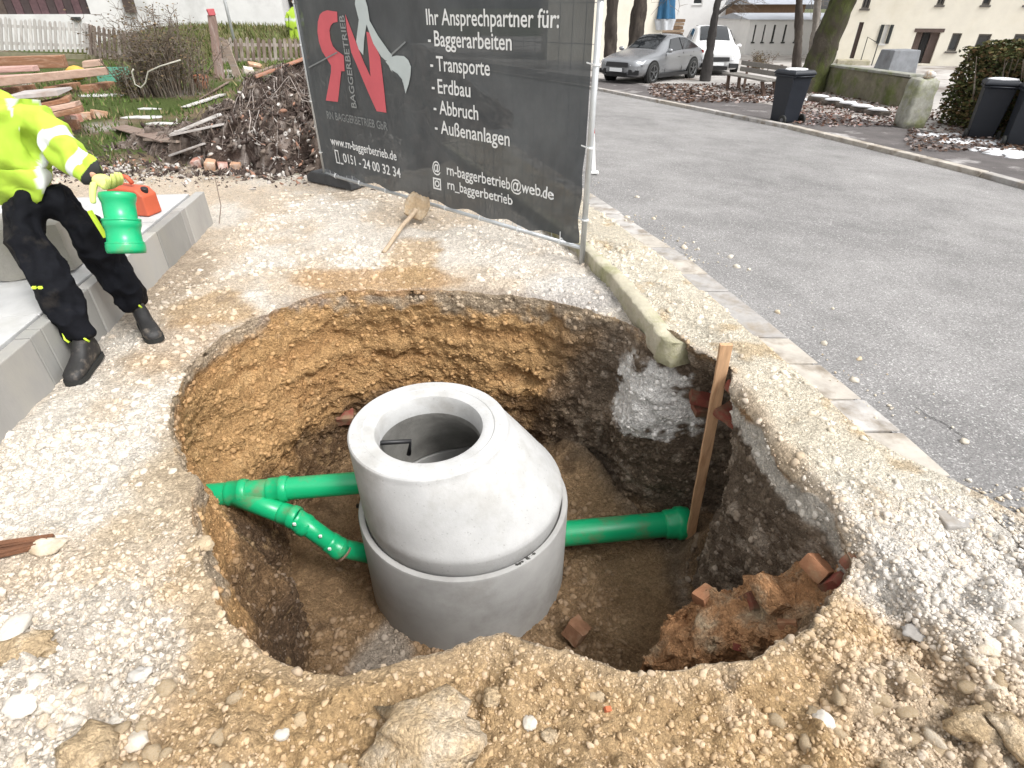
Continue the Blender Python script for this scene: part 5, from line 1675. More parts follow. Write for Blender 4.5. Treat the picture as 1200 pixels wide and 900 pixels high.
M_FRAME = mat('frame_white', (.62, .62, .61), .5, .05)
M_SHUT = mat('shutter_dark', (.03, .034, .032), .6, .15)
def window(root, pt, h, depth=.16, bars=1, shutters=False, frame=M_FRAME, fw=.06, glass=M_GLASS):
    a, b, c, d = h
    m = MB()
    def bar(u0, v0, u1, v1):
        P = [pt(u0, v0, depth - .05), pt(u1, v0, depth - .05), pt(u1, v1, depth - .05), pt(u0, v1, depth - .05), pt(u0, v0, depth), pt(u1, v0, depth), pt(u1, v1, depth), pt(u0, v1, depth)]
        m.add(P, [(0, 1, 2, 3), (7, 6, 5, 4), (0, 4, 5, 1), (1, 5, 6, 2), (2, 6, 7, 3), (3, 7, 4, 0)])
    bar(a, c, b, c + fw); bar(a, d - fw, b, d); bar(a, c + fw, a + fw, d - fw); bar(b - fw, c + fw, b, d - fw)
    for k in range(bars):
        u = a + (b - a) * (k + 1) / (bars + 1); bar(u - fw * .5, c + fw, u + fw * .5, d - fw)
    f = m.build('window', frame, root, world=True)
    L = np.array(root.location)
    m = MB(); m.add([pt(a, c, depth - .01) - L, pt(b, c, depth - .01) - L, pt(b, d, depth - .01) - L, pt(a, d, depth - .01) - L], [(0, 1, 2, 3)])
    m.build('pane', glass, f, fix=False)
    m = MB(); P = [pt(u, v, dd) - L for dd in (-.06, .1) for u, v in ((a - .05, c - .07), (b + .05, c - .07), (b + .05, c - .002), (a - .05, c - .002))]
    m.add(P, [(0, 1, 2, 3), (7, 6, 5, 4), (0, 4, 5, 1), (1, 5, 6, 2), (2, 6, 7, 3), (3, 7, 4, 0)]); m.build('sill', frame, f)
    if shutters:
        for u0, u1 in ((a - (b - a) * .95, a - .03), (b + .03, b + (b - a) * .95)):
            m = MB(); P = [pt(u, v, dd) for dd in (-.05, -.01) for u, v in ((u0, c), (u1, c), (u1, d), (u0, d))]
            m.add(P, [(0, 1, 2, 3), (7, 6, 5, 4), (0, 4, 5, 1), (1, 5, 6, 2), (2, 6, 7, 3), (3, 7, 4, 0)])
            for k in range(7):
                v0 = c + (d - c) * (k + .2) / 7; v1 = c + (d - c) * (k + .8) / 7
                P = [pt(u, v, dd) for dd in (-.07, -.05) for u, v in ((u0 + .05, v0), (u1 - .05, v0), (u1 - .05, v1), (u0 + .05, v1))]
                m.add(P, [(0, 1, 2, 3), (7, 6, 5, 4), (0, 4, 5, 1), (1, 5, 6, 2), (2, 6, 7, 3), (3, 7, 4, 0)])
            m.build('shutter', M_SHUT, root, world=True)
    return f
UP = np.array([0, 0, 1.0])
class Facade:
    def __init__(s, a, b):
        s.a, s.b = np.array(a, float), np.array(b, float); s.b[2] = s.a[2]
        s.e = s.b - s.a; s.W = np.linalg.norm(s.e); s.e /= s.W; s.n = np.array([s.e[1], -s.e[0], 0])
    def uv(s, px, py):
        d = ray(px, py); t = ((s.a - EYE) @ s.n) / (d @ s.n); p = EYE + t * d - s.a
        return float(p @ s.e), float(p[2])
    def rect(s, x0, y0, x1, y1):
        a, c = s.uv(x0, y1); b, d = s.uv(x1, y0)
        return [a, b, c, d]
def left_house():
    a = gd(-230, 46, 24.0); b = gd(338, 46, 28.0); a[2] = b[2] = 0.2
    fc = Facade(a, b)
    root = empty('house', (fc.a + fc.b) / 2, 'plain white plastered house behind the pale picket fence, with dark boarded gate', 'house')
    g1 = fc.rect(-160, -60, 80, 17)
    nn, pt = wall_holes(root, 'wall', M_PLASTER, fc.a, fc.e, UP, fc.W, 6.0, [g1], .3)
    r = random.Random(2); n = 26
    for k in range(n):
        u0 = g1[0] + (g1[1] - g1[0]) * k / n; u1 = g1[0] + (g1[1] - g1[0]) * (k + 1) / n - .02
        m = MB(); P = [pt(u, v, dd) for dd in (.1, .14) for u, v in ((u0, g1[2]), (u1, g1[2]), (u1, g1[3]), (u0, g1[3]))]
        m.add(P, [(0, 1, 2, 3), (7, 6, 5, 4), (0, 4, 5, 1), (1, 5, 6, 2), (2, 6, 7, 3), (3, 7, 4, 0)])
        m.build('gate_board', [M_DARKW, mat('dark_timber_b', (.05, .035, .035), .85, .3, 8), mat('dark_timber_c', (.09, .05, .055), .85, .3, 8)][r.randrange(3)], root, world=True)
    m = MB(); P = [pt(u, v, .2) for u, v in ((g1[0], g1[2]), (g1[1], g1[2]), (g1[1], g1[3]), (g1[0], g1[3]))]; m.add(P, [(0, 1, 2, 3)]); m.build('gate_back', M_SHUT, root, world=True)
    u, v = fc.uv(90, 22); m = MB(); m.box(pt(u, v, -.06), (.28, .16, .12)); m.build('vent_box', M_SHUT, root, world=True)
    u, v = fc.uv(152, 5); m = MB(); m.box(pt(u, v + .1, -.1), (.36, .2, .75)); m.build('wall_box', M_DARKW, root, world=True)
    # roof, out of the frame
    m = MB(); P = [pt(-.6, 5.9, -.7), pt(fc.W + .6, 5.9, -.7), pt(fc.W + .6, 9.5, 4), pt(-.6, 9.5, 4), pt(-.6, 6.2, 7), pt(fc.W + .6, 6.2, 7)]
    m.add(P, [(0, 1, 2, 3), (3, 2, 5, 4), (0, 3, 4), (1, 5, 2), (0, 4, 5, 1)]); m.build('roof', mat('roof_tile_far', (.22, .09, .06), .9, .2, 12), root, world=True)
    # dark neighbouring building with doorway, by the banner edge
    a = gd(332, 40, 31.0); b = gd(420, 40, 32.0); a[2] = b[2] = .2
    f2 = Facade(a, b)
    root = empty('barn', (f2.a + f2.b) / 2, 'dark timber barn just beyond the white house, behind the distant worker', 'barn')
    h = f2.rect(338, -8, 352, 40)
    nn, pt = wall_holes(root, 'wall', M_DARKW, f2.a, f2.e, UP, f2.W + 4, 5.5, [h], .5)
    m = MB(); P = [pt(-.3, 5.4, -.5), pt(f2.W + 4.3, 5.4, -.5), pt(f2.W + 4.3, 8, 3), pt(-.3, 8, 3), pt(-.3, 5.5, 6.5), pt(f2.W + 4.3, 5.5, 6.5)]
    m.add(P, [(0, 1, 2, 3), (3, 2, 5, 4), (0, 3, 4), (1, 5, 2), (0, 4, 5, 1)]); m.build('roof', mat('roof_tile_far'), root, world=True)
left_house()
M_GRASSY = mat('rough_grass', (.10, .115, .038), .95, .35, 4, .8, 20, color2=(.17, .155, .085), c2lo=.42, c2hi=.65, c2scale=1.6, bdist=.05)
def mound():
    c = gd(290, 40, 23.2)
    V, Fc = [], []
    nu, nv = 60, 24
    for j in range(nv + 1):
        for i in range(nu + 1):
            u = (i / nu - .5) * 2; v = j / nv
            x = c[0] + u * 5.6; y = 20.6 + v * 4.6
            prof = (1 - abs(u) ** 2.6) * sstep(0, .55, v) * (1.32 - .25 * u)
            V.append((x, y, (.24 + float(prof) * .62)))
    V = np.array(V); V[:, 2] += .10 * fbm(V, 1.6, 4, 301)
    for j in range(nv):
        for i in range(nu):
            k = j * (nu + 1) + i; Fc.append((k, k + 1, k + nu + 2, k + nu + 1))
    m = MB(); m.add(V, Fc); o = m.build('grass_mound', M_GRASSY, smooth=True, fix=False); tag(o, kind='structure')
mound()
def blades():
    V, T, C = [], [], []
    r = np.random.default_rng(5); k = 0
    for i in range(17000):
        x = r.uniform(-12, -2.2); y = r.uniform(7.3, 21)
        if n1d(x * .8, y * .8) > .10 and r.random() < .8: continue
        if x > -2.4 - 0.10 * (y - 7): continue
        z = float(lot_z(x, y)); h = r.uniform(.03, .09) * (1 + .03 * y); w_ = .008 + .0011 * y
        a = r.uniform(0, 6.28); d = np.array([math.cos(a), math.sin(a), 0]) * w_; l = r.normal(size=2) * h * .4
        V += [(x - d[0], y - d[1], z - .02), (x + d[0], y + d[1], z - .02), (x + l[0], y + l[1], z + h)]
        T.append((k, k + 1, k + 2)); k += 3
        g_ = r.uniform(.7, 1.4); b = np.array([.075, .115, .028]) if r.random() < .72 else np.array([.20, .17, .085]); C += [b * g_] * 3
    # on the mound
    for i in range(9000):
        u = r.uniform(-1, 1); v = r.uniform(.05, .7)
        c = gd(290, 40, 23.2)
        x = c[0] + u * 5.6; y = 20.6 + v * 4.6
        z = .24 + (1 - abs(u) ** 2.6) * float(sstep(0, .55, v)) * (1.32 - .25 * u) * .62
        h = r.uniform(.08, .25); a = r.uniform(0, 6.28); d = np.array([math.cos(a), math.sin(a), 0]) * .03; l = r.normal(size=2) * h * .5
        V += [(x - d[0], y - d[1], z - .06), (x + d[0], y + d[1], z - .06), (x + l[0], y + l[1], z + h)]; T.append((k, k + 1, k + 2)); k += 3
        b = np.array([.11, .13, .04]) if r.random() < .65 else np.array([.22, .19, .10]); C += [b * r.uniform(.7, 1.3)] * 3
    o = np_mesh('grass', np.array(V), np.array(T), mat('grass_blade', attr=True, rough=.8, var=.15, scale=3, spec=.2), col=np.array(C), smooth=False)
    tag(o, kind='stuff')
blades()

# ------------------------------------------------------------------ rubble heap with roots and boards
HEAPC = yp(318, 190)
def heap_z(x, y):
    # long heap from the banner edge back towards the fence
    z = np.zeros_like(x)
    for (cx, cy, rx, ry, h) in HB:
        d = ((x - cx) / rx) ** 2 + ((y - cy) / ry) ** 2
        z = np.maximum(z, h * np.clip(1 - np.sqrt(d), 0, 1) ** .95 * 1.4)
    return z
_a = yp(330, 195); _b = yp(372, 160); _c = yp(255, 188); _d = yp(165, 185)
HB = [(_a[0] + .1, _a[1] + 0.55, 1.15, 1.0, .74), (_a[0] + .75, _a[1] + .9, 1.3, 1.6, .95), (_a[0] + .1, _a[1] + 1.9, 1.6, 1.7, .62), (_c[0], _c[1] + .7, 1.25, 1.2, .42), (_d[0] + .1, _d[1] + .9, 1.1, .9, .16), (_a[0] + 1.1, _a[1] + 3.2, 2.0, 1.8, .85), (_c[0] + .3, _c[1] + 2.2, 1.4, 1.4, .32)]
def heap():
    xs = np.linspace(_d[0] - 1.2, _a[0] + 2.9, 230); ys = np.linspace(_a[1] - .55, _a[1] + 5.2, 230)
    X, Y = np.meshgrid(xs, ys); P = np.stack([X.ravel(), Y.ravel(), 0 * X.ravel()], 1)
    n1, n2, n3 = fbm(P, 1.7, 4, 311), fbm(P, 6, 4, 312), fbm(P, 18, 3, 313)
    xx, yy = P[:, 0] + .22 * n1, P[:, 1] + .22 * fbm(P, 1.9, 4, 314)
    hz = heap_z(xx, yy)
    k = sstep(0, .25, hz)
    z = lot_z(P[:, 0], P[:, 1]) - .05 + hz + k * (.10 * n1 + .075 * n2 + .035 * n3 + .05)
    P[:, 2] = z
    P[:, 0] += k * .06 * fbm(P, 7, 3, 316); P[:, 1] += k * .10 * fbm(P, 6, 4, 317)
    c = mixc(np.tile([.060, .043, .036], (len(P), 1)), [.16, .125, .105], sstep(.0, .5, n2 + .4 * n3))
    c = mixc(c, [.30, .26, .235], sstep(.30, .6, n3 + .4 * n1) * .8)
    lft = sstep(_a[0] - .3, _a[0] - 1.6, P[:, 0] + .3 * n1) 
    c = mixc(c, [.20, .16, .13], lft * .4)
    Q = []
    n = len(xs); i = np.arange(n - 1)
    ii, jj = np.meshgrid(np.arange(n - 1), np.arange(len(ys) - 1)); kk = (jj * n + ii).ravel()
    Q = np.stack([kk, kk + 1, kk + n + 1, kk + n], 1)
    keep = hz[Q].max(1) > 0.002
    Q = Q[keep]
    o = np_mesh('rubble_heap', P, Q, mat('dark_earth', attr=True, rough=.95, var=.3, scale=18, bump=.9, bscale=45, bdist=.03, spec=.15), col=c)
    tag(o, kind='stuff')
    bv = BVHTree.FromPolygons([tuple(p) for p in P.tolist()], Q.tolist())
    def hz_at(x, y):
        r = bv.ray_cast(Vector((x, y, 6)), Vector((0, 0, -1)))
        return r[0].z if r[0] is not None else float(lot_z(x, y))
    def hhit(px, py):
        r = bv.ray_cast(Vector(EYE), Vector(ray(px, py)).normalized())
        return np.array(r[0]) if r[0] is not None else yp(px, py)
    # roots and twigs tangled in it
    mb = MB(); r = np.random.default_rng(17); cols = []
    for i in range(1900):
        x = _a[0] + r.normal() * .9 + .3; y = _a[1] + .2 + abs(r.normal()) * 1.5
        if hz_at(x, y) < float(lot_z(x, y)) + .05: continue
        L = r.uniform(.12, .65); a = r.uniform(0, 6.28); n = 5
        pts = []; d = np.array([math.cos(a), math.sin(a)])
        for k in range(n):
            q = np.array([x, y]) + d * L * k / (n - 1)
            pts.append((q[0], q[1], hz_at(*q) + .012 + r.uniform(0, .09) * math.sin(math.pi * k / (n - 1)) + .01))
            d = d + r.normal(size=2) * .35; d /= np.linalg.norm(d)
        rad = r.uniform(.002, .008)
        b0 = len(mb.v); mb.path(pts, [rad * (1 - .6 * k / (n - 1)) for k in range(n)], 5, False)
        cc = [np.array([.075, .052, .042]), np.array([.15, .115, .095]), np.array([.33, .29, .265])][r.choice(3, p=[.5, .32, .18])]
        cols += [cc * r.uniform(.8, 1.2)] * (len(mb.v) - b0)
    o = mb.build('roots', mat('root_bark', attr=True, rough=.9, var=.25, scale=25), smooth=True, col=np.array(cols), fix=False); tag(o, kind='stuff')
    # crumbs, slate chips and mortar bits
    Vs, Ts, Cs, off = [], [], [], 0
    sh = [stone_shape(ICO1, 600 + i, .35, .5, angular=3) for i in range(8)]
    for i in range(9000):
        x = r.uniform(_d[0] - 1, _a[0] + 1.6); y = _a[1] - .5 + abs(r.normal()) * 1.7
        if i % 3 == 0: y = _a[1] - .25 + r.normal() * .3
        if i % 3 == 1: x = _a[0] + r.uniform(-.9, 1.3)
        s = min(.04, .010 * (1 - r.random()) ** -.5)
        V, T = sh[r.integers(8)]; z = hz_at(x, y)
        V = (V * s * ([2.4, .9, .5] if i % 3 else [1.5, 1, .7])) @ rotm(r).T + [x, y, z + s * .2]
        cc = [np.array([.058, .042, .036]), np.array([.15, .12, .10]), np.array([.46, .43, .40]), np.array([.30, .17, .12])][r.choice(4, p=[.70, .25, .03, .02] if i % 3 else [.3, .3, .3, .1])]
        Vs.append(V); Ts.append(T + off); off += len(V); Cs.append(np.tile(cc * r.uniform(.8, 1.2), (len(V), 1)))
    o = np_mesh('debris', np.concatenate(Vs), np.concatenate(Ts), mat('pebble'), col=np.concatenate(Cs), smooth=False); tag(o, kind='stuff')
    # boards lying on the heap, each its own thing
    MW = [mat('old_board_%d' % i, c, .85, .3, 6, .4, 40, color2=(.30, .26, .23), c2lo=.5, c2hi=.7, c2scale=4, stretch=(1, 6, 6)) for i, c in enumerate([(.46, .43, .41), (.30, .235, .19), (.20, .14, .11), (.54, .52, .50), (.34, .16, .10)])]
    spec_ = [((203, 160), (258, 138), .12, 3, 'pale grey board lying across the left foot of the rubble heap, upper of two'), ((205, 170), (262, 152), .11, 0, 'pale grey board lying across the left foot of the rubble heap, lower of two'),
             ((140, 153), (205, 158), .20, 2, 'dark flat board with an orange end lying in front of the grass'), ((235, 118), (268, 98), .07, 2, 'thin dark lath slanting up the back of the rubble heap'),
             ((265, 118), (330, 84), .10, 1, 'brown plank along the crest of the rubble heap, nearest of three'), ((285, 112), (350, 78), .12, 3, 'whitish plank along the crest of the rubble heap, middle of three'), ((300, 96), (362, 72), .10, 4, 'reddish plank along the crest of the rubble heap, rearmost of three'),
             ((202, 186), (242, 172), .10, 0, 'short weathered board at the foot of the rubble heap above the concrete platform'), ((262, 132), (300, 122), .10, 1, 'short brown board halfway up the rubble heap'), ((216, 128), (262, 113), .14, 3, 'wide grey board leaning on the grass side of the heap'),
             ((300, 88), (330, 76), .14, 2, 'dark brown wood scrap at the top of the rubble heap'), ((175, 175), (215, 178), .09, 1, 'dark wet board end left of the pale boards')]
    for (p0, p1, w_, mi, lb) in spec_:
        a, b = hhit(*p0), hhit(*p1)
        # keep boards of real length: second end limited
        v = b - a; L = np.linalg.norm(v)
        if L > 2.6: b = a + v * 2.6 / L
        za, zb = hz_at(a[0], a[1]), hz_at(b[0], b[1]); mz = hz_at(*((a + b) / 2)[:2])
        lift = max(0, mz - (za + zb) / 2) + .035
        a = np.array([a[0], a[1], za + lift]); b = np.array([b[0], b[1], zb + lift])
        m = MB(); m.beam(a, b, w_, .024, roll=r.uniform(-.15, .15), jit=.008)
        o = m.build('board', MW[mi], bevel=.003); tag(o, lb, 'board', 'boards on the rubble heap')
    # broken bricks at the foot of the heap
    for k, (px, py, wd, lb) in enumerate([(233, 194, .18, 'pinkish broken brick at the foot of the heap, leftmost of four'), (248, 197, .16, 'pale orange brick half at the foot of the heap, second of four'), (262, 198, .15, 'orange brick half at the foot of the heap, third of four'), (278, 199, .12, 'grey pink rubble brick at the foot of the heap, rightmost of four')]):
        p = hhit(px, py)
        o = put_block('brick', [mat('pink_brick', (.42, .20, .15), .9, .25, 10, .4, 40, color2=(.5, .42, .38), c2lo=.5, c2hi=.65, c2scale=5), mat('pale_brick', (.46, .27, .17), .9, .25, 10, .4, 40, color2=(.5, .4, .33), c2lo=.5, c2hi=.65, c2scale=5)][k % 2], np.zeros(3), (wd, .115, .09), (r.uniform(-.2, .2), r.uniform(-.2, .2), r.uniform(0, 3)), 330 + k, amp=.12)
        o.location = p + np.array([0, 0, .04]); tag(o, lb, 'brick', 'broken bricks at the foot of the heap')
    for k, (px, py, lb) in enumerate([(300, 80, 'terracotta tile shard on top of the heap beside a dark scrap'), (292, 88, 'round pale stone at the back of the heap near the picket fence')]):
        p = hhit(px, py)
        o = put_block(['tile_shard', 'boulder'][k], [mat('pale_brick'), STONE_MATS[0]][k], np.zeros(3), [(.34, .22, .06), (.22, .2, .16)][k], (.3, .2, .6), 350 + k, amp=.15); o.location = p + np.array([0, 0, .08]); tag(o, lb, ['tile', 'boulder'][k])
    return hz_at
hz_at = heap()

# ------------------------------------------------------------------ bush, pot, post, beams, crate
def bare_bush(c, w_, h, n, seed, name='bare_bush', label='', cat='bush', leafy=900):
    root = empty(name, c, label, cat)
    r = np.random.default_rng(seed); mb = MB(); tips = []
    for i in range(n):
        a = r.uniform(0, 6.28); rr = abs(r.normal()) * .22 * w_
        p = np.array([math.cos(a) * rr, math.sin(a) * rr * .6, -.03]); d = np.array([math.cos(a) * r.uniform(.02, .30), math.sin(a) * .2, 1.0]); d /= np.linalg.norm(d)
        L = h * r.uniform(.45, 1.0); pts = [p]
        for k in range(6):
            pts.append(pts[-1] + d * L / 6); d = d + r.normal(size=3) * .14; d[2] = abs(d[2]); d /= np.linalg.norm(d)
        rad = r.uniform(.006, .017)
        mb.path(pts, [rad * (1 - .75 * k / 6) for k in range(7)], 5, False)
        for k in range(2, 7):
            for _ in range(2):
                e = d * .4 + r.normal(size=3) * .6; e[2] = abs(e[2]) * .7; e /= np.linalg.norm(e); Lb = r.uniform(.1, .34) * h * .45
                q = pts[k]; q2 = q + e * Lb * .5 + r.normal(size=3) * .02; q3 = q + e * Lb
                mb.path([q, q2, q3], [rad * .45, rad * .32, rad * .15], 4, False); tips += [q2, q3]
    mb.build('branches', mat('twig', (.13, .10, .075), .9, .3, 20, color2=(.26, .23, .20), c2lo=.5, c2hi=.7, c2scale=6), root, True, fix=False)
    V, T, C, k = [], [], [], 0
    for i in range(leafy):
        q = tips[r.integers(len(tips))] + r.normal(size=3) * .05; s = r.uniform(.012, .034)
        a, b, _ = basis(r.normal(size=3)); V += [q - a * s, q + b * s * .5, q + a * s, q - b * s * .5]; T.append((k, k + 1, k + 2, k + 3)); k += 4
        C += [np.array([[.10, .085, .035], [.17, .12, .07], [.11, .075, .045]][r.integers(3)]) * r.uniform(.7, 1.3)] * 4
    np_mesh('leaves', np.array(V), np.array(T), mat('grass_blade'), col=np.array(C), smooth=False, parent=root)
    return root
_bp = yp(197, 112)
_bt = up_at(_bp, 197, 8)
bare_bush(_bp, 1.9, (_bt[2] - _bp[2]) * 1.05, 190, 41, label='tall bare brown bush standing in front of the picket fences', leafy=2200)
_q = yp(156, 114)
bare_bush(_q, .5, .55, 26, 43, name='low_shrub', label='small dark shrub at the lower left foot of the tall bare bush', cat='shrub', leafy=600)
def hose():
    pts = [up_at(_bp, x, y) + np.array([0, -.75, 0]) for x, y in ((233, 67), (210, 74), (197, 80), (194, 92), (189, 98), (182, 94), (179, 80), (181, 77))]
    m = MB(); m.path(pts, .014, 6); o = m.build('garden_hose', mat('pale_hose', (.42, .40, .34), .7, .1), smooth=True); tag(o, 'pale coiled cord hanging in the tall bare bush', 'hose')
hose()
def pot():
    p = yp(238, 104); s = (up_at(p, 238, 88)[2] - p[2]) / .30
    root = empty('flower_pot', p, 'terracotta flower pot on the grass right of the bare bush', 'flower pot')
    m = MB(); s = max(.8, min(1.6, s)); prof = [(0, .001), (0, .12), (.22, .17), (.23, .195), (.30, .20), (.30, .175), (.26, .165), (.26, .001)]
    m.ring(p, p + UP, [(a * s, b * s) for a, b in prof], 24); m.build('pot_body', mat('terracotta', (.36, .135, .07), .85, .2, 8, color2=(.42, .25, .17), c2lo=.5, c2hi=.7, c2scale=4), root, world=True)
pot()
def gate_post():
    p = yp(258, 92); t = up_at(p, 248, 18)
    root = empty('gate_post', p, 'broken grey brown timber post with a red tip between bush and brown picket fence', 'post')
    m = MB()
    n = 8; d = t - p
    a, b, _ = basis(d); P = []; Fc = []
    for i in range(n + 1):
        c = p + d * i / n; w_ = .095 - .02 * i / n
        for sa, sb in ((-1, -1), (1, -1), (1, 1), (-1, 1)): P.append(c + (a * sa * w_ + b * sb * w_ * .8) * random.uniform(.92, 1.05))
    for i in range(n):
        for j in range(4): Fc.append((i * 4 + j, i * 4 + (j + 1) % 4, i * 4 + 4 + (j + 1) % 4, i * 4 + 4 + j))
    Fc += [(3, 2, 1, 0), tuple(n * 4 + j for j in range(4))]
    m.add(P, Fc); m.build('timber', mat('post_wood', (.27, .185, .155), .9, .3, 8, .5, 30, color2=(.40, .34, .31), c2lo=.5, c2hi=.7, c2scale=3, stretch=(4, 4, .6)), root, world=True, bevel=.01)
    m = MB(); m.box(t + UP * .05, (.15, .13, .13), rz=.4, jit=.02); m.build('post_tip', mat('red_tip', (.42, .08, .09), .7, .2), root, world=True, bevel=.015)
    p2 = p + np.array([.18, .1, 0]); m = MB(); m.beam(p2 + [.22, 0, 0], p2 + d * .62 + [-.02, 0, 0], .16, .05); m.build('brace_board', mat('old_board_1'), root, world=True)
    # thin metal pole
    p = gd(279, 66, 20.0); t = gd(263, -40, 20.0); t = np.array([p[0] , p[1], t[2]])
    t = gd(264, -5, 20.0)
    m = MB(); m.tube(p + np.array([0, 0, -.5]), np.array([p[0] - .02, p[1], 3.6]), .045, n=10); o = m.build('metal_pole', M_GALV, smooth=True); tag(o, 'thin grey metal pole behind the brown picket fence', 'pole')
gate_post()
def lumber():
    Mb = [mat('beam_brown', (.27, .135, .075), .85, .3, 6, .4, 30, color2=(.36, .24, .17), c2lo=.5, c2hi=.7, c2scale=3, stretch=(.6, 5, 5)), mat('beam_pale', (.46, .32, .25), .85, .25, 6, .4, 30, color2=(.30, .18, .13), c2lo=.5, c2hi=.7, c2scale=3, stretch=(.6, 5, 5)), mat('beam_pink', (.44, .28, .245), .85, .25, 6, .4, 30, stretch=(.6, 5, 5)), mat('slab_grey', (.42, .39, .375), .9, .2, 4, .4, 30, color2=(.25, .19, .16), c2lo=.5, c2hi=.7, c2scale=2)]
    spec_ = [((-60, 76), (76, 72), 15.2, 15.4, .22, .26, 0, 'thick dark brown timber beam at the back of the wood stack'),
             ((-60, 84), (42, 80), 13.2, 13.3, .20, .11, 2, 'pinkish timber beam end left of the long pale beam'),
             ((-60, 101), (126, 83), 12.4, 13.6, .20, .16, 1, 'long pale timber beam reaching to the green crate'),
             ((-50, 93), (40, 89), 13.0, 13.0, .16, .09, 2, 'reddish plank wedged between the beams')]
    for p0, p1, Y0, Y1, w_, h, mi, lb in spec_:
        a, b = gd(*p0, Y0), gd(*p1, Y1)
        m = MB(); m.beam(a, b, w_, h, jit=.012); o = m.build('timber_beam', Mb[mi], bevel=.012); tag(o, lb, 'timber beam', 'timber stacked by the pale fence')
    # supports down to the ground
    for px, py, Y in ((15, 100, 13.2), (70, 97, 13.4), (112, 96, 13.6)):
        q = gd(px, py, Y); z = float(lot_z(q[0], q[1])); 
        m = MB(); m.box((q[0], q[1] + .05, z + (q[2] - z) * .5 - .03), (.18, .9, max(.06, q[2] - z)), jit=.01); o = m.build('bearer', Mb[0], bevel=.01); tag(o, 'short brown bearer under the timber beams, %s' % {15: 'nearest the worker', 70: 'in the middle', 112: 'by the green crate'}[px], 'bearer', 'bearers under the timber')
    # stack of grey slabs in front
    p = yp(66, 140)
    lab = ['lowest brown plank of the small pile in front of the beams', 'second plank of the small pile in front of the beams', 'third plank of the small pile, with dark gap below', 'wide whitish slab on top of the small plank pile']
    for k, (x0, y0, x1, y1, w_, h, mi, dx) in enumerate([(50, 138, 96, 128, .30, .07, 0, 0), (44, 130, 92, 121, .35, .06, 1, 0), (40, 124, 82, 115, .38, .06, 0, 0), (18, 112, 76, 106, .75, .06, 3, 0)]):
        a, b = gd(x0, y0, 9.3 + .15 * k), gd(x1, y1, 9.5 + .15 * k)
        m = MB(); m.beam(a, b, w_, h, roll=.0, jit=.012); o = m.build('plank', Mb[mi], bevel=.008); tag(o, lab[k], 'plank', 'small plank pile on the grass')
    q = gd(60, 138, 9.7); z = float(lot_z(q[0], q[1]))
    m = MB(); m.box((q[0], q[1] + .1, (z + q[2]) / 2 - .04), (.5, .3, max(.1, q[2] - z - .02)), jit=.02); o = m.build('support_block', Mb[0], bevel=.02); tag(o, 'dark support block under the small plank pile', 'block')
    for k, (px, py, lb) in enumerate([(88, 143, 'left orange brick on the grass beside the small plank pile'), (100, 140, 'middle orange brick on the grass beside the small plank pile'), (118, 138, 'right orange brick, lying flat on the grass')]):
        p = yp(px, py)
        o = put_block('brick', mat('pale_brick' if k else 'pink_brick'), np.zeros(3), (.22, .14, .13), (0, .1 * k, .4 * k), 360 + k, amp=.1); o.location = p + np.array([0, 0, .05]); tag(o, lb, 'brick', 'bricks beside the plank pile')
    # yellow tub and wood pieces at the fence
    p = gd(88, 82, 14.6); 
    V, T = stone_shape(ICO2, 371, .15, .6); m = MB(); m.add(V * .22 + p - [0, 0, .06], T.tolist()); o = m.build('yellow_bag', mat('yellow_bag', (.60, .36, .06), .7, .15, 8), smooth=True); tag(o, 'crumpled yellow bag behind the long pale beam', 'bag')
    a, b = gd(98, 75, 15.4), gd(120, 74, 15.5); m = MB(); m.beam(a, b, .22, .14, jit=.02); o = m.build('wood_block', Mb[1], bevel=.01); tag(o, 'short wood block behind the beam at the fence foot', 'wood block')
    # green crate
    p = yp(136, 96); s = .42
    root = empty('green_crate', p, 'light green slatted plastic crate at the end of the long pale beam', 'crate', rz=.2)
    Mg = mat('crate_green', (.12, .33, .24), .55, .1)
    for z in (.03, .13, .23):
        m = MB()
        for sx, sy, L, ax in ((0, -.19, .54, 0), (0, .19, .54, 0), (-.27, 0, .38, 1), (.27, 0, .38, 1)):
            m.box((sx, sy, z + .03), (L if ax == 0 else .015, .015 if ax == 0 else L, .06))
        m.build('slat_band', Mg, root)
    for sx in (-1, 1):
        for sy in (-1, 1):
            m = MB(); m.box((sx * .265, sy * .185, .15), (.035, .035, .30)); m.build('corner_post', Mg, root)
    m = MB(); m.box((0, 0, .012), (.52, .36, .02)); m.build('crate_base', Mg, root)
    # pale snow-like patches of grit in the grass
    for k, (px, py, rx, ry) in enumerate([(120, 112, .55, .35), (165, 138, .35, .15), (190, 145, .3, .12), (175, 128, .22, .10)]):
        p = yp(px, py); V, T = stone_shape(ICO2, 380 + k, .4, .5)
        m = MB(); m.add(V * [rx, ry, .05] + p, T.tolist()); o = m.build('grit', mat('grit_pale', (.50, .49, .47), .95, .2, 10, .6, 60), smooth=True); tag(o, kind='stuff')
lumber()
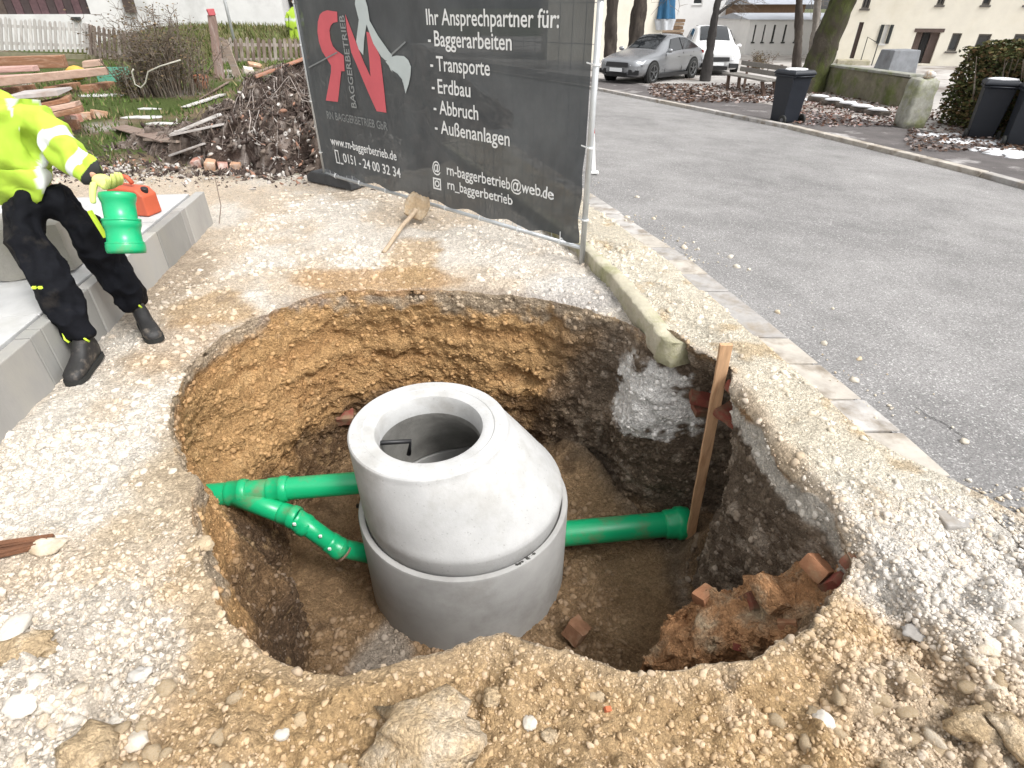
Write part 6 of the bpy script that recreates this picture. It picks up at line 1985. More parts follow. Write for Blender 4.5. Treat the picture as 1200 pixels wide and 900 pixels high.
def far_worker():
    p = gd(347, 62, 22.3); p[2] = 1.15
    z0 = p[2]; s = 1.0
    def q(px, py, dy=0): return gd(px, py, 22.3 + dy)
    root = empty('person', q(347, 60), 'distant worker in full yellow high visibility clothing, back by the dark barn', 'person')
    J = dict(pel=q(345, 33), sp=q(344, 22), ch=q(344, 14), nk=q(344, 8), sl=q(338, 14), sr=q(351, 13), el=q(336, 24), er=q(354, 23), wl=q(338, 33), wr=q(355, 32), hl=q(342, 36), hr=q(348, 36), kl=q(343, 48), kr=q(349, 47), al=q(343, 60), ar=q(350, 59))
    E = [('pel', 'sp'), ('sp', 'ch'), ('ch', 'nk'), ('ch', 'sl'), ('sl', 'el'), ('el', 'wl'), ('ch', 'sr'), ('sr', 'er'), ('er', 'wr'), ('pel', 'hl'), ('hl', 'kl'), ('kl', 'al'), ('pel', 'hr'), ('hr', 'kr'), ('kr', 'ar')]
    rr = dict(pel=.15, sp=.16, ch=.17, nk=.07, sl=.09, sr=.09, el=.07, er=.07, wl=.055, wr=.055, hl=.10, hr=.10, kl=.09, kr=.09, al=.08, ar=.08)
    def cf(V):
        c = np.tile(HV, (len(V), 1)); zz = V[:, 2]
        a, b = q(345, 33)[2], q(344, 8)[2]; t = (zz - a) / (b - a)
        c[(t > .35) & (t < .48)] = SILVER; c[(t > -.06) & (t < .03)] = [.02, .02, .02]; c[(t < -.70) & (t > -.82)] = SILVER
        return c
    skin_part('clothing', J, E, rr, 'pel', M_HIVIS, root, 0.01, 7, 2, cf, 5)
    head(root, q(344, 1), np.array([.3, -.9, -.2]), 1.0, mat('helmet_dark', (.03, .03, .035), .5, 0))
far_worker()

# ================================================================== far side of the street
M_PAINT_Y = mat('yellow_plaster', (.76, .72, .62), .9, .06, 2, .15, 20, color2=(.70, .65, .53), c2lo=.5, c2hi=.75, c2scale=.6)
M_PAINT_W = mat('far_white_plaster', (.66, .66, .655), .9, .06, 2, .15, 20)
M_ROOF = mat('roof_tiles', (.16, .08, .06), .9, .25, 8)
M_ROOFM = mat('roof_metal', (.34, .36, .40), .5, .15, 3, metal=.3)
M_BROWNB = mat('brown_boards', (.17, .105, .06), .85, .35, 5, .3, 30, stretch=(4, 4, .4))
def yellow_house():
    a = sp(966, 75); D = a[1]
    a = np.array([a[0], D, a[2]])
    b = gd(1330, 90, D * .86)
    fc = Facade(a, b)
    root = empty('yellow_house', (fc.a + fc.b) / 2, 'cream yellow house behind the hedge and the stone pillar, with dark windows', 'house')
    wins = [fc.rect(1009, -14, 1025, 10), fc.rect(1031, 29, 1043, 51), fc.rect(1097, -18, 1114, 6)]
    lows = [fc.rect(1109, 39, 1128, 60), fc.rect(1139, 40, 1163, 62), fc.rect(1179, 40, 1206, 66), fc.rect(1222, 40, 1250, 66), fc.rect(1150, -16, 1168, 6), fc.rect(1200, -16, 1220, 6)]
    door = fc.rect(994, 26, 1013, 72); gar = fc.rect(1062, 38, 1103, 74)
    door[2] = .25; 
    nn, pt = wall_holes(root, 'wall', M_PAINT_Y, fc.a, fc.e, UP, fc.W, 5.6, wins + lows + [door, gar], .22)
    for i, h in enumerate(wins + lows):
        window(root, pt, h, .14, 1 if i < 3 else 0, shutters=(i == 1), frame=M_FRAME if i in (1,) else mat('frame_dark', (.10, .09, .08), .6, .1))
    def slab(name, h, d0, d1, m):
        mb = MB(); P = [pt(u, v, dd) for dd in (d0, d1) for u, v in ((h[0], h[2]), (h[1], h[2]), (h[1], h[3]), (h[0], h[3]))]
        mb.add(P, [(0, 1, 2, 3), (7, 6, 5, 4), (0, 4, 5, 1), (1, 5, 6, 2), (2, 6, 7, 3), (3, 7, 4, 0)]); return mb.build(name, m, root, world=True)
    u0, u1, v0, v1 = door
    slab('door', [u0 + (u1 - u0) * .12, u1, v0, v1], .10, .18, mat('door_dark', (.06, .04, .035), .6, .15))
    slab('door_frame', [u0, u0 + (u1 - u0) * .10, v0, v1], .10, .18, M_FRAME)
    slab('step', [u0 - .5, u1 + .6, 0, .22], -.9, -.002, M_EDGING)
    u0, u1, v0, v1 = gar
    slab('gate_leaf', [u0, u0 + (u1 - u0) * .30, v0, v1], .14, .2, mat('gate_brown', (.10, .07, .06), .8, .2))
    slab('gate_leaf', [u0 + (u1 - u0) * .34, u0 + (u1 - u0) * .62, v0, v1], .19, .21, mat('gate_black', (.015, .014, .014), .8, .1))
    slab('gate_leaf', [u0 + (u1 - u0) * .64, u1, v0, v1], .14, .2, mat('gate_brown'))
    slab('lintel', [u0 - .1, u1 + .1, v1 + .003, v1 + .14], -.03, .1, mat('gate_brown'))
    m = MB(); P = [pt(-.6, 5.5, -.8), pt(fc.W + .6, 5.5, -.8), pt(fc.W + .6, 8.5, 4), pt(-.6, 8.5, 4), pt(-.6, 5.5, 8), pt(fc.W + .6, 5.5, 8)]
    m.add(P, [(0, 1, 2, 3), (3, 2, 5, 4), (0, 3, 4), (1, 5, 2), (0, 4, 5, 1)]); m.build('roof', M_ROOF, root, world=True)
    # handrail by the door
    q0, q1 = fc.uv(1011, 62), fc.uv(1013, 70)
    m = MB(); p = pt(door[1] + .25, .22, -.5); m.path([p, p + UP * .9, pt(door[1] + .7, .9, -.8), pt(door[1] + .7, 0, -.8)], .022, 6); m.build('handrail', M_SHUT, root, world=True)
yellow_house()
def simple_house(x0, x1, yb, Y, zt, m, label, cat='house', name='house', gable=False, roof=M_ROOF, wins=(), eave=.5, depth=6, bars=0, ridge=3.0, wframe=M_FRAME, Y2=None):
    a, b = gd(x0, yb, Y), gd(x1, yb, Y2 or Y)
    zb = float(street_z(a[0], a[1])); a[2] = b[2] = zb
    fc = Facade(a, b)
    root = empty(name, (fc.a + fc.b) / 2, label, cat)
    Hh = zt
    hs_ = [fc.rect(*w) for w in wins]
    hs_ = [h for h in hs_ if h[2] > 0.02 and h[3] < Hh - .05 and h[0] > .02 and h[1] < fc.W - .02]
    nn, pt = wall_holes(root, 'wall', m, fc.a, fc.e, UP, fc.W, Hh, hs_, .2)
    for h in hs_: window(root, pt, h, .12, bars, frame=wframe)
    W = fc.W; mb = MB()
    if gable:
        mb.add([pt(0, Hh), pt(W, Hh), pt(W / 2, Hh + ridge)], [(0, 1, 2)]); mb.build('gable', m, root, world=True, fix=False)
        mb = MB()
        t = .16
        for s in (0, 1):
            u0 = -eave if s == 0 else W + eave; k = -eave * ridge / (W / 2)
            P = [pt(u0, Hh + k, -.5), pt(W / 2, Hh + ridge, -.5), pt(W / 2, Hh + ridge, depth), pt(u0, Hh + k, depth)]
            P += [p + UP * t for p in P]
            mb.add(P, [(3, 2, 1, 0), (4, 5, 6, 7), (0, 1, 5, 4), (1, 2, 6, 5), (2, 3, 7, 6), (3, 0, 4, 7)])
        mb.build('roof', roof, root, world=True)
    else:
        P = [pt(-eave, Hh, -eave), pt(W + eave, Hh, -eave), pt(W + eave, Hh + ridge, depth / 2), pt(-eave, Hh + ridge, depth / 2), pt(-eave, Hh, depth), pt(W + eave, Hh, depth)]
        mb.add(P, [(0, 1, 2, 3), (3, 2, 5, 4), (0, 3, 4), (1, 5, 2), (0, 4, 5, 1)]); mb.build('roof', roof, root, world=True)
    return fc, root, pt
# cream wall left behind the car, white gabled house, shed, low white building, garage
simple_house(640, 772, 70, 33, 5.5, M_PAINT_Y, 'cream house front behind the two dark trunks and the silver car', wins=())
simple_house(774, 872, 60, 52, 3.3, M_PAINT_W, 'white gabled house in the far middle, above the white car', gable=True, roof=mat('roof_dark', (.06, .055, .055), .8, .2, 8), wins=((812, -3, 824, 5),), ridge=2.4, eave=.6)
simple_house(876, 934, 50, 46, 2.6, M_BROWNB, 'brown boarded shed with a pale metal roof in the far middle', 'shed', 'shed', roof=M_ROOFM, ridge=1.0, eave=.5, depth=5)
fc, root, pt = simple_house(872, 990, 62, 38, 1.75, M_PAINT_W, 'low white building with dark narrow windows left of the mossy tree', 'building', 'building', roof=M_ROOFM, ridge=.3, eave=.12, wins=((881, 29, 887, 49), (892, 29, 898, 49), (903, 29, 910, 49), (916, 29, 923, 49), (930, 29, 936, 49)), wframe=M_SHUT)
def low_wall(name, a, b, h, th, m, label, cat='low wall', cap=None):
    root = empty(name, (a + b) / 2, label, cat)
    mb = MB(); n = 24; P = []; Fc = []
    e = b - a; nn = np.array([e[1], -e[0], 0]); nn /= np.linalg.norm(nn)
    for i in range(n + 1):
        p = a + e * i / n
        for s, z in ((-1, -.1), (1, -.1), (1, h * .5), (1, h), (-1, h), (-1, h * .5)):
            P.append(p + nn * s * th / 2 + UP * z)
    P = np.array(P); P += np.stack([fbm(P, 3, 3, 401) * .02, fbm(P, 3, 3, 402) * .02, fbm(P, 2, 3, 403) * .03], 1)
    for i in range(n):
        for j in range(6): Fc.append((i * 6 + j, i * 6 + (j + 1) % 6, i * 6 + 6 + (j + 1) % 6, i * 6 + 6 + j))
    Fc += [tuple(range(6))[::-1], tuple(n * 6 + j for j in range(6))]
    mb.add(P, Fc); mb.build('wall', m, root, world=True)
    if cap is not None:
        mb = MB(); mb.beam(a + UP * (h + .035), b + UP * (h + .035), th + .06, .06); mb.build('coping', cap, root, world=True, bevel=.012)
    return root
M_MOSSW = mat('mossy_wall', (.17, .155, .11), .95, .35, 4, .7, 25, color2=(.10, .12, .035), c2lo=.45, c2hi=.62, c2scale=2.2, bdist=.03)
M_GREYW = mat('grey_wall', (.23, .225, .22), .9, .3, 3, .5, 25, color2=(.13, .125, .12), c2lo=.5, c2hi=.65, c2scale=2)
low_wall('garden_wall', sp(872, 67) + [0, 4, 0], sp(958, 66) + [0, 4, 0], .72, .3, M_GREYW, 'low grey wall in front of the far white building')
low_wall('garden_wall', sp(955, 106), sp(1062, 128), .66, .34, M_MOSSW, 'low mossy garden wall between the big tree and the stone pillar', cap=mat('coping', (.26, .26, .23), .9, .3, 4, .5, 30, color2=(.16, .18, .07), c2lo=.5, c2hi=.65, c2scale=3))
def stone_pillar():
    p = sp(1063, 150); t = up_at(p, 1071, 92)
    Hh = t[2] - p[2]
    root = empty('stone_pillar', p, 'squat weathered granite gate pillar with lichen, between mossy wall and hedge', 'stone pillar')
    W, Fc = rough_block((.42, .40, Hh), 411, 5, .06)
    W[:, 0] *= 1 - .12 * (W[:, 2] / Hh + .5); W = W + np.array([0, 0, Hh / 2])
    m = MB(); m.add(W + p, Fc); m.build('shaft', mat('granite_lichen', (.34, .335, .29), .95, .3, 10, .7, 40, color2=(.23, .25, .11), c2lo=.45, c2hi=.65, c2scale=3, bdist=.02), root, True, world=True)
    V, T = stone_shape(ICO2, 412, .3, .7); m = MB(); m.add(V * [.10, .10, .10] + p + [.08, 0, Hh + .06], T.tolist()); m.build('cap_stone', mat('orange_lichen', (.52, .36, .22), .9, .3, 8, color2=(.62, .6, .58), c2lo=.45, c2hi=.55, c2scale=6), root, True, world=True)
    # grey tapered block behind the wall
    q = sp(1060, 96) + np.array([0, .8, 0]); q = np.array([q[0], q[1], float(street_z(q[0], q[1]))]); tt = up_at(q, 1070, 58)
    hh = tt[2] - q[2]
    m = MB(); m.box((0, 0, hh / 2), (1.15, .8, hh), taper=.86, jit=.01); o = m.build('concrete_steps', mat('blue_grey_concrete', (.19, .20, .215), .85, .25, 3, .4, 30, color2=(.12, .12, .125), c2lo=.5, c2hi=.7, c2scale=2), bevel=.03)
    o.location = q; o.rotation_euler = (0, 0, .15); tag(o, 'blue grey concrete block behind the mossy wall, in front of the dark gate', 'concrete block')
stone_pillar()
def hedge():
    a, b = sp(1088, 146), sp(1290, 190)
    ta = up_at(a, 1100, 62)
    h = (ta[2] - a[2]) * 1.22
    e = b - a; L = np.linalg.norm(e[:2])
    root = empty('hedge', (a + b) / 2, 'dense brown green hedge right of the stone pillar, behind the two dark bins', 'hedge')
    r = np.random.default_rng(31); V, T, C, k = [], [], [], 0
    nn = np.array([e[1], -e[0], 0]) / L
    if nn[1] > 0: nn = -nn
    n = 26000
    for i in range(n):
        t = r.random(); z = r.random() ** .8; dpt = abs(r.normal()) * .22
        bulge = 1 + .25 * n1d(t * 9, z * 2)
        top = (.92 + .16 * n1d(t * 6, 3.3)) * h
        if r.random() < .3: zz = top * (1 - abs(r.normal()) * .06); dd = r.uniform(0, 1.3)
        else: zz = z * top; dd = dpt
        p = a + e * t - nn * (dd + .35 - .30 * bulge * math.sin(math.pi * min(1, .25 + z * .7))); p[2] = a[2] + (b[2] - a[2]) * t + zz + .02
        s = r.uniform(.018, .05); u, v, _ = basis(r.normal(size=3) + nn * 1.2)
        V += [p - u * s, p + v * s * .6, p + u * s, p - v * s * .6]; T.append((k, k + 1, k + 2, k + 3)); k += 4
        c = np.array([[.065, .075, .022], [.10, .085, .030], [.14, .085, .04], [.045, .055, .02]][r.choice(4, p=[.38, .27, .15, .2])]) * r.uniform(.7, 1.35); C += [c] * 4
    np_mesh('foliage', np.array(V), np.array(T), mat('hedge_leaf', attr=True, rough=.7, var=.2, scale=3, spec=.3), col=np.array(C), smooth=False, parent=None)
    o = bpy.data.objects['foliage']; o.data.transform(Matrix.Translation(-root.location)); o.parent = root
    m = MB()
    for i in range(60):
        t = i / 59; p = a + e * t - nn * r.uniform(.2, .6); q = p + np.array([r.normal() * .2, r.normal() * .1, h * .8]); m.path([p, p * .5 + q * .5 + r.normal(size=3) * .05, q], [.02, .015, .006], 5, False)
    m.build('stems', mat('twig'), root, world=True)
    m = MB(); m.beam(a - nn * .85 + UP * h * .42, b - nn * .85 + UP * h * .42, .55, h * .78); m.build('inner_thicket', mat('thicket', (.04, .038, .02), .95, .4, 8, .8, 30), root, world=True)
hedge()

# bins
M_BIN = mat('bin_plastic', (.010, .013, .020), .5, .12, 6, .1, 30)
M_SNOW = mat('snow', (.74, .75, .77), .8, .06, 8, .5, 25, bdist=.02)
def make_bin(label, p, rz, s, snow, name='wheelie_bin'):
    root = empty(name, p, label, 'bin', 'wheeled bins along the street', rz=rz)
    Hh, wt, wb = 1.0 * s, .52 * s, .42 * s
    dt, db = .56 * s, .42 * s
    m = MB(); P = []
    for z, w_, d0, d1 in ((.04, wb, -db * .5, db * .45), (.30, wb + .03 * s, -db * .52, db * .48), (.92, wt - .02, -dt * .5, dt * .45), (.925, wt + .04, -dt * .55, dt * .5), (.965, wt + .04, -dt * .55, dt * .5)):
        for x, y in ((-w_ / 2, d0), (w_ / 2, d0), (w_ / 2, d1), (-w_ / 2, d1)): P.append((x, y, z * Hh))
    Fc = [(3, 2, 1, 0), (16, 17, 18, 19)] + [(4 * i + j, 4 * i + (j + 1) % 4, 4 * i + 4 + (j + 1) % 4, 4 * i + 4 + j) for i in range(4) for j in range(4)]
    m.add(P, Fc); m.build('bin_body', M_BIN, root, bevel=.012)
    m = MB(); P = []
    for z, k, y0, y1 in ((.97, 1.0, -.60, .56), (1.01, 1.0, -.60, .56), (1.06, .86, -.48, .50)):
        for x, y in ((-1, y0), (1, y0), (1, y1), (-1, y1)): P.append((x * (wt / 2 + .025) * k, y * dt, z * Hh))
    Fc = [(3, 2, 1, 0), (8, 9, 10, 11)] + [(4 * i + j, 4 * i + (j + 1) % 4, 4 * i + 4 + (j + 1) % 4, 4 * i + 4 + j) for i in range(2) for j in range(4)]
    m.add(P, Fc); m.build('lid', M_BIN, root, bevel=.015)
    m = MB(); m.path([(-wt * .35, dt * .5, .93 * Hh), (-wt * .35, dt * .66, .95 * Hh), (wt * .35, dt * .66, .95 * Hh), (wt * .35, dt * .5, .93 * Hh)], .014 * s, 6); m.build('handle', M_BIN, root, True)
    for sx in (-1, 1):
        m = MB(); m.ring((sx * (wb / 2 + .03), db * .55, .10 * s), (sx * (wb / 2 + .08), db * .55, .10 * s), [(0, .02), (0, .085 * s), (.008, .10 * s), (.04, .10 * s), (.048, .085 * s), (.048, .02)], 18); wh = m.build('wheel', M_RUBBER, root)
        m = MB(); m.ring((sx * (wb / 2 + .03) - sx * -.05, db * .55, .10 * s), (sx * (wb / 2 + .2), db * .55, .10 * s), [(0, .001), (0, .045 * s), (.004, .04 * s), (.004, .001)], 12); m.build('hub', mat('grey_plastic', (.10, .10, .11), .5, 0), wh)
    if snow:
        V, T = stone_shape(ICO2, 430, .15, .5); V = V.copy(); V[:, 2] = np.clip(V[:, 2], -.05, .4)
        m = MB(); m.add(V * [wt * .50, dt * .50, .07] + [0, 0, 1.055 * Hh], T.tolist()); m.build('snow_cover', M_SNOW, root, True)
    return root
_pb = sp(918, 144); _hb = (up_at(_pb, 926, 85)[2] - _pb[2])
make_bin('single dark bin with snow on its lid, left of the big mossy tree', _pb, R(200), _hb, True)
_pb = sp(1146, 162); _hb = (up_at(_pb, 1160, 97)[2] - _pb[2])
make_bin('dark bin with snowy lid right of the stone pillar, in front of the hedge', _pb, R(150), _hb * 1.0, True)
_pb = sp(1190, 171); 
make_bin('dark bin cut off by the right edge of the picture', _pb, R(153), _hb * 1.0, True)

# trees
def tree(label, base, top, r0, m, seed, limbs=9, spread=2.2, h_total=9.0, crown=True, lean=None, name='bare_tree', moss=None, wob=.12):
    root = empty(name, base, label, 'tree', 'bare street trees')
    d = top - base; d /= np.linalg.norm(d)
    r = np.random.default_rng(seed)
    n = 40; k = 26; P = []; Fc = []
    L = h_total * .62
    for i in range(n + 1):
        t = i / n; c = d * L * t + np.array([math.sin(t * 4 + seed) * wob * t, math.cos(t * 3 + seed) * wob * t, 0])
        rad = r0 * (1 - .55 * t) * (1 + .45 * math.exp(-t * L / .35))
        for j in range(k):
            a = 2 * math.pi * j / k
            q = np.array([math.cos(a), math.sin(a), 0])
            P.append(c + q * rad)
    P = np.array(P); P[:, 2] -= .15
    ctr = np.repeat(np.array([d * L * i / n for i in range(n + 1)]), k, 0)
    out = P - ctr; out[:, 2] = 0; out /= np.maximum(np.linalg.norm(out, axis=1), 1e-6)[:, None]
    bn = 1 - np.abs(fbm(P * np.array([1, 1, .35]), 9 / max(r0 / .2, .5), 4, seed))
    P = P + out * ((bn - .7) * r0 * .28)[:, None] + out * (fbm(P, 2.0, 3, seed + 3) * r0 * .15)[:, None]
    for i in range(n):
        for j in range(k): Fc.append((i * k + j, i * k + (j + 1) % k, i * k + k + (j + 1) % k, i * k + k + j))
    mb = MB(); mb.add(P, Fc); mb.build('trunk', m, root, True)
    if crown:
        tw = MB()
        for li in range(limbs):
            t = .45 + .55 * (li + .5) / limbs
            p = d * L * t; a = r.uniform(0, 6.28) if li else 0; dd = np.array([math.cos(a), math.sin(a), r.uniform(.25, .9)]); dd /= np.linalg.norm(dd)
            pts = [p]; Lb = spread * r.uniform(.7, 1.3)
            for q in range(7): pts.append(pts[-1] + dd * Lb / 7); dd = dd + r.normal(size=3) * .16 + [0, 0, .03]; dd /= np.linalg.norm(dd)
            rb = r0 * .34
            mb = MB(); mb.path(pts, [rb * (1 - .8 * q / 7) for q in range(8)], 8); mb.build('limb', m, root, True)
            for q in range(2, 8):
                for _ in range(3):
                    e = r.normal(size=3) * .8 + dd * .5; e /= np.linalg.norm(e); p2 = [pts[q]]
                    for _k in range(5): p2.append(p2[-1] + e * Lb * .10); e = e + r.normal(size=3) * .25 + [0, 0, -.06]; e /= np.linalg.norm(e)
                    tw.path(p2, [rb * .22 * (1 - .8 * _k / 5) for _k in range(6)], 4, False)
                    for _k in (2, 3, 4):
                        e2 = r.normal(size=3); e2 /= np.linalg.norm(e2); tw.path([p2[_k], p2[_k] + e2 * Lb * .08 + [0, 0, -.02], p2[_k] + e2 * Lb * .15 + [0, 0, -.06]], [rb * .10, rb * .08, rb * .03], 3, False)
        tw.build('crown', mat('twig'), root, fix=False)
    return root
M_BARK = mat('bark', (.05, .04, .033), .95, .4, 6, .9, 25, color2=(.09, .075, .06), c2lo=.5, c2hi=.7, c2scale=5, stretch=(1, 1, .4), bdist=.03)
M_BARKM = mat('mossy_bark', (.055, .045, .032), .95, .4, 6, .9, 22, color2=(.062, .072, .018), c2lo=.43, c2hi=.56, c2scale=2.2, stretch=(1, 1, .5), bdist=.04)
def tr(label, bx, by, tx, ty, wpx, m, seed, **kw):
    b = sp(bx, by); t = up_at(b, tx, ty); d = far_d(b)
    return tree(label, b, t, .5 * wpx * d / F * .92, m, seed, **kw)
tr('thick mossy green tree trunk right of the single bin', 944, 108, 985, 0, 36, M_BARKM, 51, limbs=8, spread=3.0, h_total=8)
tr('slim dark tree just behind and left of the thick mossy trunk', 934, 84, 938, 0, 11, M_BARK, 52, limbs=6, spread=1.8, h_total=8)
tr('pale grey slim tree between the dark slim trunk and the mossy trunk', 951, 80, 958, 0, 10, mat('grey_bark', (.20, .18, .16), .95, .3, 8, .6, 25), 57, limbs=5, spread=1.6, h_total=8)
tr('dark trunk left of the silver car, nearest the banner post', 714, 84, 719, 0, 17, M_BARK, 53, limbs=7, spread=2.5, h_total=9)
tr('dark trunk right behind the bonnet of the silver car', 740, 84, 752, 0, 21, M_BARK, 54, limbs=7, spread=2.5, h_total=9)
def young_tree():
    b = sp(826, 96); t = up_at(b, 841, 0)
    tree('thin young trunk standing at the rear of the silver car', b, t, .5 * 11 * far_d(b) / F, mat('grey_bark_dark', (.04, .036, .034), .9, .3, 8, .4, 30), 55, limbs=5, spread=1.2, h_total=6, wob=.03)
young_tree()
def shrub_small():
    p = sp(886, 84); bare_bush(p, .9, .75, 30, 61, name='low_shrub', label='small dark evergreen shrub behind the old bench', cat='shrub', leafy=1500)
shrub_small()
# hanging bare twigs over the yellow house, belonging to a tree outside the frame
def corner_tree():
    b = sp(1330, 120); b = np.array([b[0], b[1], float(street_z(b[0], b[1]))])
    root = tree('bare tree at the right edge whose twigs hang in front of the yellow house', b, b + np.array([-.1, 0, 3.0]), .17, M_BARK, 56, limbs=9, spread=2.2, h_total=6.5)
    r = np.random.default_rng(77); tw = MB()
    for i in range(10):
        px = r.uniform(1050, 1230); q = gd(px, -45 + r.uniform(-10, 5), b[1] + r.uniform(-2.0, 1.5)) - b
        pts = [np.array([0, 0, 3.6])]; 
        for k in range(1, 8): pts.append(pts[0] * (1 - k / 7) + q * k / 7 + np.array([0, 0, .5 * math.sin(math.pi * k / 7)]) + r.normal(size=3) * .08)
        tw.path(pts, [.035 * (1 - .85 * k / 7) for k in range(8)], 6)
        for k in range(3, 8):
            for _ in range(2):
                e = r.normal(size=3) * .6 + [0, 0, -.6]; e /= np.linalg.norm(e); p2 = [pts[k]]
                for _k in range(5): p2.append(p2[-1] + e * .16); e = e + r.normal(size=3) * .3 + [0, 0, .12]; e /= np.linalg.norm(e)
                tw.path(p2, [.010 * (1 - .8 * _k / 5) for _k in range(6)], 4, False)
    tw.build('crown', mat('twig'), root, fix=False)
corner_tree()

# ------------------------------------------------------------------ cars
def car(label, p, heading, s, paint, rear=False, plate=True, name='parked_car', suv=False):
    """x forward, y left; heading = rotation about z of the forward axis"""
    root = empty(name, p, label, 'car', rz=heading)
    root.scale = (1, 1, 1)
    L, W = 4.5 * s, .90 * s
    #   x, half width low, belt half width, z bottom, z belt, roof half width, z roof
    if not suv:
        S = [(2.25, .55, .50, .34, .62, .42, .66), (2.18, .74, .70, .22, .66, .60, .72), (1.95, .86, .80, .19, .73, .66, .80), (1.55, .90, .84, .19, .80, .68, .88), (1.05, .90, .85, .19, .86, .68, .95), (.80, .90, .855, .19, .88, .66, 1.00),
             (.45, .90, .86, .19, .89, .62, 1.20), (.05, .90, .86, .19, .90, .585, 1.385), (-.45, .90, .86, .19, .91, .58, 1.42), (-.95, .90, .86, .19, .925, .57, 1.395), (-1.35, .90, .86, .19, .935, .55, 1.30), (-1.70, .90, .85, .20, .945, .54, 1.14), (-1.98, .88, .82, .24, .95, .55, 1.02), (-2.18, .80, .74, .30, .90, .56, .95), (-2.25, .66, .60, .40, .80, .46, .86)]
    else:
        S = [(2.2, .60, .56, .36, .70, .46, .76), (2.12, .80, .76, .24, .78, .64, .86), (1.9, .90, .85, .20, .84, .70, .95), (1.5, .92, .88, .20, .92, .72, 1.02), (1.0, .92, .88, .20, .97, .72, 1.08), (.75, .92, .88, .2, .98, .70, 1.15), (.3, .92, .88, .2, 1.0, .66, 1.45), (-.1, .92, .88, .2, 1.0, .65, 1.60), (-.8, .92, .88, .2, 1.01, .65, 1.64), (-1.5, .92, .88, .2, 1.02, .63, 1.60), (-1.95, .91, .86, .22, 1.02, .60, 1.42), (-2.15, .86, .80, .28, 1.0, .58, 1.10), (-2.2, .76, .7, .4, .9, .5, .95)]
    S = [tuple(q * s for q in r_) for r_ in S]
    rows = []
    for x, hw, bw, zb, zbelt, rw, zr in S:
        prof = [(0, zb), (hw * .85, zb), (hw * .97, zb + .10 * s), (hw * 1.0, zb + (zbelt - zb) * .45), (hw * .985, zb + (zbelt - zb) * .62), (hw * .995, zb + (zbelt - zb) * .78), (bw, zbelt), (rw + (bw - rw) * .12, zr - (zr - zbelt) * .14), (rw * .86, zr - .012 * s), (rw * .5, zr + .012 * s), (0, zr + .018 * s)]
        rows.append([(x, y, z) for y, z in prof] + [(x, -y, z) for y, z in prof[-2:0:-1]])
    n = len(rows[0]); V = [p_ for r_ in rows for p_ in r_]; Fc = []
    for i in range(len(rows) - 1):
        for j in range(n): Fc.append((i * n + j, i * n + (j + 1) % n, (i + 1) * n + (j + 1) % n, (i + 1) * n + j))
    Fc += [tuple(range(n)), tuple((len(rows) - 1) * n + j for j in range(n))]
    m = MB(); m.add(V, Fc)
    body = m.build('body', paint, root, True)
    sb = body.modifiers.new('sub', 'SUBSURF'); sb.levels = 1; sb.render_levels = 2
    def quad(name, pts, mt, off=.012, par=root):
        P = [np.array(q) for q in pts]; nrm = np.cross(P[1] - P[0], P[-1] - P[0]); nrm /= max(np.linalg.norm(nrm), 1e-9)
        c = sum(P) / len(P); cc = np.array([c[0] * .6, 0, .5 * s])
        if nrm @ (c - cc) < 0: nrm = -nrm
        P2 = [q + nrm * off for q in P]; P1 = [q - nrm * .02 for q in P]
        k = len(P); mb = MB(); mb.add(P1 + P2, [tuple(range(k)), tuple(range(2 * k - 1, k - 1, -1))] + [(i, (i + 1) % k, k + (i + 1) % k, k + i) for i in range(k)])
        return mb.build(name, mt, par)
    G = mat('car_glass', (.012, .015, .018), .05, 0, spec=.9)
    def rowp(i, j): return rows[i][j]
    def lerp3(a, b, t): return tuple(a[k] + (b[k] - a[k]) * t for k in range(3))
    i0 = 5; i1 = 7 if not suv else 7
    # windscreen between the scuttle and the roof
    a, b = rows[i0], rows[i1]
    V_, F_ = [], []
    lo_, hi_ = i0, i1
    for i in range(lo_, hi_ + 1):
        r_ = rows[i]; t_ = (i - lo_) / (hi_ - lo_)
        for jj, sg in ((8, 1), (9, 1), (10, 1), (9, -1), (8, -1)):
            q = r_[jj]; V_.append((q[0] + .05 * s * (1 if t_ < .9 else .2), q[1] * sg * (.97 - .03 * t_), q[2] + .018 * s))
    for i in range(hi_ - lo_):
        for jj in range(4): F_.append((i * 5 + jj, i * 5 + jj + 1, i * 5 + jj + 6, i * 5 + jj + 5))
    mb = MB(); mb.add(V_, F_); mb.build('windscreen', G, root, True)
    e = len(rows) - (4 if not suv else 4)
    k2 = e if not suv else e + 1
    rb, rt = rows[12 if not suv else 11], rows[9 if not suv else 9]
    quad('rear_window', [(rb[8][0], rb[8][1] * .9, rb[8][2]), (rt[8][0], rt[8][1] * .92, rt[8][2]), (rt[8][0], -rt[8][1] * .92, rt[8][2]), (rb[8][0], -rb[8][1] * .9, rb[8][2])], G, .03 * s)
    for sy in (1, -1):
        def sd(i, t, f=1.0):
            q = lerp3(rows[i][6], rows[i][7], t); return (q[0], q[1] * sy * f, q[2])
        ia, ib, ic = (6, 8, 11) if not suv else (6, 8, 10)
        off = .02 * s
        quad('side_window', [sd(ia, .12), sd(ib, .12), sd(ib, .93), sd(7, .93)], G, off)
        q8 = sd(ib, .12); q8b = sd(ib, .93)
        quad('side_window', [(q8[0] - .06 * s, q8[1], q8[2]), sd(ic - 1, .12), sd(ic, .25), sd(ic - 1, .88), sd(ib + 1, .93), (q8b[0] - .06 * s, q8b[1], q8b[2])], G, off)
        # doors as shallow seams
        for xx in (.62 * s, -.52 * s, -1.25 * s):
            mb = MB(); mb.beam((xx, sy * .893 * s, .30 * s), (xx - .02 * s, sy * .868 * s, .88 * s), .012 * s, .012 * s); mb.build('door_seam', M_BLACK, root)
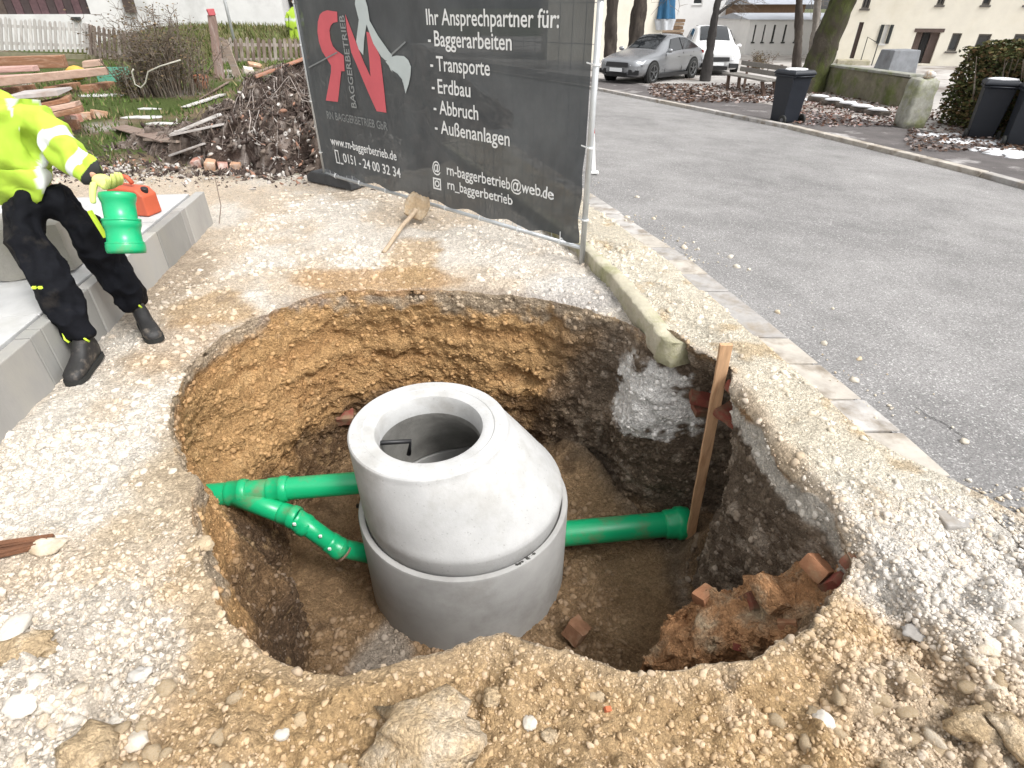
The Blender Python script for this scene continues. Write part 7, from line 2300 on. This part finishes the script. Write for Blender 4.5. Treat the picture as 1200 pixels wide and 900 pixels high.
        for xx in (-.30 * s, -1.10 * s):
            mb = MB(); mb.box((xx, sy * .898 * s, .76 * s), (.16 * s, .03 * s, .025 * s)); mb.build('door_handle', paint, root, bevel=.005)
        mb = MB(); V_, T_ = ICO2; mb.add(V_ * np.array([.07, .11, .07]) * s + [.62 * s, sy * 1.0 * s, .97 * s], T_.tolist()); mb.beam((.60 * s, sy * .86 * s, .92 * s), (.62 * s, sy * .96 * s, .95 * s), .04 * s, .04 * s); mb.build('mirror', paint, root, True)
        mb = MB(); mb.beam((1.0 * s, sy * .88 * s, .21 * s), (-1.0 * s, sy * .88 * s, .21 * s), .06 * s, .10 * s); mb.build('sill', mat('car_trim', (.02, .02, .022), .5, 0), root)
        # lamps
        fx = 2.13 * s; 
        quad('headlight', [(2.16 * s, sy * .52 * s, .64 * s), (2.22 * s, sy * .50 * s, .56 * s), (1.98 * s, sy * .86 * s, .60 * s), (1.80 * s, sy * .88 * s, .73 * s), (2.02 * s, sy * .74 * s, .71 * s)], mat('headlight', (.55, .57, .60), .12, 0, spec=.9), .03 * s)
        quad('tail_light', [(-2.19 * s, sy * .50 * s, .88 * s), (-2.19 * s, sy * .50 * s, .78 * s), (-2.0 * s, sy * .88 * s, .80 * s), (-1.92 * s, sy * .88 * s, .90 * s)], mat('tail_light', (.35, .01, .01), .2, 0), .03 * s)
        quad('air_intake', [(2.22 * s, sy * .46 * s, .30 * s), (2.22 * s, sy * .46 * s, .46 * s), (2.10 * s, sy * .80 * s, .44 * s), (2.10 * s, sy * .80 * s, .30 * s)], M_BLACK, .04 * s)
        # wheels
        for wx in (1.36 * s, -1.33 * s):
            c = np.array([wx, sy * .72 * s, .33 * s]); o_ = np.array([wx, sy * 1.0 * s, .33 * s])
            mb = MB(); mb.ring(c + [0, sy * .06 * s, 0], o_, [(0, .001), (0, .385 * s), (.118 * s, .385 * s), (.122 * s, .365 * s), (.122 * s, .001)], 28); mb.build('wheel_arch', mat('arch_black', (.008, .008, .008), .9, 0), root)
            mb = MB(); mb.ring(c, o_, [(0, .18 * s), (0, .30 * s), (.02 * s, .33 * s), (.19 * s, .33 * s), (.205 * s, .31 * s), (.205 * s, .24 * s)], 28); wh = mb.build('wheel', M_RUBBER, root, True)
            mb = MB(); q = c + np.array([0, sy * .19 * s, 0]); mb.ring(q, o_, [(0, .235 * s), (.015 * s, .24 * s), (.015 * s, .22 * s), (.0, .20 * s)], 28)
            for a in range(5):
                t = 2 * math.pi * a / 5 + .3; dv = np.array([math.cos(t), 0, math.sin(t)]); mb.beam(q + dv * .04 * s, q + dv * .22 * s, .05 * s, .03 * s)
            mb.ring(q, o_, [(0, .06 * s), (.02 * s, .055 * s), (.02 * s, .001)], 12)
            mb.build('rim', mat('alloy', (.16, .165, .17), .35, 0, metal=.7), wh)
    quad('grille', [(2.245 * s, .42 * s, .66 * s), (2.27 * s, .44 * s, .52 * s), (2.27 * s, -.44 * s, .52 * s), (2.245 * s, -.42 * s, .66 * s)], M_BLACK, .03 * s)
    quad('bumper_intake', [(2.25 * s, .40 * s, .24 * s), (2.27 * s, .40 * s, .36 * s), (2.27 * s, -.40 * s, .36 * s), (2.25 * s, -.40 * s, .24 * s)], M_BLACK, .04 * s)
    if plate:
        mb = MB(); mb.box((2.31 * s, 0, .44 * s), (.02 * s, .50 * s, .11 * s)); mb.build('number_plate', M_LET, root)
    return root
M_SILV = mat('silver_paint', (.30, .31, .325), .25, .02, 3, metal=.55, spec=.6)
M_CARW = mat('white_paint', (.66, .665, .67), .3, .02, 3, spec=.6)
_f, _r = sp(752, 97), sp(806, 96)
_c = sp(755, 97) + np.array([.45, 1.1, 0]); _c[2] = float(street_z(_c[0], _c[1])) + .02
car('silver grey sporty four door car parked beside the road, facing the banner', _c, R(-90 - 44), .95, M_SILV)
_c = sp(848, 90) + np.array([0, 2.2, 0]); _c[2] = float(street_z(_c[0], _c[1])) + .02
car('white car seen from the front, parked behind the thin young trunk', _c, R(-98), .95, M_CARW, name='white_car', suv=True)

# ------------------------------------------------------------------ street furniture and litter
def bench():
    a, b = sp(846, 104), sp(902, 114)
    ta, tb = up_at(a, 849, 86), up_at(b, 899, 95)
    root = empty('old_bench', (a + b) / 2, 'old grey wooden bench beyond the kerb, left of the single bin', 'bench')
    e = (tb - ta); L = np.linalg.norm(e); e /= L; nn = np.array([-e[1], e[0], 0]); nn /= np.linalg.norm(nn)
    Mb = [mat('bench_grey', (.22, .205, .185), .85, .3, 5, .4, 30, stretch=(.6, 5, 5)), mat('bench_brown', (.13, .085, .065), .85, .3, 5, .4, 30)]
    for k in range(3):
        m = MB(); o_ = nn * (k * .17); m.beam(ta + o_, tb + o_, .15, .045, jit=.005); m.build('seat_plank', Mb[0], root, world=True, bevel=.008)
    for t in (.12, .9):
        p = ta * (1 - t) + tb * t; q = a * (1 - t) + b * t
        for o_ in (0, .36):
            m = MB(); m.beam(p + nn * o_ - UP * .03, q + nn * o_, .08, .08); m.build('leg', Mb[1], root, world=True)
    for k in range(2):
        m = MB(); m.beam(ta + nn * .50 + UP * (.12 + .16 * k), tb + nn * .50 + UP * (.12 + .16 * k), .03, .12, jit=.005); m.build('backrest_plank', Mb[0], root, world=True, bevel=.006)
    for t in (.15, .87):
        p = ta * (1 - t) + tb * t + nn * .53; m = MB(); m.beam([p[0], p[1], (a * (1 - t) + b * t)[2]], p + UP * .36, .06, .05); m.build('backrest_post', Mb[1], root, world=True)
bench()
def parasol():
    b = sp(783, 74) + np.array([0, 2, 0]); b[2] = float(street_z(b[0], b[1])); t = up_at(b, 780, -12)
    root = empty('parasol', b, 'folded blue parasol with white lower edge behind the silver car', 'parasol')
    h = t[2] - b[2]; s = far_d(b) / F
    m = MB(); m.tube(b, t, .03, n=8); m.build('pole', M_GALV, root, True, world=True)
    n = 28
    def fold(name, z0, z1, r0, r1, mt):
        V, Fc = [], []
        K = 10
        for i in range(K + 1):
            f = i / K; z = z0 + (z1 - z0) * f; rad = r0 + (r1 - r0) * f
            for j in range(n):
                a = 2 * math.pi * j / n; rr_ = rad * (1 + .22 * math.sin(a * 7 + f * 1.5))
                V.append((b[0] + rr_ * math.cos(a), b[1] + rr_ * math.sin(a), b[2] + z))
        for i in range(K):
            for j in range(n): Fc.append((i * n + j, i * n + (j + 1) % n, i * n + n + (j + 1) % n, i * n + n + j))
        mb = MB(); mb.add(V, Fc); mb.build(name, mt, root, True, world=True)
    zb = up_at(b, 782, 35)[2] - b[2]; zm = up_at(b, 782, 22)[2] - b[2]
    fold('canopy', zm, h, 11 * s, 7 * s, mat('parasol_blue', (.02, .10, .20), .8, .15, 6)); fold('fringe', zb, zm - .005, 10 * s, 11.2 * s, mat('parasol_white', (.5, .52, .55), .8, .15, 6))
    m = MB(); m.box(b + [0, 0, .08], (.7, .7, .16)); m.build('base', M_GREYW, root, world=True, bevel=.03)
parasol()
def wood_pile():
    c = sp(803, 62) + np.array([0, 5, 0]); c[2] = float(street_z(c[0], c[1]))
    root = empty('stacked_boards', c, 'stack of brown boards with a red band between parasol and white car', 'board stack')
    hh = up_at(c, 803, 22)[2] - c[2]; s = far_d(c) / F; W = 28 * s
    n = 9
    for k in range(n):
        m = MB(); m.box((c[0], c[1], c[2] + hh * (k + .5) / n), (W * random.uniform(.92, 1.05), 1.2, hh / n - .03)); m.build('board', [M_BROWNB, mat('board_red', (.30, .09, .045), .8, .2, 5), mat('board_tan', (.27, .20, .14), .8, .2, 5)][1 if k in (2, 3) else (2 if k % 2 else 0)], root, world=True)
    # red and white road barrier beside the first trunk
    p = sp(703, 70) + np.array([0, .8, 0]); p[2] = float(street_z(p[0], p[1])); 
    root = empty('road_barrier', p, 'small red and white road barrier behind the banner post', 'barrier')
    s = far_d(p) / F
    for k in range(5):
        m = MB(); m.box(p + np.array([(k - 2) * 5 * s, 0, .85]), (5 * s, .05, .22)); m.build('stripe', mat('sign_red') if k % 2 == 0 else mat('sign_white'), root, world=True)
    for k in (-1, 1):
        m = MB(); m.box(p + np.array([k * 10 * s, 0, .37]), (.06, .06, .74)); m.build('leg', mat('sign_white'), root, world=True)
wood_pile()
def litter():
    r = np.random.default_rng(91); V, T, C, k = [], [], [], 0
    def field(px0, py0, px1, py1, n, cols, s0, s1):
        nonlocal k
        for i in range(n):
            p = sp(r.uniform(px0, px1), r.uniform(py0, py1))
            if p[0] < redge(p[1]) + .5: continue
            s = r.uniform(s0, s1); u, v, _ = basis(r.normal(size=3) * .5 + [0, 0, 1]); p = p + [0, 0, .035 + r.uniform(0, .03)]
            V.extend([p - u * s, p + v * s * .6, p + u * s, p - v * s * .6]); T.append((k, k + 1, k + 2, k + 3)); k += 4
            C.extend([np.array(cols[r.integers(len(cols))]) * r.uniform(.7, 1.3)] * 4)
    br = [(.10, .062, .045), (.14, .085, .06), (.075, .05, .042), (.28, .235, .22)]
    field(760, 100, 930, 122, 2600, br, .03, .07); field(925, 105, 1060, 150, 3000, br + [(.36, .29, .28), (.17, .085, .065)], .02, .05); field(1060, 130, 1200, 180, 1600, br, .02, .05)
    o = np_mesh('leaf_litter', np.array(V), np.array(T), mat('grass_blade'), col=np.array(C), smooth=False); tag(o, kind='stuff')
    # snow left in patches
    Vs, Ts, off = [], [], 0
    for i, (px, py, w_, h_) in enumerate([(985, 124, 50, 14), (1010, 131, 40, 10), (950, 118, 26, 9), (1140, 168, 90, 12), (1100, 160, 50, 7), (1190, 183, 50, 12), (905, 116, 30, 8), (975, 108, 20, 6), (1165, 178, 60, 7), (915, 108, 22, 8)]):
        p = sp(px, py); d = far_d(p) / F
        for q in range(70):
            W, Tt = stone_shape(ICO2, 440 + q % 9, .5, 1)
            a_ = r.uniform(0, 6.28); rr_ = abs(r.normal()) * .45
            gx, gy = .5 * w_ * d, .5 * h_ * d * 3.0
            sz = r.uniform(.03, .16); c_ = p + np.array([math.cos(a_) * rr_ * gx, math.sin(a_) * rr_ * gy, .022])
            Vs.append(W * [sz, sz * r.uniform(.6, 1.2), .022] + c_); Ts.append(Tt + off); off += len(W)
    o = np_mesh('snow_patches', np.concatenate(Vs), np.concatenate(Ts), M_SNOW); tag(o, kind='stuff')
    # row of snow capped logs in front of the mossy wall
    lb = ['leftmost', 'second', 'third', 'fourth', 'rightmost']
    for i in range(5):
        p = sp(958 + 17 * i, 121 + 4.2 * i); root = empty('snowy_log', p, 'short log capped with snow before the mossy wall, %s of the row of five' % lb[i], 'log', 'snow capped logs before the mossy wall')
        e = np.array([.20, -.15, 0]); m = MB(); m.tube(p - e + UP * .07, p + e + UP * .07, .085, n=12); m.build('log_wood', M_BARK, root, world=True)
        V_, T_ = stone_shape(ICO2, 460 + i, .2, 1); a_, b_, d_ = basis(e)
        Wp = (V_[:, :1] * d_ * .22 + V_[:, 1:2] * np.array([-d_[1], d_[0], 0]) * .085 + np.maximum(V_[:, 2:], -.2) * UP * .055) + p + UP * .15
        m = MB(); m.add(Wp, T_.tolist()); m.build('snow_cap', M_SNOW, root, True, world=True)
litter()
